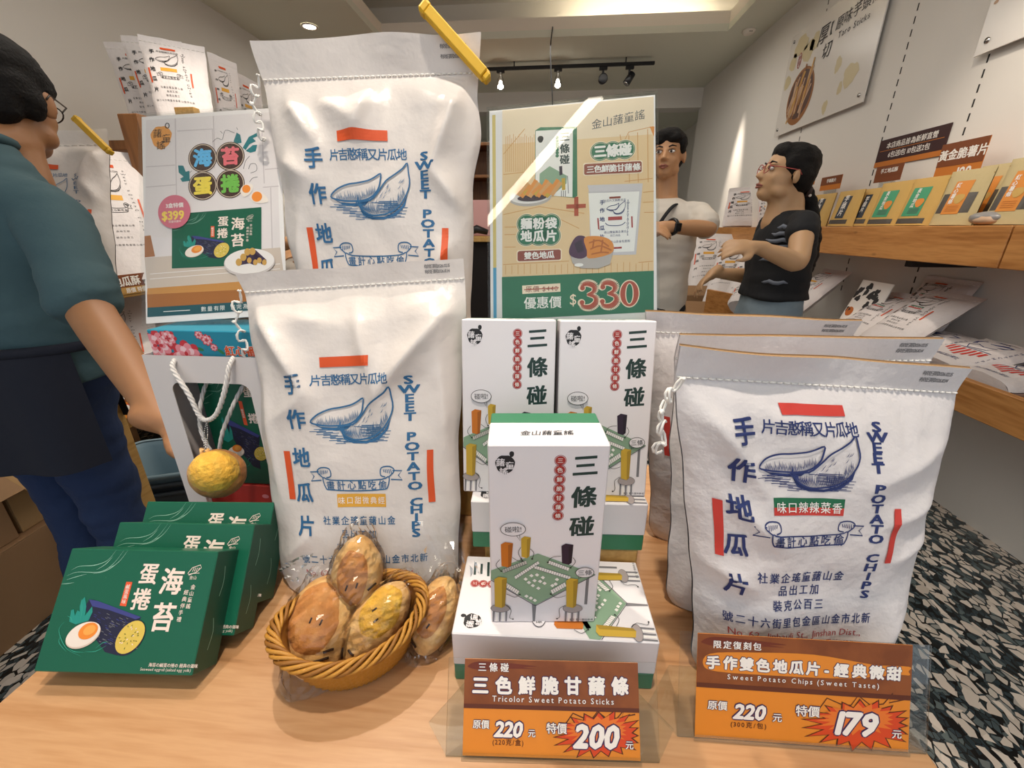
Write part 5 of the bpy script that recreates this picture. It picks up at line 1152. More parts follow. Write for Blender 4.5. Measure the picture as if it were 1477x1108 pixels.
def pouch(label, y, w, h, kind, x=1.76, lean=.10):
    """stand-up pouch facing the room (-X), leaning towards the wall"""
    e = thing('snack_pouch', label, 'snack pouch', (x, y, ZS), 'snack pouches along the right wall shelf')
    V = Vector((lean, 0, 1)).normalized(); fr = Face((x, y + w / 2, ZS), (0, -1, 0), V, w, h); th = .055
    body = {'green': 'pouch_kraft', 'orange': 'pouch_pale', 'dark': 'pouch_kraft', 'white': 'print_white'}[kind]
    def d(u, v): return th * (1 - v) ** .8 * .5 * (1 - abs(2 * u - 1) ** 5) ** .6 + .002
    S = lambda a, b, hh: fr(a, b, d(a / w, b / h) + hh)
    m = MB(); m.grid(lambda u, v: fr(u * w, v * h, d(u, v)), 16, 18, body); m.grid(lambda u, v: fr(u * w, v * h, -d(u, v)), 10, 10, body, flip=True)
    m.grid(lambda u, v: fr(u * w, 0, d(u, 0) * (1 - 2 * v)), 10, 3, body, flip=True)
    k = .0012; X = lambda a: a * w; Y = lambda b: b * h
    d_line(m, S, [(0, Y(.90)), (w, Y(.90))], .003, 'pouch_side', k)
    if kind in ('green', 'orange'):
        lab = 'label_green' if kind == 'green' else 'label_orange'
        if kind == 'orange': d_rect(m, S, X(.12), Y(.22), X(.90), Y(.58), 'window_dark', k * .8, 6, 3)
        d_rect(m, S, X(.28 if kind == 'orange' else .18), Y(.20), X(.70), Y(.80), lab, k, 5, 6)
        d_text(m, S, '黃金地瓜' if kind == 'green' else '紅心薯條', X(.38), Y(.58), w * .11, 'print_white', 2 * k, vert=True, bold=.02)
        d_poly(m, S, ell(X(.55), Y(.48), w * .12, w * .10, 14, wob=.1), 'chip_orange' if kind == 'green' else 'pouch_kraft', 2 * k)
        for i in range(4): d_line(m, S, [(X(.34), Y(.26 + .03 * i)), (X(.64), Y(.26 + .03 * i))], .002, 'ink_grey' if kind == 'green' else 'tag_orange', 2 * k)
        if kind == 'green': d_rect(m, S, X(.1), Y(.04), X(.9), Y(.15), 'window_dark', k, 6, 1)
    elif kind == 'dark':
        d_rect(m, S, X(.30), Y(.22), X(.64), Y(.84), 'label_dark', k, 5, 6); d_text(m, S, '芋頭片', X(.46), Y(.58), w * .18, 'print_white', 2 * k, vert=True, bold=.02); d_rect(m, S, X(.12), Y(.06), X(.85), Y(.18), 'window_dark', k, 6, 1)
    m.build('pouch_body', e)
    return e
P_ = [(1178, .22, .20, 'dark', 1.78, 'kraft pouch with a dark label, just right of the woman\'s ponytail'),
      (1214, .22, .20, 'dark', 1.77, 'kraft pouch with a dark label, second to the right of the ponytail'),
      (1243, .16, .20, 'dark', 1.80, 'kraft pouch with a dark label, standing beside the green labelled ones'),
      (1274, .21, .215, 'green', 1.77, 'kraft pouch with green label, left one under the small maroon tag'),
      (1318, .20, .215, 'green', 1.77, 'kraft pouch with green label, right one next to the large orange pouch'),
      (1372, .20, .225, 'orange', 1.77, 'pale kraft pouch with orange label below the price tag reading 100'),
      (1408, .17, .245, 'orange', 1.88, 'pale kraft pouch set back behind the two orange labelled pouches'),
      (1452, .18, .24, 'orange', 1.76, 'pale kraft pouch with orange label nearest the right edge of the view')]
for px, w, h, kind, x, lab in P_: pouch(lab, px_y(px, 320, x), w, h, kind, x)
e = thing('snack_packet', 'small clear packet of nuts lying between the two orange labelled pouches', 'packet', (1.74, px_y(1418, 322, 1.74), ZS)); yy = px_y(1418, 322, 1.74)
m = MB(); m.sphere((1.745, yy, ZS + .027), (.03, .07, .026), 'film_grey', 14, 8, lambda d: 1 + .1 * noise.noise(d * 3)); m.sphere((1.735, yy - .01, ZS + .020), (.026, .05, .018), 'taro', 12, 8, lambda d: 1 + .2 * noise.noise(d * 4)); m.build('packet_body', e)
def tag_card(label, px, py, x, w, h, top, bottom, txt, extra=None, group='small price tags on the right shelf', rot=0.0):
    c = atX(px, py, x); fr = Face((x, c.y + w / 2, c.z - h / 2), (0, -1, rot), (0, 0, 1), w, h); e = thing('price_tag', label, 'price tag', fr.O, group)
    m = MB(); m.fbox(fr(0, 0, -.003), fr.U, fr.V, fr.N, w, h, .003, bottom, .0004); d_rect(m, fr, 0, h * .38, w, h, top, .0008); d_text(m, fr, txt, w * .52, h * .68, h * .30, 'print_white', .0016, bold=.03)
    if extra: d_text(m, fr, extra, w * .68, h * .19, h * .36, 'print_white', .0016, bold=.03)
    m.build('tag_face', e)
    if x < 2.0:
        m = MB(); m.box(x + .003, c.y - w * .3, ZS, x + .008, c.y + w * .3, c.z, 'acrylic'); m.build('clear_stand', e)
    return e
c = atX(1311, 213, XR - .006)
e = thing('wall_notice', 'dark maroon notice with an orange strip stuck on the right wall', 'sign', c)
fr = Face((XR - .006, c.y + .245, c.z - .075), (0, -1, 0), (0, 0, 1), .49, .15); m = MB(); m.fbox(fr(0, 0, -.004), fr.U, fr.V, fr.N, .49, .15, .004, 'tag_maroon', .0005); d_rect(m, fr, 0, 0, .49, .028, 'tag_orange', .0008)
d_text(m, fr, '本店商品皆為新鮮直營', .245, .112, .036, 'print_white', .0012, bold=.02); d_text(m, fr, '6包送1包 10包送2包', .245, .06, .036, 'print_white', .0012, bold=.02); d_line(m, fr, [(.02, .087), (.47, .087)], .003, 'tag_orange', .0012); m.build('notice_board', e)
tag_card('brown and orange price tag reading 100 above the orange pouches', 1384, 231, 1.93, .24, .165, 'tag_brown', 'tag_orange', '黃金脆薯片', '100')
tag_card('small maroon price tag above the green labelled pouches', 1281, 250, 1.92, .20, .085, 'tag_brown', 'tag_brown', '手工地瓜酥')
tag_card('small brown price tag above the dark labelled pouches', 1198, 264, 1.92, .22, .085, 'tag_brown', 'tag_orange', '芋頭脆片')
tag_card('small brown price tag half hidden behind the woman\'s ponytail', 1166, 261, 1.92, .16, .085, 'tag_brown', 'tag_orange', '芋頭酥條')

# mounted display boards on the right wall
def wall_board(label, y0, y1, z0, z1, draw, x=XR - .035):
    fr = Face((x, y1, z0), (0, -1, 0), (0, 0, 1), y1 - y0, z1 - z0); e = thing('display_board', label, 'wall poster', (x, (y0 + y1) / 2, z0), 'acrylic boards on the right wall')
    m = MB(); m.fbox(fr(0, 0, -.008), fr.U, fr.V, fr.N, fr.W, fr.H, .008, 'board_white', .001); draw(m, fr); m.build('printed_board', e)
    for a in (.05, fr.W - .05):
        for b in (.05, fr.H - .05):
            m = MB(); p = fr(a, b, .006); m.tube([p, fr(a, b, -.034)], .012, 'chrome', 10); m.build('standoff_screw', e)
BQ = hmap([(375, 185), (855, -130), (760, 455), (355, 612)], 1.14, .74)
def draw_b1(m, S):
    f = BQ; P = lambda pts: [f(*p) for p in pts]; k = .0008
    for x, y, rx, ry in ((430, 225, .10, .07), (470, 250, .08, .07), (400, 300, .05, .06), (385, 385, .05, .05), (692, 350, .075, .07), (630, 310, .035, .05), (650, 405, .025, .04), (590, 480, .03, .045), (500, 210, .06, .06)):
        c = f(x, y); d_poly(m, S, ell(c[0], c[1], rx, ry, 20, wob=.12, seed=x), 'beige_blob', k)
    c = f(460, 440); d_poly(m, S, ell(c[0], c[1], .185, .20, 34), 'bowl_wood', 2 * k); d_poly(m, S, ell(c[0], c[1] + .012, .165, .17, 34), 'taro_dark', 3 * k); rnd = random.Random(4)
    for i in range(26):
        x, y = c[0] + .11 * (rnd.random() - .5) * 2, c[1] + .02 + .07 * (rnd.random() - .5) * 2; a = 1.25 + .5 * (rnd.random() - .5); L = .09 + .06 * rnd.random(); d_line(m, S, [(x - L * math.cos(a), y - L * math.sin(a)), (x + L * math.cos(a), y + L * math.sin(a))], .017, ('taro', 'bowl_wood', 'taro', 'roll_tan')[i % 4], (4 + .05 * i) * k)
    c = f(433, 290); d_line(m, S, ell(c[0], c[1], .022, .052, 16), .006, 'stamp_red', 3 * k, closed=True); d_text(m, S, '芋頭', c[0], c[1], .035, 'stamp_red', 3 * k, vert=True)
    d_text(m, S, '厚', *f(540, 180), .13, 'ink_black', 3 * k, bold=.006, slant=.1); d_text(m, S, '切', *f(565, 248), .11, 'ink_black', 3 * k, bold=.006, slant=.1)
    a, b = f(595, 145), f(800, 10); d_text(m, S, '【原味芋頭條】', (a[0] + b[0]) / 2, (a[1] + b[1]) / 2, .088, 'ink_black', 3 * k, rot=math.atan2(b[1] - a[1], b[0] - a[0])); a = f(680, 150); d_text(m, S, 'Taro Sticks', a[0], a[1], .055, 'ink_black', 3 * k, gap=1.2)
wall_board('white acrylic wall board with a bowl of taro sticks, mounted above the shelf', 3.345, 4.485, 2.035, 2.775, draw_b1)
def draw_b2(m, S):
    k = .0008; d_poly(m, S, ell(.32, .235, .22, .10, 30), 'dish_grey', k); d_poly(m, S, ell(.32, .25, .20, .085, 30), 'dish_white', 2 * k); rnd = random.Random(8)
    for i in range(22): x, y = .32 + .17 * (rnd.random() - .5) * 2, .28 + .05 * rnd.random(); d_poly(m, S, ell(x, y, .045, .025, 10, rot=rnd.random() * 3), ('chip_orange', 'chip_orange_dark', 'label_orange')[i % 3], (3 + .05 * i) * k)
    d_poly(m, S, ell(.03, .20, .012, .008, 8), 'taro', k); d_poly(m, S, ell(.015, .24, .006, .005, 8), 'taro', k)
wall_board('white acrylic wall board with a bowl of orange chips, cut by the top right corner', 1.45, 2.592, 2.035, 2.775, draw_b2)

# lower display tray with sacks leaning on it
e = thing('lower_display_tray', 'long low wooden display tray under the right wall shelf, full of sacks', 'shelf', (1.6, 2.2, .6))
m = MB(); m.box(1.60, .3, .600, 1.63, 2.5, .727, 'shelf_wood', .003); m.build('front_board', e)
m = MB(); m.box(1.63, .3, .600, XR - .002, 2.5, .625, 'shelf_wood'); m.build('bottom_board', e)
m = MB(); m.box(1.95, .3, 0, XR - .021, 2.5, .600, 'wall_paint'); m.build('base_panel', e)
def lean_sack(label, tl, tr, bl, br, style, flav=None, paper='sack_paper', depth=.10, group='sacks leaning in the lower right tray', seed=1):
    return sack('flour_sack', label, 'snack sack', group, tl, tr, bl, br, depth, style, seed, (), paper, .93, flav, detail=1, nu=26, nv=32, tail=False)
def tray_sack(label, px, py, w=.29, xt=1.97, xb=1.68, style='k300', flav='spicy', seed=1, dz=0, h=.36, skew=0.0):
    c = atX(px, py, xt - .02); z1 = c.z + dz; zb = max(.69, z1 - .26)
    lean_sack(label, (xt, c.y + w / 2 + skew, z1), (xt, c.y - w / 2 + skew, z1), (xb, c.y + w / 2, zb), (xb, c.y - w / 2, zb), style, flav, seed=seed)
tray_sack('printed sack lying in the lower tray, topmost of the pair right of the spotted bag', 1375, 424, seed=11, style='k300')
tray_sack('printed sack lying in the lower tray beside the spotted cow bag, left of the pair', 1312, 420, seed=12, style='k300', xb=1.70, dz=-.02)
tray_sack('printed sack behind the lying pair in the lower tray, its top edge against the wall', 1368, 408, seed=13, style='k300', xt=2.035, xb=1.93, dz=.02, w=.30)
tray_sack('silver edged sack in the lower tray directly behind the woman\'s waist', 1205, 390, seed=14, style='k300', xt=1.95, xb=1.70, flav=None)
# bag with a striped shield badge, and two more at the right edge
def badge_sack(label, px, py, w, seed, full=True):
    c = atX(px, py, 1.95); z1 = c.z; y = c.y
    r_, F, n = sack('flour_sack', label, 'snack sack', 'sacks leaning in the lower right tray', (1.97, y + w / 2, z1), (1.97, y - w / 2, z1), (1.66, y + w / 2, .715), (1.66, y - w / 2, .715), .09, 'k300', seed, (), 'sack_paper', .95, None, detail=0, nu=24, nv=30, tail=False)
    m = MB(); S = lambda a, b, hh: F(min(1, max(0, a)), min(1, max(0, b))) + n * hh; k = .0012
    d_rect(m, S, .36, .90, .60, .925, 'ink_orange', k, 4, 1); d_text(m, S, 'HTK', .52, .84, .11, 'ink_navy', k, bold=.02)
    d_poly(m, S, [(.22, .74), (.34, .76), (.5, .70), (.66, .76), (.78, .74), (.74, .64), (.26, .64)], 'ink_navy', k); d_line(m, S, [(.3, .58), (.4, .62), (.55, .56), (.7, .60), (.66, .50), (.4, .48), (.3, .58)], .012, 'ink_navy', k); d_rect(m, S, .22, .45, .80, .463, 'ink_navy', k, 4, 1)
    for i in range(7): x = .25 + .085 * i; q = .10 * abs(i - 3) / 3; d_rect(m, S, x, .22 + q, x + .045, .43, 'ink_red', k, 1, 4)
    d_text(m, S, '金山藷童謠企業社', .5, .14, .06, 'ink_navy', k); d_text(m, S, '手作地瓜片', .10, .55, .06, 'ink_navy', k, vert=True)
    for i, ch in enumerate('SWEETCHIPS'): d_text(m, S, ch, .90, .78 - .06 * i, .05, 'ink_navy', k)
    o = m.build('printed_badge', r_)
badge_sack('cream sack with blue and red badge in the lower tray, the left one', 1385, 485, .28, 15)
badge_sack('cream sack with a striped shield badge facing up near the right edge', 1462, 500, .28, 16)
badge_sack('cream sack at the lower right edge of the view, only its corner showing', 1530, 545, .26, 17)
# cow spotted bag
c = atX(1250, 432, 1.85); e = thing('cow_print_bag', 'white bag with black cow spots standing in the lower tray', 'snack bag', (1.8, c.y, .63))
fr = Face((1.80, c.y + .12, .63), (0, -1, 0), (.25, 0, 1), .24, .36); dd_ = lambda u, v: .05 * (1 - v) ** .7 * (1 - abs(2 * u - 1) ** 5) ** .6 + .003
m = MB(); m.grid(lambda u, v: fr(u * .24, v * .36, dd_(u, v)), 16, 18, 'print_white'); m.grid(lambda u, v: fr(u * .24, v * .36, -.002), 6, 6, 'print_white', flip=True); S = lambda a, b, hh: fr(a, b, dd_(min(1, max(0, a / .24)), min(1, max(0, b / .36))) + hh); rnd = random.Random(6)
for i in range(11): cx, cy = .03 + .18 * rnd.random(), .14 + .2 * rnd.random(); d_poly(m, S, ell(cx, cy, .012 + .012 * rnd.random(), .014 + .012 * rnd.random(), 12, wob=.2, seed=i), 'cow_black', .001)
d_poly(m, S, ell(.07, .17, .03, .028, 16), 'chip_orange_dark', .0014); m.build('bag_body', e)
# white sacks gathered at the far end, between the two shoppers
for i, (q, lab) in enumerate((
    ([(1003, 336, 3.95), (1058, 338, 3.85), (1056, 425, 3.5), (988, 430, 3.6)], 'white sack leaning on the wall just right of the man in the white shirt'),
    ([(1040, 352, 3.5), (1092, 354, 3.4), (1075, 440, 3.1), (1012, 438, 3.2)], 'white sack leaning in the far crate, in front of the first one'),
    ([(1072, 358, 3.1), (1120, 362, 3.0), (1105, 450, 2.8), (1040, 442, 2.9)], 'white sack leaning under the shelf next to the woman\'s hands'),
    ([(1060, 412, 2.75), (1110, 405, 2.7), (1110, 455, 2.5), (1048, 440, 2.6)], 'white sack lying low in the wooden crate below the woman\'s hands'))):
    tl, tr, br, bl = [atD(*p) for p in q]
    lean_sack(lab, tl, tr, bl, br, 'k300', None, depth=.12, seed=20 + i)
for i, (q, lab, st) in enumerate((([(1052, 272, 4.3), (1108, 268, 4.2), (1098, 327, 4.2), (1040, 329, 4.3)], 'white printed sack standing at the far end of the wall shelf', 'k300'), ([(1094, 282, 4.0), (1130, 280, 3.9), (1124, 327, 3.9), (1092, 328, 4.0)], 'white printed pouch beside the woman\'s chin on the wall shelf', 'k300'))):
    tl, tr, br, bl = [atD(*p) for p in q]; bl.z = br.z = 1.279
    lean_sack(lab, tl, tr, bl, br, st, None, depth=.08, seed=30 + i, group='white sacks standing on the wall shelf')
def carton(name, label, cat, O, U, w, d, h, m_, open_top=False, lab=None, group=None):
    U = Vector(U).normalized(); D = Vector((-U.y, U.x, 0)); e = thing(name, label, cat, O, group); O = Vector(O); t = .006
    m = MB()
    m.fbox(O, U, D, Z, w, t, h, m_, .001); m.fbox(O + D * (d - t), U, D, Z, w, t, h, m_, .001); m.fbox(O + D * t, U, D, Z, t, d - 2 * t, h, m_, .001); m.fbox(O + U * (w - t) + D * t, U, D, Z, t, d - 2 * t, h, m_, .001); m.fbox(O + U * t + D * t, U, D, Z, w - 2 * t, d - 2 * t, t, m_, .0005)
    m.build('box_body', e)
    if lab:
        m = MB(); fr = Face(O, U, Z, w, h); d_rect(m, fr, w * lab[0], h * lab[1], w * lab[2], h * lab[3], 'tape_grey', .0006); m.build('paper_label', e)
    if not open_top:
        m = MB(); m.fbox(O + Z * h, U, D, Z, w, d * .5 - .002, t, m_, .001); m.build('top_flap', e); m = MB(); m.fbox(O + Z * h + D * (d * .5 + .002), U, D, Z, w, d * .5 - .002, t, m_, .001); m.build('top_flap', e)
    else:
        for sgn, base in ((-1, O), (1, O + D * d)):
            m = MB(); A = base + Z * h; fd = (D * sgn * .6 + Z * -.55 * (1 if sgn < 0 else -.9)).normalized(); m.fbox(A, U, fd, U.cross(fd), w, d * .35, t * .6, m_, .0005); m.build('top_flap', e)
    return e
def ground(px, py, d, z=0): p = atD(px, py, d); return Vector((p.x, p.y, z))
g0 = ground(988, 440, 3.1); carton('cardboard_box', 'cardboard box with a small white label beside the man in the white shirt', 'box', (g0.x, g0.y, .40), (1, -.1, 0), .26, .30, .36, 'carton_brown', True, (.55, .55, .85, .75))
carton('cardboard_box', 'plain cardboard box underneath the labelled one, behind the paper sacks', 'box', (g0.x - .01, g0.y - .02, 0), (1, -.1, 0), .30, .36, .39, 'carton_brown')
g1 = atD(1035, 418, 2.75); e = thing('wooden_crate', 'low wooden crate holding white sacks below the woman\'s hands', 'crate', (1.2, 2.6, .6))
dirc = Vector((atD(1095, 450, 2.45) - atD(1020, 415, 2.85))); dirc.z = 0; dirc.normalize(); q0 = atD(1020, 417, 2.85)
m = MB(); m.fbox(Vector((q0.x, q0.y, q0.z - .16)), dirc, Vector((-dirc.y, dirc.x, 0)), Z, .62, .02, .16, 'shelf_wood', .002); m.build('front_board', e)
m = MB(); m.fbox(Vector((q0.x, q0.y, q0.z - .17)), dirc, Vector((-dirc.y, dirc.x, 0)), Z, .62, .5, .012, 'shelf_wood', .001); m.build('bottom_board', e)
m = MB(); m.fbox(Vector((q0.x, q0.y, 0)), dirc, Vector((-dirc.y, dirc.x, 0)), Z, .05, .05, q0.z - .171, 'shelf_wood', .002); m.build('leg', e)
m = MB(); m.fbox(Vector((q0.x, q0.y, 0)) + dirc * .57, dirc, Vector((-dirc.y, dirc.x, 0)), Z, .05, .05, q0.z - .171, 'shelf_wood', .002); m.build('leg', e)

# ------------------------------------------------------------------ left wall: shelf unit with sacks, baskets, cartons
LX = -1.90
e = thing('left_shelf_unit', 'brown wooden shelf unit along the left wall with sacks on its levels', 'shelf unit', (-2.3, 2.9, 0))
pp = atD(187, 165, 2.0)
m = MB(); m.box(pp.x - .05, pp.y - .02, 0, pp.x + .055, pp.y + .08, pp.z, 'post_wood', .004); m.build('corner_post', e)
m = MB(); m.box(-1.96, 4.3, 0, -1.86, 4.4, 2.1, 'post_wood', .004); m.build('corner_post', e)
TZ_ = 1.745
for z, nm in ((TZ_, 'top_shelf'), (1.02, 'middle_shelf'), (.45, 'bottom_shelf')):
    m = MB()
    if z < 1.5: m.box(XL + .002, .9, z - .05, LX, 4.4, z, 'crate_wood', .003)
    else: m.box(-2.12, pp.y + .081, z - .05, LX, 2.56, z, 'post_wood', .003); m.box(-2.62, 2.56, z - .05, LX, 4.4, z, 'post_wood', .003)
    m.build(nm, e)
for z, nm, tx, pr in ((1.02, 'price_rail', '招牌地瓜酥', None), (.45, 'price_rail', '黃金甘藷條', '289')):
    pass
m = MB(); q = atX(191, 412, LX + .004); fr = Face((LX + .004, q.y - .22, .985), (0, 1, 0), (0, 0, 1), .5, .085)
m.fbox(fr(0, 0, -.003), fr.U, fr.V, fr.N, .5, .085, .003, 'tag_brown', .0005); d_rect(m, fr, 0, 0, .5, .03, 'crate_wood', .0006); d_text(m, fr, '招牌地瓜酥 經典口味', .25, .056, .045, 'print_white', .001, bold=.03); d_text(m, fr, '原價 特價 元', .25, .015, .024, 'print_white', .001, bold=.02); o = m.build('price_rail_label', e)
c1 = atX(178, 570, LX + .06)
e = thing('price_tag', 'orange and brown price tag reading 289 on the lower left shelf', 'price tag', c1)
fr = Face((LX + .06, c1.y - .18, .475), (0, 1, 0), (-.35, 0, 1), .34, .12); m = MB(); m.fbox(fr(0, 0, -.003), fr.U, fr.V, fr.N, .34, .12, .003, 'card_orange', .0005); d_rect(m, fr, 0, .065, .34, .12, 'card_brown', .0008); d_text(m, fr, '甘藷・黃金脆條', .2, .092, .04, 'print_white', .0014, bold=.03); d_text(m, fr, '289', .22, .034, .06, 'print_white', .0016, bold=.05); d_poly(m, fr, ell(.22, .032, .07, .028, 14, wob=.1), 'burst_red', .0009); m.build('tag_face', e)
m = MB(); m.fbox(fr(0, 0, -.012), fr.U, Vector((-1, 0, 0)), Z, .34, .05, .004, 'acrylic'); m.build('clear_stand', e)
LS = [([(149, 60, 2.35), (238, 66, 2.4), (268, 163, 2.4), (190, 168, 2.35)], 'k300', 'white sack on the left top shelf, rearmost of the overlapping three', None, 41),
      ([(172, 50, 2.22), (262, 60, 2.27), (290, 165, 2.27), (215, 170, 2.22)], 'k300', 'white sack on the left top shelf, middle of the overlapping three', None, 42),
      ([(198, 49, 2.06), (295, 68, 2.14), (306, 162, 2.14), (226, 168, 2.06)], 'k300', 'white sack on the left top shelf, front one with its whole print showing', None, 43),
      ([(298, 74, 2.5), (341, 92, 2.62), (346, 162, 2.62), (309, 164, 2.5)], 'k300', 'white sack on the left top shelf, right of the overlapping three', None, 44),
      ([(335, 101, 2.85), (375, 122, 2.95), (378, 160, 2.95), (341, 160, 2.85)], 'k300', 'small white sack at the far end of the left top shelf', None, 45)]
for q, st, lab, fl, sd in LS:
    tl, tr, br, bl = [atD(*p) for p in q]; bl.z = br.z = TZ_ + .001
    sack('flour_sack', lab, 'snack sack', 'white sacks on the left top shelf', tl, tr, bl, br, .07, st, sd, (), 'sack_paper', .93, fl, detail=1, nu=28, nv=36, tail=False)
p = atD(270, 160, 2.02); m = MB(); m.box(p.x - .05, p.y - .02, TZ_, p.x + .05, p.y + .02, p.z + .012, 'crate_wood', .002); o = m.build('wooden_block'); tag(o, 'small pale wooden block in front of the sacks on the left top shelf', 'block')
tl, tr, br, bl = [atD(*p) for p in ((100, 212, 1.95), (200, 222, 2.1), (262, 388, 2.05), (150, 392, 1.9))]; bl.z = br.z = 1.023
sack('flour_sack', 'white sack on the left middle shelf, between the clipped sack and the poster', 'snack sack', 'white sacks on the left shelves', tl, tr, bl, br, .08, 'k300', 46, (), 'sack_paper', .93, None, detail=1, nu=28, nv=36, tail=False)
tl, tr, br, bl = [atD(*p) for p in ((118, 428, 2.05), (215, 424, 2.2), (235, 540, 2.0), (135, 560, 1.85))]; bl.z = br.z = .453
sack('flour_sack', 'white sack leaning on the left bottom shelf behind the teal shirted person\'s arm', 'snack sack', 'white sacks on the left shelves', tl, tr, bl, br, .10, 'k300', 47, (), 'sack_paper', .93, None, detail=1, nu=28, nv=36, tail=False)
# big sack with clip behind the man, on a pedestal
tl, tr, br, bl = atD(2, 192, 1.13), atD(155, 187, 1.17), atD(168, 408, 1.12), atD(18, 418, 1.08); bl.z = br.z = min(bl.z, br.z)
S_L = sack('flour_sack', 'white sack with blue print and a yellow clip, behind the person in the teal shirt', 'snack sack', 'printed flour sacks', tl, tr, bl, br, .085, 'b600', 48, CR_B, 'sack_plastic', .90, tail=False, detail=1, nu=44, nv=56)
bag_clip('bag_clip', 'yellow plastic clip slanting across the sack behind the teal shirted person', atD(112, 174, 1.12), atD(158, 219, 1.12), .018, (.3, -1, .1), group='yellow bag clips')
pc = bl.lerp(br, .42); e = thing('display_stand', 'slim wooden stand under the clipped sack, hidden behind the teal shirted person', 'stand', (pc.x, pc.y, 0))
m = MB(); m.box(pc.x - .10, pc.y - .06, bl.z - .022, pc.x + .07, pc.y + .08, bl.z - .001, 'crate_wood', .003); m.build('top_plate', e)
m = MB(); m.box(pc.x - .03, pc.y - .03, .02, pc.x + .03, pc.y + .03, bl.z - .022, 'crate_wood', .003); m.build('post', e)
m = MB(); m.box(pc.x - .12, pc.y - .12, 0, pc.x + .12, pc.y + .12, .02, 'crate_wood', .003); m.build('foot_plate', e)
# stacked shopping baskets
mat('basket_blue', '#7d97a3', 0.45); mat('basket_grey', '#3f4850', 0.45)
bcx = atD(262, 655, 1.62); bcx = Vector((bcx.x, bcx.y, 0))
def shop_basket(label, z, col):
    e = thing('shopping_basket', label, 'basket', (bcx.x, bcx.y, z), 'stacked plastic shopping baskets'); w, d, h = .44, .31, .22
    U = Vector((.93, .36, 0)).normalized(); D = Vector((-U.y, U.x, 0)); c = Vector((bcx.x, bcx.y, z))
    def ring(k, hh, off=0): return [c + U * x + D * y + Z * hh for x, y in rrect(-w / 2 * k - off, -d / 2 * k - off, w / 2 * k + off, d / 2 * k + off, .05, 5)]
    m = MB(); m.loft([ring(.80, 0), ring(.80, .003), ring(.96, h * .92), ring(1, h)], col, cap=False); m.loft([ring(1, h, -.006), ring(.96, h * .92, -.006), ring(.80, .008, -.004)], col, cap=False); m.add(ring(.80, .006), [tuple(range(24))], col)
    # slots along the long sides
    for sgn in (-1, 1):
        for i in range(7):
            x = -w * .33 + w * .11 * i; q = [c + U * (x + dx) + D * sgn * (d / 2 * (.80 + .16 * a / .92) + .0015) + Z * h * a for dx, a in ((-.010, .18), (.010, .18), (.010, .62), (-.010, .62))]; m.add(q, [(0, 1, 2, 3) if sgn < 0 else (3, 2, 1, 0)], 'basket_blue')
    m.build('basket_body', e)
    m = MB(); m.loft([ring(1, h - .004, .0), ring(1, h - .012, .012), ring(1, h + .002, .016), ring(1, h + .006, .010), ring(1, h + .004, 0)], col, cap=False); m.build('rim', e)
zb_ = atD(200, 655, 1.62).z
for i, lab in enumerate(('grey plastic shopping basket, lowest of the stack beside the gift bag', 'grey plastic shopping basket, middle of the stack beside the gift bag', 'blue grey plastic shopping basket on top of the stack beside the gift bag')):
    shop_basket(lab, zb_ - .22 - .036 * (2 - i), ('basket_grey', 'basket_grey', 'basket_blue')[i])
carton('cardboard_box', 'tan carton under the stack of shopping baskets', 'box', (bcx.x - .36, bcx.y - .20, 0), (.93, .36, 0), .60, .40, zb_ - .22 - .074, 'carton_tan')
carton('cardboard_box', 'dark brown carton pushed under the left bottom shelf', 'box', (-2.3, 1.35, 0), (0, 1, 0), .6, .36, .34, 'carton_brown')
# cartons at the lower left, beside the table
a, b = atZ(0, 948, 0), atZ(100, 864, 0); Ud = (b - a); Ud.z = 0; Ud.normalize(); a2 = a - Ud * .35
carton('cardboard_box', 'dark brown carton on the floor at the lower left, under the open box', 'box', (a2.x, a2.y, 0), Ud, .95, .42, .30, 'carton_brown')
Dd = Vector((-Ud.y, Ud.x, 0)); o2 = a2 + Ud * .10 + Dd * .02
carton('cardboard_box', 'open brown cardboard box with raised flaps stacked at the lower left', 'box', (o2.x, o2.y, .308), Ud, .44, .36, .27, 'carton_brown', True, (.55, .55, .75, .63))
o3 = a2 + Ud * .56 + Dd * .03
carton('cardboard_box', 'narrow tan carton next to the open box by the jeans', 'box', (o3.x, o3.y, .308), Ud, .20, .34, .24, 'carton_tan', True)

# ------------------------------------------------------------------ rear of the shop, seen between the sack and the poster
mat('red_paper', '#c9444a', 0.6); mat('pink_paper', '#d9a7a4', 0.6)
e = thing('rear_counter', 'dark counter with a pale top far behind the sacks', 'counter', (-.5, 3.6, 0))
m = MB(); m.box(-1.5, 3.3, 0, -.12, 3.9, 1.17, 'dark_void', .004); m.build('cabinet', e); m = MB(); m.box(-1.52, 3.26, 1.17, -.10, 3.94, 1.21, 'crate_wood', .004); m.build('countertop', e)
m = MB(); q = atY(694, 282, 3.5); m.box(q.x - .16, 3.45, 1.211, q.x + .14, 3.7, 1.47, 'pink_paper', .003); o = m.build('paper_box'); tag(o, 'pink paper box on the rear counter beside the price poster', 'box')
m = MB(); q = atY(692, 300, 3.4); m.tube([(q.x - .10, 3.38, 1.235), (q.x - .02, 3.36, 1.262), (q.x + .06, 3.38, 1.238)], [.022, .030, .02], 'dark_metal', 8); o = m.build('scanner'); tag(o, 'small black device lying on the rear counter edge', 'device')
e = thing('rear_cabinet', 'tall brown wooden cabinet at the back of the shop beside the price poster', 'cabinet', (-.6, 5.3, 0))
m = MB(); m.box(-1.9, 5.55, 0, -.05, 5.62, 2.15, 'post_wood', .004); m.build('back_panel', e)
for x in (-1.9, -1.0, -.10):
    m = MB(); m.box(x, 5.15, 0, x + .05, 5.55, 2.15, 'post_wood', .003); m.build('upright', e)
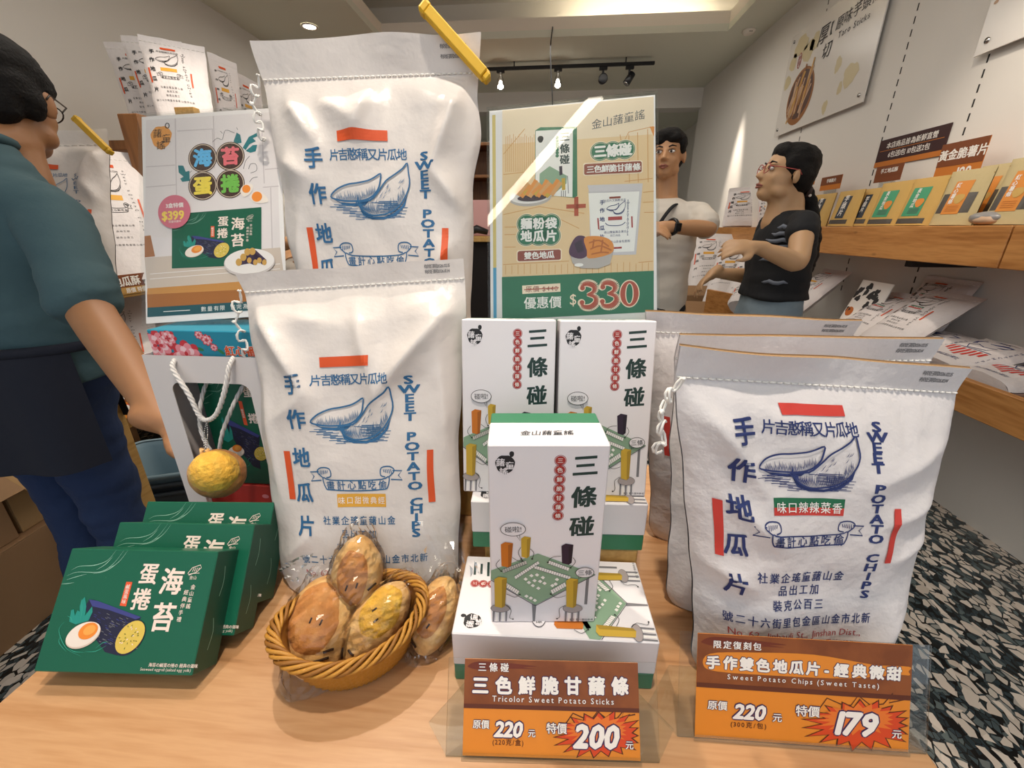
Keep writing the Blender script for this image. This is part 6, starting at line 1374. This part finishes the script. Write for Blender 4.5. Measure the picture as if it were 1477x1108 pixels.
for z in (1.45, 1.8, 2.12):
    m = MB(); m.box(-1.85, 5.15, z, -.10, 5.549, z + .03, 'post_wood', .003); m.build('shelf', e)
for i, (x, z, col) in enumerate(((-.30, 1.481, 'red_paper'), (-.5, 1.481, 'dark_void'), (-.32, 1.831, 'tag_orange'), (-.62, 1.831, 'red_paper'))):
    m = MB(); m.box(x, 5.2, z, x + .14, 5.4, z + .22, col, .003); o = m.build('gift_carton'); tag(o, ('red carton on the lower shelf of the rear cabinet', 'black carton on the lower shelf of the rear cabinet', 'orange carton on the upper shelf of the rear cabinet', 'red carton on the upper shelf of the rear cabinet')[i], 'box', 'cartons in the rear cabinet')
# ------------------------------------------------------------------ people
mat('skin_a', '#a8764f', 0.5, sub=.06); mat('skin_b', '#c08f66', 0.5, sub=.06); mat('skin_c', '#c39a72', 0.5, sub=.06); mat('hair_black', '#100d0c', 0.7, spec=.25, bump=.4, bscale=180); mat('eye_white', '#e6e0da', 0.3); mat('eye_dark', '#1a1210', 0.2); mat('lip', '#9a5a4c', 0.5); mat('brow', '#1c1512', 0.7)
mat('teal_cloth', '#415c63', 0.85, bump=.25, bscale=25); mat('navy_apron', '#171b2a', 0.85, bump=.2, bscale=25); mat('denim', '#1d3157', 0.85, bump=.25, bscale=40); mat('white_cloth', '#d8d0c4', 0.85, bump=.2, bscale=22); mat('black_cloth', '#141519', 0.85, bump=.2, bscale=25); mat('dark_trousers', '#14161f', 0.85); mat('pale_denim', '#7a8a94', 0.85, bump=.25, bscale=40); mat('grey_print', '#6e7480', 0.7); mat('watch_black', '#17181b', 0.3); mat('frame_dark', '#2a1d16', 0.35); mat('scrunchie', '#3a2a26', 0.7); mat('pearl', '#e9e2d6', 0.3); mat('shoe', '#222226', 0.6); mat('glasses_red', '#b4504a', 0.4)

def fuse(mb, name, material, parent, voxel=.008, smooth=4, wrinkle=0.0, wscale=8, seed=0):
    """melt overlapping closed volumes into one continuous skin"""
    o = mb.build('melt'); r = o.modifiers.new('r', 'REMESH'); r.mode = 'VOXEL'; r.voxel_size = voxel
    s_ = o.modifiers.new('s', 'SMOOTH'); s_.factor = .5; s_.iterations = smooth
    bpy.context.view_layer.update()
    me = bpy.data.meshes.new_from_object(o.evaluated_get(bpy.context.evaluated_depsgraph_get())); old = o.data; bpy.data.objects.remove(o); bpy.data.meshes.remove(old)
    if wrinkle:
        for v in me.vertices:
            p = v.co; q = noise.noise(Vector((p.x * wscale + seed, p.y * wscale, p.z * wscale * 1.7))); q2 = abs(noise.noise(Vector((p.x * wscale * .8, p.y * wscale * .8 + seed, p.z * wscale * 2.4)))) - .25
            v.co = p + v.normal * wrinkle * (q * .8 + q2)
    me.materials.clear(); me.materials.append(MATS[material]); me.polygons.foreach_set('use_smooth', [True] * len(me.polygons)); me.polygons.foreach_set('material_index', [0] * len(me.polygons)); me.name = name
    ob = bpy.data.objects.new(name, me); COL.objects.link(ob); ob.parent = parent; ob.matrix_parent_inverse = parent_inv(parent)
    return ob
def limb(mb, pts, rad, n=12, k=5):
    q = smoothline([(*p, r) for p, r in zip([tuple(p) for p in pts], rad)], k); P = [Vector(a[:3]) for a in q]; R = [max(.003, a[3]) for a in q]
    d0 = (P[0] - P[1]).normalized(); d1 = (P[-1] - P[-2]).normalized()
    P = [P[0] + d0 * R[0] * .85, P[0] + d0 * R[0] * .5] + P + [P[-1] + d1 * R[-1] * .5, P[-1] + d1 * R[-1] * .85]; R = [R[0] * .35, R[0] * .85] + R + [R[-1] * .85, R[-1] * .35]
    mb.tube(P, R, 'skin_a', n)
def orient_sphere(mb, c, A, B, Cc, ra, rb, rc, n=18):
    c = Vector(c)
    def f(u, v):
        th = 2 * math.pi * u; ph = math.pi * (v - .5); return c + A * ra * math.cos(ph) * math.cos(th) + B * rb * math.cos(ph) * math.sin(th) + Cc * rc * math.sin(ph)
    mb.grid(f, n, n // 2 + 2, 'skin_a', wrapu=True, flip=A.cross(B).dot(Cc) < 0)
def torso(mb, rows, R, F):
    rings = []
    for c, hw, hd in rows:
        c = Vector(c); rings.append([c + R * hw * (abs(math.cos(a)) ** .85 * (1 if math.cos(a) > 0 else -1)) + F * hd * (abs(math.sin(a)) ** .85 * (1 if math.sin(a) > 0 else -1)) for a in [2 * math.pi * k / 28 for k in range(28)]])
    if R.cross(F).z < 0: rings = [r[::-1] for r in rings]
    mb.loft(rings, 'skin_a')
def hand(mb, w, d, n, s=1.0, curl=.5, side=1):
    """w wrist, d pointing direction, n back-of-hand normal; five separate fingers"""
    d = d.normalized(); n = (n - d * n.dot(d)).normalized(); t = d.cross(n) * side
    orient_sphere(mb, w + d * .045 * s, d, t, n, .055 * s, .040 * s, .017 * s)
    limb(mb, [w - d * .03 * s, w + d * .02 * s], [.026 * s, .027 * s], 10, 2)
    for i, (off, L) in enumerate(((.030, .066), (.010, .074), (-.010, .069), (-.029, .054))):
        p = w + d * .080 * s + t * off * s; c1 = curl * (.8 + .12 * i); a1 = p + (d * math.cos(c1 * .6) - n * math.sin(c1 * .6)) * L * .42 * s + t * off * .18 * s; a2 = a1 + (d * math.cos(c1 * 1.5) - n * math.sin(c1 * 1.5)) * L * .34 * s; a3 = a2 + (d * math.cos(c1 * 2.1) - n * math.sin(c1 * 2.1)) * L * .28 * s
        limb(mb, [p - d * .02 * s, p, a1, a2, a3], [.0092 * s, .0094 * s, .0086 * s, .0080 * s, .0066 * s], 8, 3)
    b = w + d * .025 * s + t * .030 * s; limb(mb, [b - t * .012 * s, b + t * .018 * s + d * .018 * s - n * .006 * s, b + t * .026 * s + d * .042 * s - n * .014 * s, b + t * .022 * s + d * .062 * s - n * .022 * s], [.012 * s, .0115 * s, .0098 * s, .0078 * s], 8, 3)
def head_parts(mb, c, F, U, R, s=1.0):
    P = lambda r, f, u: c + (R * r + F * f + U * u) * s
    orient_sphere(mb, P(0, -.012, .030), R, F, U, .075 * s, .094 * s, .086 * s, 24)
    orient_sphere(mb, P(0, .020, -.030), R, F, U, .061 * s, .068 * s, .080 * s, 22)
    orient_sphere(mb, P(0, .044, -.083), R, F, U, .036 * s, .040 * s, .030 * s, 16)
    for sg in (-1, 1):
        orient_sphere(mb, P(sg * .033, .054, -.028), R, F, U, .024 * s, .021 * s, .026 * s, 12)      # cheek
        orient_sphere(mb, P(sg * .044, .016, -.070), R, F, U, .020 * s, .036 * s, .026 * s, 12)      # jaw corner
        orient_sphere(mb, P(sg * .077, -.012, -.012), (R * .9 - F * .4 * sg).normalized(), (F * .9 + R * .4 * sg).normalized(), U, .009 * s, .019 * s, .032 * s, 12)   # ear
        orient_sphere(mb, P(sg * .028, .074, .020), R, F, U, .022 * s, .012 * s, .008 * s, 10)       # brow ridge
        orient_sphere(mb, P(sg * .011, .096, -.030), R, F, U, .008 * s, .009 * s, .007 * s, 8)       # nostril wing
    limb(mb, [P(0, .078, .016), P(0, .092, -.006), P(0, .104, -.026)], [.009 * s, .0095 * s, .0115 * s], 8, 3)
    orient_sphere(mb, P(0, .084, -.058), R, F, U, .022 * s, .010 * s, .010 * s, 10)                  # mouth mound
    limb(mb, [P(0, -.020, -.05), P(0, -.034, -.12), P(0, -.045, -.185)], [.054 * s, .053 * s, .062 * s], 14, 3)
    return P
def face_details(P, e, R, F, U, s=1.0, gaze=0.0, glasses=None, mouth_open=.0):
    for sg in (-1, 1):
        m = MB(); c = P(sg * .030, .076, .004); orient_sphere(m, c, R, F, U, .0150 * s, .0085 * s, .0072 * s, 12); m.names[:] = ['eye_white']
        m.sphere(c + F * .0062 * s + R * gaze * s, (.0062 * s, .0062 * s, .0062 * s), 'eye_dark', 10, 8); m.build('eye', e)
        m = MB(); m.tube([P(sg * .014, .0835, .024), P(sg * .030, .0830, .030), P(sg * .047, .070, .026)], [.0028 * s, .0034 * s, .0018 * s], 'brow', 6); m.build('eyebrow', e)
        m = MB(); m.tube([P(sg * .013, .0845, .009), P(sg * .030, .0855, .0125), P(sg * .046, .074, .008)], [.0014 * s, .0018 * s, .0012 * s], 'brow', 6); m.build('upper_eyelid', e)
    m = MB(); m.tube([P(-.022, .081, -.060), P(-.008, .0925, -.056), P(0, .0925, -.0575), P(.008, .0925, -.056), P(.022, .081, -.060)], [.002 * s, .0045 * s, .004 * s, .0045 * s, .002 * s], 'lip', 8)
    m.tube([P(-.020, .081, -.062), P(0, .0925, -.068 - mouth_open), P(.020, .081, -.062)], [.002 * s, .0055 * s, .002 * s], 'lip', 8); m.build('lips', e)
    if glasses:
        m = MB()
        for sg in (-1, 1):
            m.tube([P(sg * .031 + .024 * math.cos(a), .096 - .004 * abs(math.cos(a)), .002 + .019 * math.sin(a)) for a in [2 * math.pi * k / 18 for k in range(18)]], .0016 * s, glasses, 6, closed=True)
            m.tube([P(sg * .055, .092, .008), P(sg * .078, .06, .008), P(sg * .083, -.01, .010), P(sg * .082, -.025, -.004)], .0018 * s, glasses, 6)
        m.tube([P(-.008, .098, .004), P(0, .101, .007), P(.008, .098, .004)], .0016 * s, glasses, 6); m.build('glasses', e)
def hair_cap(e, P, R, F, U, s=1.0, extra=(), voxel=.006, back=1.0):
    m = MB()
    orient_sphere(m, P(0, -.020, .050), R, F, U, .081 * s, .097 * s, .074 * s, 22)
    orient_sphere(m, P(0, -.052, .010), R, F, U, .076 * s, .060 * s, .080 * s * back, 20)
    for sg in (-1, 1): orient_sphere(m, P(sg * .066, .004, .032), R, F, U, .018 * s, .040 * s, .036 * s, 14)
    for (r, f, u, a, b, c_) in extra: orient_sphere(m, P(r, f, u), R, F, U, a * s, b * s, c_ * s, 14)
    return fuse(m, 'hair', 'hair_black', e, voxel, 2, .004, 26)
def legs(mb, hips, R, F, k, r=1.0, stance=.09, zb=0.0):
    for sg in (-1, 1):
        h = hips + R * sg * stance; limb(mb, [h + Z * .02 * k, h - Z * .02, Vector((h.x, h.y, .48 * k)) + F * .015, Vector((h.x, h.y, .28 * k)) - F * .01, Vector((h.x, h.y, .085 * k + zb)) - F * .01], [.088 * r, .086 * r, .060 * r, .056 * r, .040 * r], 14, 4)
def shoes(e, hips, R, F, stance=.09):
    for sg in (-1, 1):
        h = hips + R * sg * stance; m = MB(); limb(m, [Vector((h.x, h.y, .045)) - F * .05, Vector((h.x, h.y, .045)) + F * .04, Vector((h.x, h.y, .032)) + F * .15], [.042, .042, .030], 10, 4); m.names[:] = ['shoe']; m.build('shoe', e)

# --- person in the teal shirt, seen from behind at the left
def teal_person():
    F = Vector((.12, .99, 0)).normalized(); R = Vector((F.y, -F.x, 0)); C0 = Vector((-1.21, .87, 0)); k = .985
    e = thing('person', 'person in a teal shirt and navy apron at the left, seen from behind, wearing glasses', 'person', C0)
    hc = atD(8, 142, .93); HF = Vector((-.42, .90, -.12)).normalized(); HR = Vector((HF.y, -HF.x, 0)).normalized(); HU = HR.cross(HF).normalized()
    sh = {1: C0 + R * .185 + Z * 1.285, -1: C0 - R * .195 + Z * 1.325}
    el = {1: atD(130, 448, .80), -1: C0 - R * .25 + F * .04 + Z * 1.06}; wr = {1: atD(234, 606, .755), -1: C0 - R * .27 + F * .06 + Z * .83}
    b = MB(); P = head_parts(b, hc, HF, HU, HR)
    nb = C0 + Z * 1.40; limb(b, [hc - HF * .03 - HU * .10, nb + Z * .01], [.056, .066], 14, 3)
    torso(b, [(C0 - R * .03 + Z * .84, .13, .10), (C0 - R * .015 + Z * .92, .150, .112), (C0 + Z * 1.05, .145, .10), (C0 + Z * 1.2, .165, .11), (C0 + Z * 1.30, .150, .095), (C0 + Z * 1.36, .095, .068), (C0 + Z * 1.41, .058, .055)], R, F)
    for sg in (1, -1):
        limb(b, [sh[sg] - R * sg * .03, sh[sg], sh[sg].lerp(el[sg], .5), el[sg], el[sg].lerp(wr[sg], .35), wr[sg]], [.054, .055, .046, .038, .036, .025], 14, 4)
        d = (wr[sg] - el[sg]).normalized(); d = (d + Vector((.7, .6, .15))).normalized() if sg > 0 else d; hand(b, wr[sg], d, (Z * .5 + R * sg).normalized(), 1.0, .45, sg)
    legs(b, C0 - R * .065 + Z * .86, R, F, k, .85, .078)
    fuse(b, 'body', 'skin_a', e, .0065, 5)
    m = MB()       # shirt
    torso(m, [(C0 + Z * .93, .175, .130), (C0 + Z * 1.0, .168, .125), (C0 + Z * 1.12, .172, .128), (C0 + Z * 1.23, .184, .128), (C0 + Z * 1.30, .170, .112), (C0 + Z * 1.385, .122, .088), (C0 + Z * 1.43, .084, .076)], R, F)
    for sg in (1, -1): limb(m, [sh[sg] - R * sg * .06 + Z * .03, sh[sg], sh[sg].lerp(el[sg], .5), sh[sg].lerp(el[sg], .88)], [.060, .064, .060, .062], 16, 4)
    fuse(m, 'shirt', 'teal_cloth', e, .009, 4, .010, 9, 3)
    m = MB(); cc = C0 + Z * 1.43 + F * .01     # collar band
    m.tube([cc + R * .080 * math.cos(a) + F * .074 * math.sin(a) + Z * (.012 - .012 * math.sin(a)) for a in [2 * math.pi * q / 24 for q in range(24)]], .011, 'teal_cloth', 8, closed=True); m.build('collar', e)
    m = MB(); legs(m, C0 - R * .065 + Z * .87, R, F, k, 1.04, .078, .02); torso(m, [(C0 - R * .055 + Z * .80, .140, .112), (C0 - R * .03 + Z * .90, .160, .124), (C0 + Z * .985, .160, .122)], R, F)
    fuse(m, 'jeans', 'denim', e, .010, 4, .009, 9, 5); shoes(e, C0 - R * .065, R, F, .078)
    # apron wrapped from the front round the back, open at the right hip
    m = MB()
    def ap(u, v):
        a = math.radians(100 + 240 * u); z = .74 + .29 * v; fl = 1 + .10 * (1 - v); w = .012 * math.sin(a * 7 + 1) * (1 - v)
        return C0 + Z * z + R * (.190 * fl + w) * math.cos(a) + F * (.146 * fl + w) * math.sin(a)
    m.grid(ap, 60, 14, 'navy_apron'); m.build('apron', e)
    m = MB(); m.tube([C0 + Z * 1.02 + R * .190 * math.cos(a) + F * .146 * math.sin(a) for a in [2 * math.pi * q / 40 for q in range(40)]], .007, 'navy_apron', 8, closed=True, squash=1.6); m.build('apron_string', e)
    hair_cap(e, P, HR, HF, HU, 1.0, ((0, .040, .085, .060, .040, .032), (0, -.070, -.030, .062, .040, .050), (.060, -.035, -.005, .022, .035, .05), (-.060, -.035, -.005, .022, .035, .05)))
    face_details(P, e, HR, HF, HU, 1.0, 0, 'frame_dark')
teal_person()

# --- woman in the black top, profile to the left
def black_top_person():
    F = Vector((-1, .10, 0)).normalized(); R = Vector((F.y, -F.x, 0)); hc = atD(1133, 252, 1.67)
    C0 = Vector((hc.x + .045, hc.y, 0)); k = .93
    e = thing('person', 'woman with a long ponytail in a black top and pale jeans, looking up', 'person', C0)
    HF = Vector((-1, .02, .22)).normalized(); HR = Vector((HF.y, -HF.x, 0)).normalized(); HU = HR.cross(HF).normalized(); s = .97
    sh = {1: C0 + R * .155 + Z * 1.275, -1: C0 - R * .155 + Z * 1.275}
    el = {-1: atD(1150, 378, 1.50), 1: C0 + R * .20 + Z * 1.05 + F * .02}; wr = {-1: atD(1092, 357, 1.47), 1: C0 + R * .12 + F * .22 + Z * 1.07}
    b = MB(); P = head_parts(b, hc, HF, HU, HR, s)
    nb = C0 + Z * 1.33; limb(b, [hc - HF * .03 - HU * .10, hc.lerp(nb, .6) - F * .015, nb], [.044, .043, .054], 14, 3)
    rows = [(C0 + Z * .80, .15, .11), (C0 + Z * .87, .165, .125), (C0 + Z * 1.0, .130, .100), (C0 + Z * 1.15, .145, .105), (C0 + Z * 1.25, .145, .092), (C0 + Z * 1.31, .09, .065), (C0 + Z * 1.335, .055, .05)]
    torso(b, rows, R, F)
    for sg in (1, -1):
        limb(b, [sh[sg] - R * sg * .03, sh[sg], sh[sg].lerp(el[sg], .5), el[sg], el[sg].lerp(wr[sg], .35), wr[sg]], [.042, .044, .040, .034, .034, .021], 14, 4)
        d = (wr[sg] - el[sg]).normalized(); hand(b, wr[sg], (d + Vector((0, 0, -.25 if sg < 0 else -.9))).normalized(), (Z * .7 - R * sg * -.6).normalized() if sg < 0 else (F + Z * .3).normalized(), .92, .55, sg)
    legs(b, C0 + Z * .82, R, F, k, .85); fuse(b, 'body', 'skin_c', e, .0065, 5)
    m = MB()
    torso(m, [(C0 + Z * .985, .160, .128), (C0 + Z * 1.03, .155, .118), (C0 + Z * 1.10, .155, .116), (C0 + Z * 1.17, .158, .116), (C0 + Z * 1.25, .150, .098), (C0 + Z * 1.305, .105, .078), (C0 + Z * 1.33, .075, .066)], R, F)
    for sg in (1, -1): limb(m, [sh[sg] - R * sg * .04 + Z * .008, sh[sg], sh[sg].lerp(el[sg], .22)], [.052, .056, .058], 16, 4)
    fuse(m, 'top', 'black_cloth', e, .009, 4, .008, 9, 7)
    m = MB(); legs(m, C0 + Z * .83, R, F, k, 1.08, .085, .02); torso(m, [(C0 + Z * .76, .150, .115), (C0 + Z * .86, .168, .126), (C0 + Z * .995, .150, .110)], R, F); fuse(m, 'jeans', 'pale_denim', e, .010, 4, .007, 9, 8); shoes(e, C0, R, F, .085)
    # pale brush print on the chest
    m = MB()
    for i, (u, z, w) in enumerate(((.40, 1.215, .022), (.46, 1.19, .035), (.50, 1.165, .05), (.54, 1.14, .065), (.56, 1.115, .07), (.54, 1.09, .06), (.50, 1.005, .04))):
        pts = []
        for q in range(7):
            a = math.radians(-62 + (q - 3) * w * 190); pts.append(C0 + Z * (z + .055 + .004 * math.sin(q * 2 + i)) + R * .160 * math.sin(a) + F * .119 * math.cos(a))
        m.tube(pts, [.002, .007, .009, .009, .009, .007, .002], 'grey_print', 6)
    m.build('chest_print', e)
    hair_cap(e, P, HR, HF, HU, s, ((0, .044, .078, .058, .036, .034), (0, -.070, -.010, .060, .045, .060), (.062, -.030, .012, .022, .04, .05), (-.062, -.030, .012, .022, .04, .05)))
    m = MB(); t0 = P(0, -.110, -.040)
    limb(m, [t0 + Z * .01, t0 - F * .025 - Z * .05, t0 - F * .050 - Z * .14, t0 - F * .060 - Z * .25, t0 - F * .045 - Z * .36, t0 - F * .015 - Z * .44], [.018, .026, .034, .038, .032, .010], 12, 4); fuse(m, 'ponytail', 'hair_black', e, .007, 2, .006, 20)
    m = MB(); m.tube([t0 + HU * .002 + R * .024 * math.cos(a) + Z * .022 * math.sin(a) for a in [2 * math.pi * q / 14 for q in range(14)]], .009, 'scrunchie', 8, closed=True)
    for q in range(5): a = 2 * math.pi * q / 5; m.sphere(t0 + R * .03 * math.cos(a) + Z * .03 * math.sin(a) - F * .004, .006, 'pearl', 8, 6)
    m.build('hair_tie', e)
    face_details(P, e, HR, HF, HU, s, 0, 'glasses_red')
black_top_person()

# --- man in the white t-shirt at the back
def white_shirt_person(label, hc, HF, F, k, sh_w, arms, detail=True, strap=True):
    HF = Vector(HF).normalized(); HR = Vector((HF.y, -HF.x, 0)).normalized(); HU = HR.cross(HF).normalized(); F = Vector(F).normalized(); R = Vector((F.y, -F.x, 0))
    C0 = Vector((hc.x, hc.y, 0)) - F * .03; top = hc.z; zs = top - .275
    e = thing('person', label, 'person', C0)
    b = MB(); P = head_parts(b, hc, HF, HU, HR); limb(b, [hc - HF * .03 - HU * .10, C0 + Z * (zs + .07)], [.054, .062], 14, 3)
    rows = lambda g, dz=0: [(C0 + Z * (zs - .52 + dz), .150 + g, .105 + g), (C0 + Z * (zs - .44), .165 + g, .115 + g), (C0 + Z * (zs - .28), .150 + g, .105 + g), (C0 + Z * (zs - .12), .172 + g, .112 + g), (C0 + Z * (zs), .165 + g, .098 + g), (C0 + Z * (zs + .055), .10 + g, .070 + g * .7), (C0 + Z * (zs + .08), .062 + g * .5, .055 + g * .5)]
    torso(b, rows(0), R, F); sh = {sg: C0 + R * sg * sh_w + Z * (zs - .005) for sg in (1, -1)}
    for sg, (el, wr, hd, hn) in arms.items():
        limb(b, [sh[sg] - R * sg * .03, sh[sg], sh[sg].lerp(el, .5), el, el.lerp(wr, .35), wr], [.052, .052, .044, .039, .039, .026], 14, 4); hand(b, wr, Vector(hd), Vector(hn), 1.0, .5, sg)
    legs(b, C0 + Z * (zs - .50), R, F, 1.0, .9); fuse(b, 'body', 'skin_b', e, .0068, 5)
    m = MB(); torso(m, rows(.016), R, F)
    for sg, (el, wr, hd, hn) in arms.items(): limb(m, [sh[sg] - R * sg * .05 + Z * .01, sh[sg], sh[sg].lerp(el, .45), sh[sg].lerp(el, .74)], [.058, .061, .063, .068], 16, 4)
    fuse(m, 't_shirt', 'white_cloth', e, .010, 4, .009, 8, 4)
    m = MB(); legs(m, C0 + Z * (zs - .50), R, F, 1.0, 1.1, .085, .02); torso(m, [(C0 + Z * (zs - .60), .15, .115), (C0 + Z * (zs - .50), .172, .125), (C0 + Z * (zs - .44), .165, .12)], R, F); fuse(m, 'trousers', 'dark_trousers', e, .011, 4, .006, 8, 2); shoes(e, C0, R, F, .085)
    hair_cap(e, P, HR, HF, HU, 1.0, ((0, .052, .078, .066, .038, .036), (.03, .066, .066, .040, .022, .024), (-.03, .066, .066, .040, .022, .024), (.068, .018, .040, .016, .03, .04), (-.068, .018, .040, .016, .03, .04), (0, -.07, -.02, .06, .04, .05)))
    face_details(P, e, HR, HF, HU, 1.0, .002)
    if strap:
        m = MB(); a = [C0 - R * .085 + F * (-.02) + Z * (zs + .062), C0 - R * .075 + F * .125 + Z * (zs + .02), C0 - R * .01 + F * .160 + Z * (zs - .10), C0 + R * .09 + F * .160 + Z * (zs - .25), C0 + R * .18 + F * .08 + Z * (zs - .38)]
        m.tube(smoothline([tuple(p) for p in a], 5), .012, 'black_cloth', 8, squash=.45); m.build('bag_strap', e)
    return e, arms
hc = atD(964, 224, 2.1); F_ = Vector((-.55, -.83, 0)).normalized(); R_ = Vector((F_.y, -F_.x, 0))
A_ = {-1: (atD(1022, 330, 2.03), atD(962, 327, 1.93), (-1, -.1, .0), (0, -.5, .9)), 1: (Vector((hc.x, hc.y, 0)) + R_ * .24 + Z * 1.17, atD(925, 330, 1.95), (.6, -.4, 0), (0, -.5, .9))}
eW, _ = white_shirt_person('man in a white t-shirt with a black shoulder strap and watch, behind the price poster', hc, (-.42, -.90, .02), F_, 1.0, .185, A_)
el, wr = A_[-1][0], A_[-1][1]; d = (wr - el).normalized(); q = wr - d * .035; s1 = d.cross(Z).normalized(); s2 = s1.cross(d)
m = MB(); m.tube([q + (s1 * math.cos(a) + s2 * math.sin(a)) * .032 for a in [2 * math.pi * k / 18 for k in range(18)]], .008, 'watch_black', 8, closed=True, squash=1.6); tw = (CAMP - q).normalized(); nn = (tw - d * tw.dot(d)).normalized(); m.fbox(q + nn * .029 - d * .019 - nn.cross(d) * .019, d, nn.cross(d), nn if d.cross(nn.cross(d)).dot(nn) > 0 else -nn, .038, .038, .010, 'watch_black', .003); m.build('wristwatch', eW)
# a fourth shopper glimpsed in the gap between the left poster and the tall sack
hc = atD(420, 225, 2.5); F_ = Vector((.5, -.86, 0)).normalized(); R_ = Vector((F_.y, -F_.x, 0)); c_ = Vector((hc.x, hc.y, 0))
white_shirt_person('person in a white top glimpsed between the left poster and the tall sack', hc, (.6, -.8, -.1), F_, 1.0, .18, {1: (c_ + R_ * .22 + Z * (hc.z - .56), atD(420, 350, 2.2), (1, -.1, -.2), (0, -.5, .9)), -1: (c_ - R_ * .23 + Z * (hc.z - .56), atD(445, 365, 2.2), (-.6, -.5, 0), (0, -.5, .9))}, strap=False)
# ------------------------------------------------------------------ the lettering helper leaves with its glyphs stored
bpy.data.objects.remove(_fo)
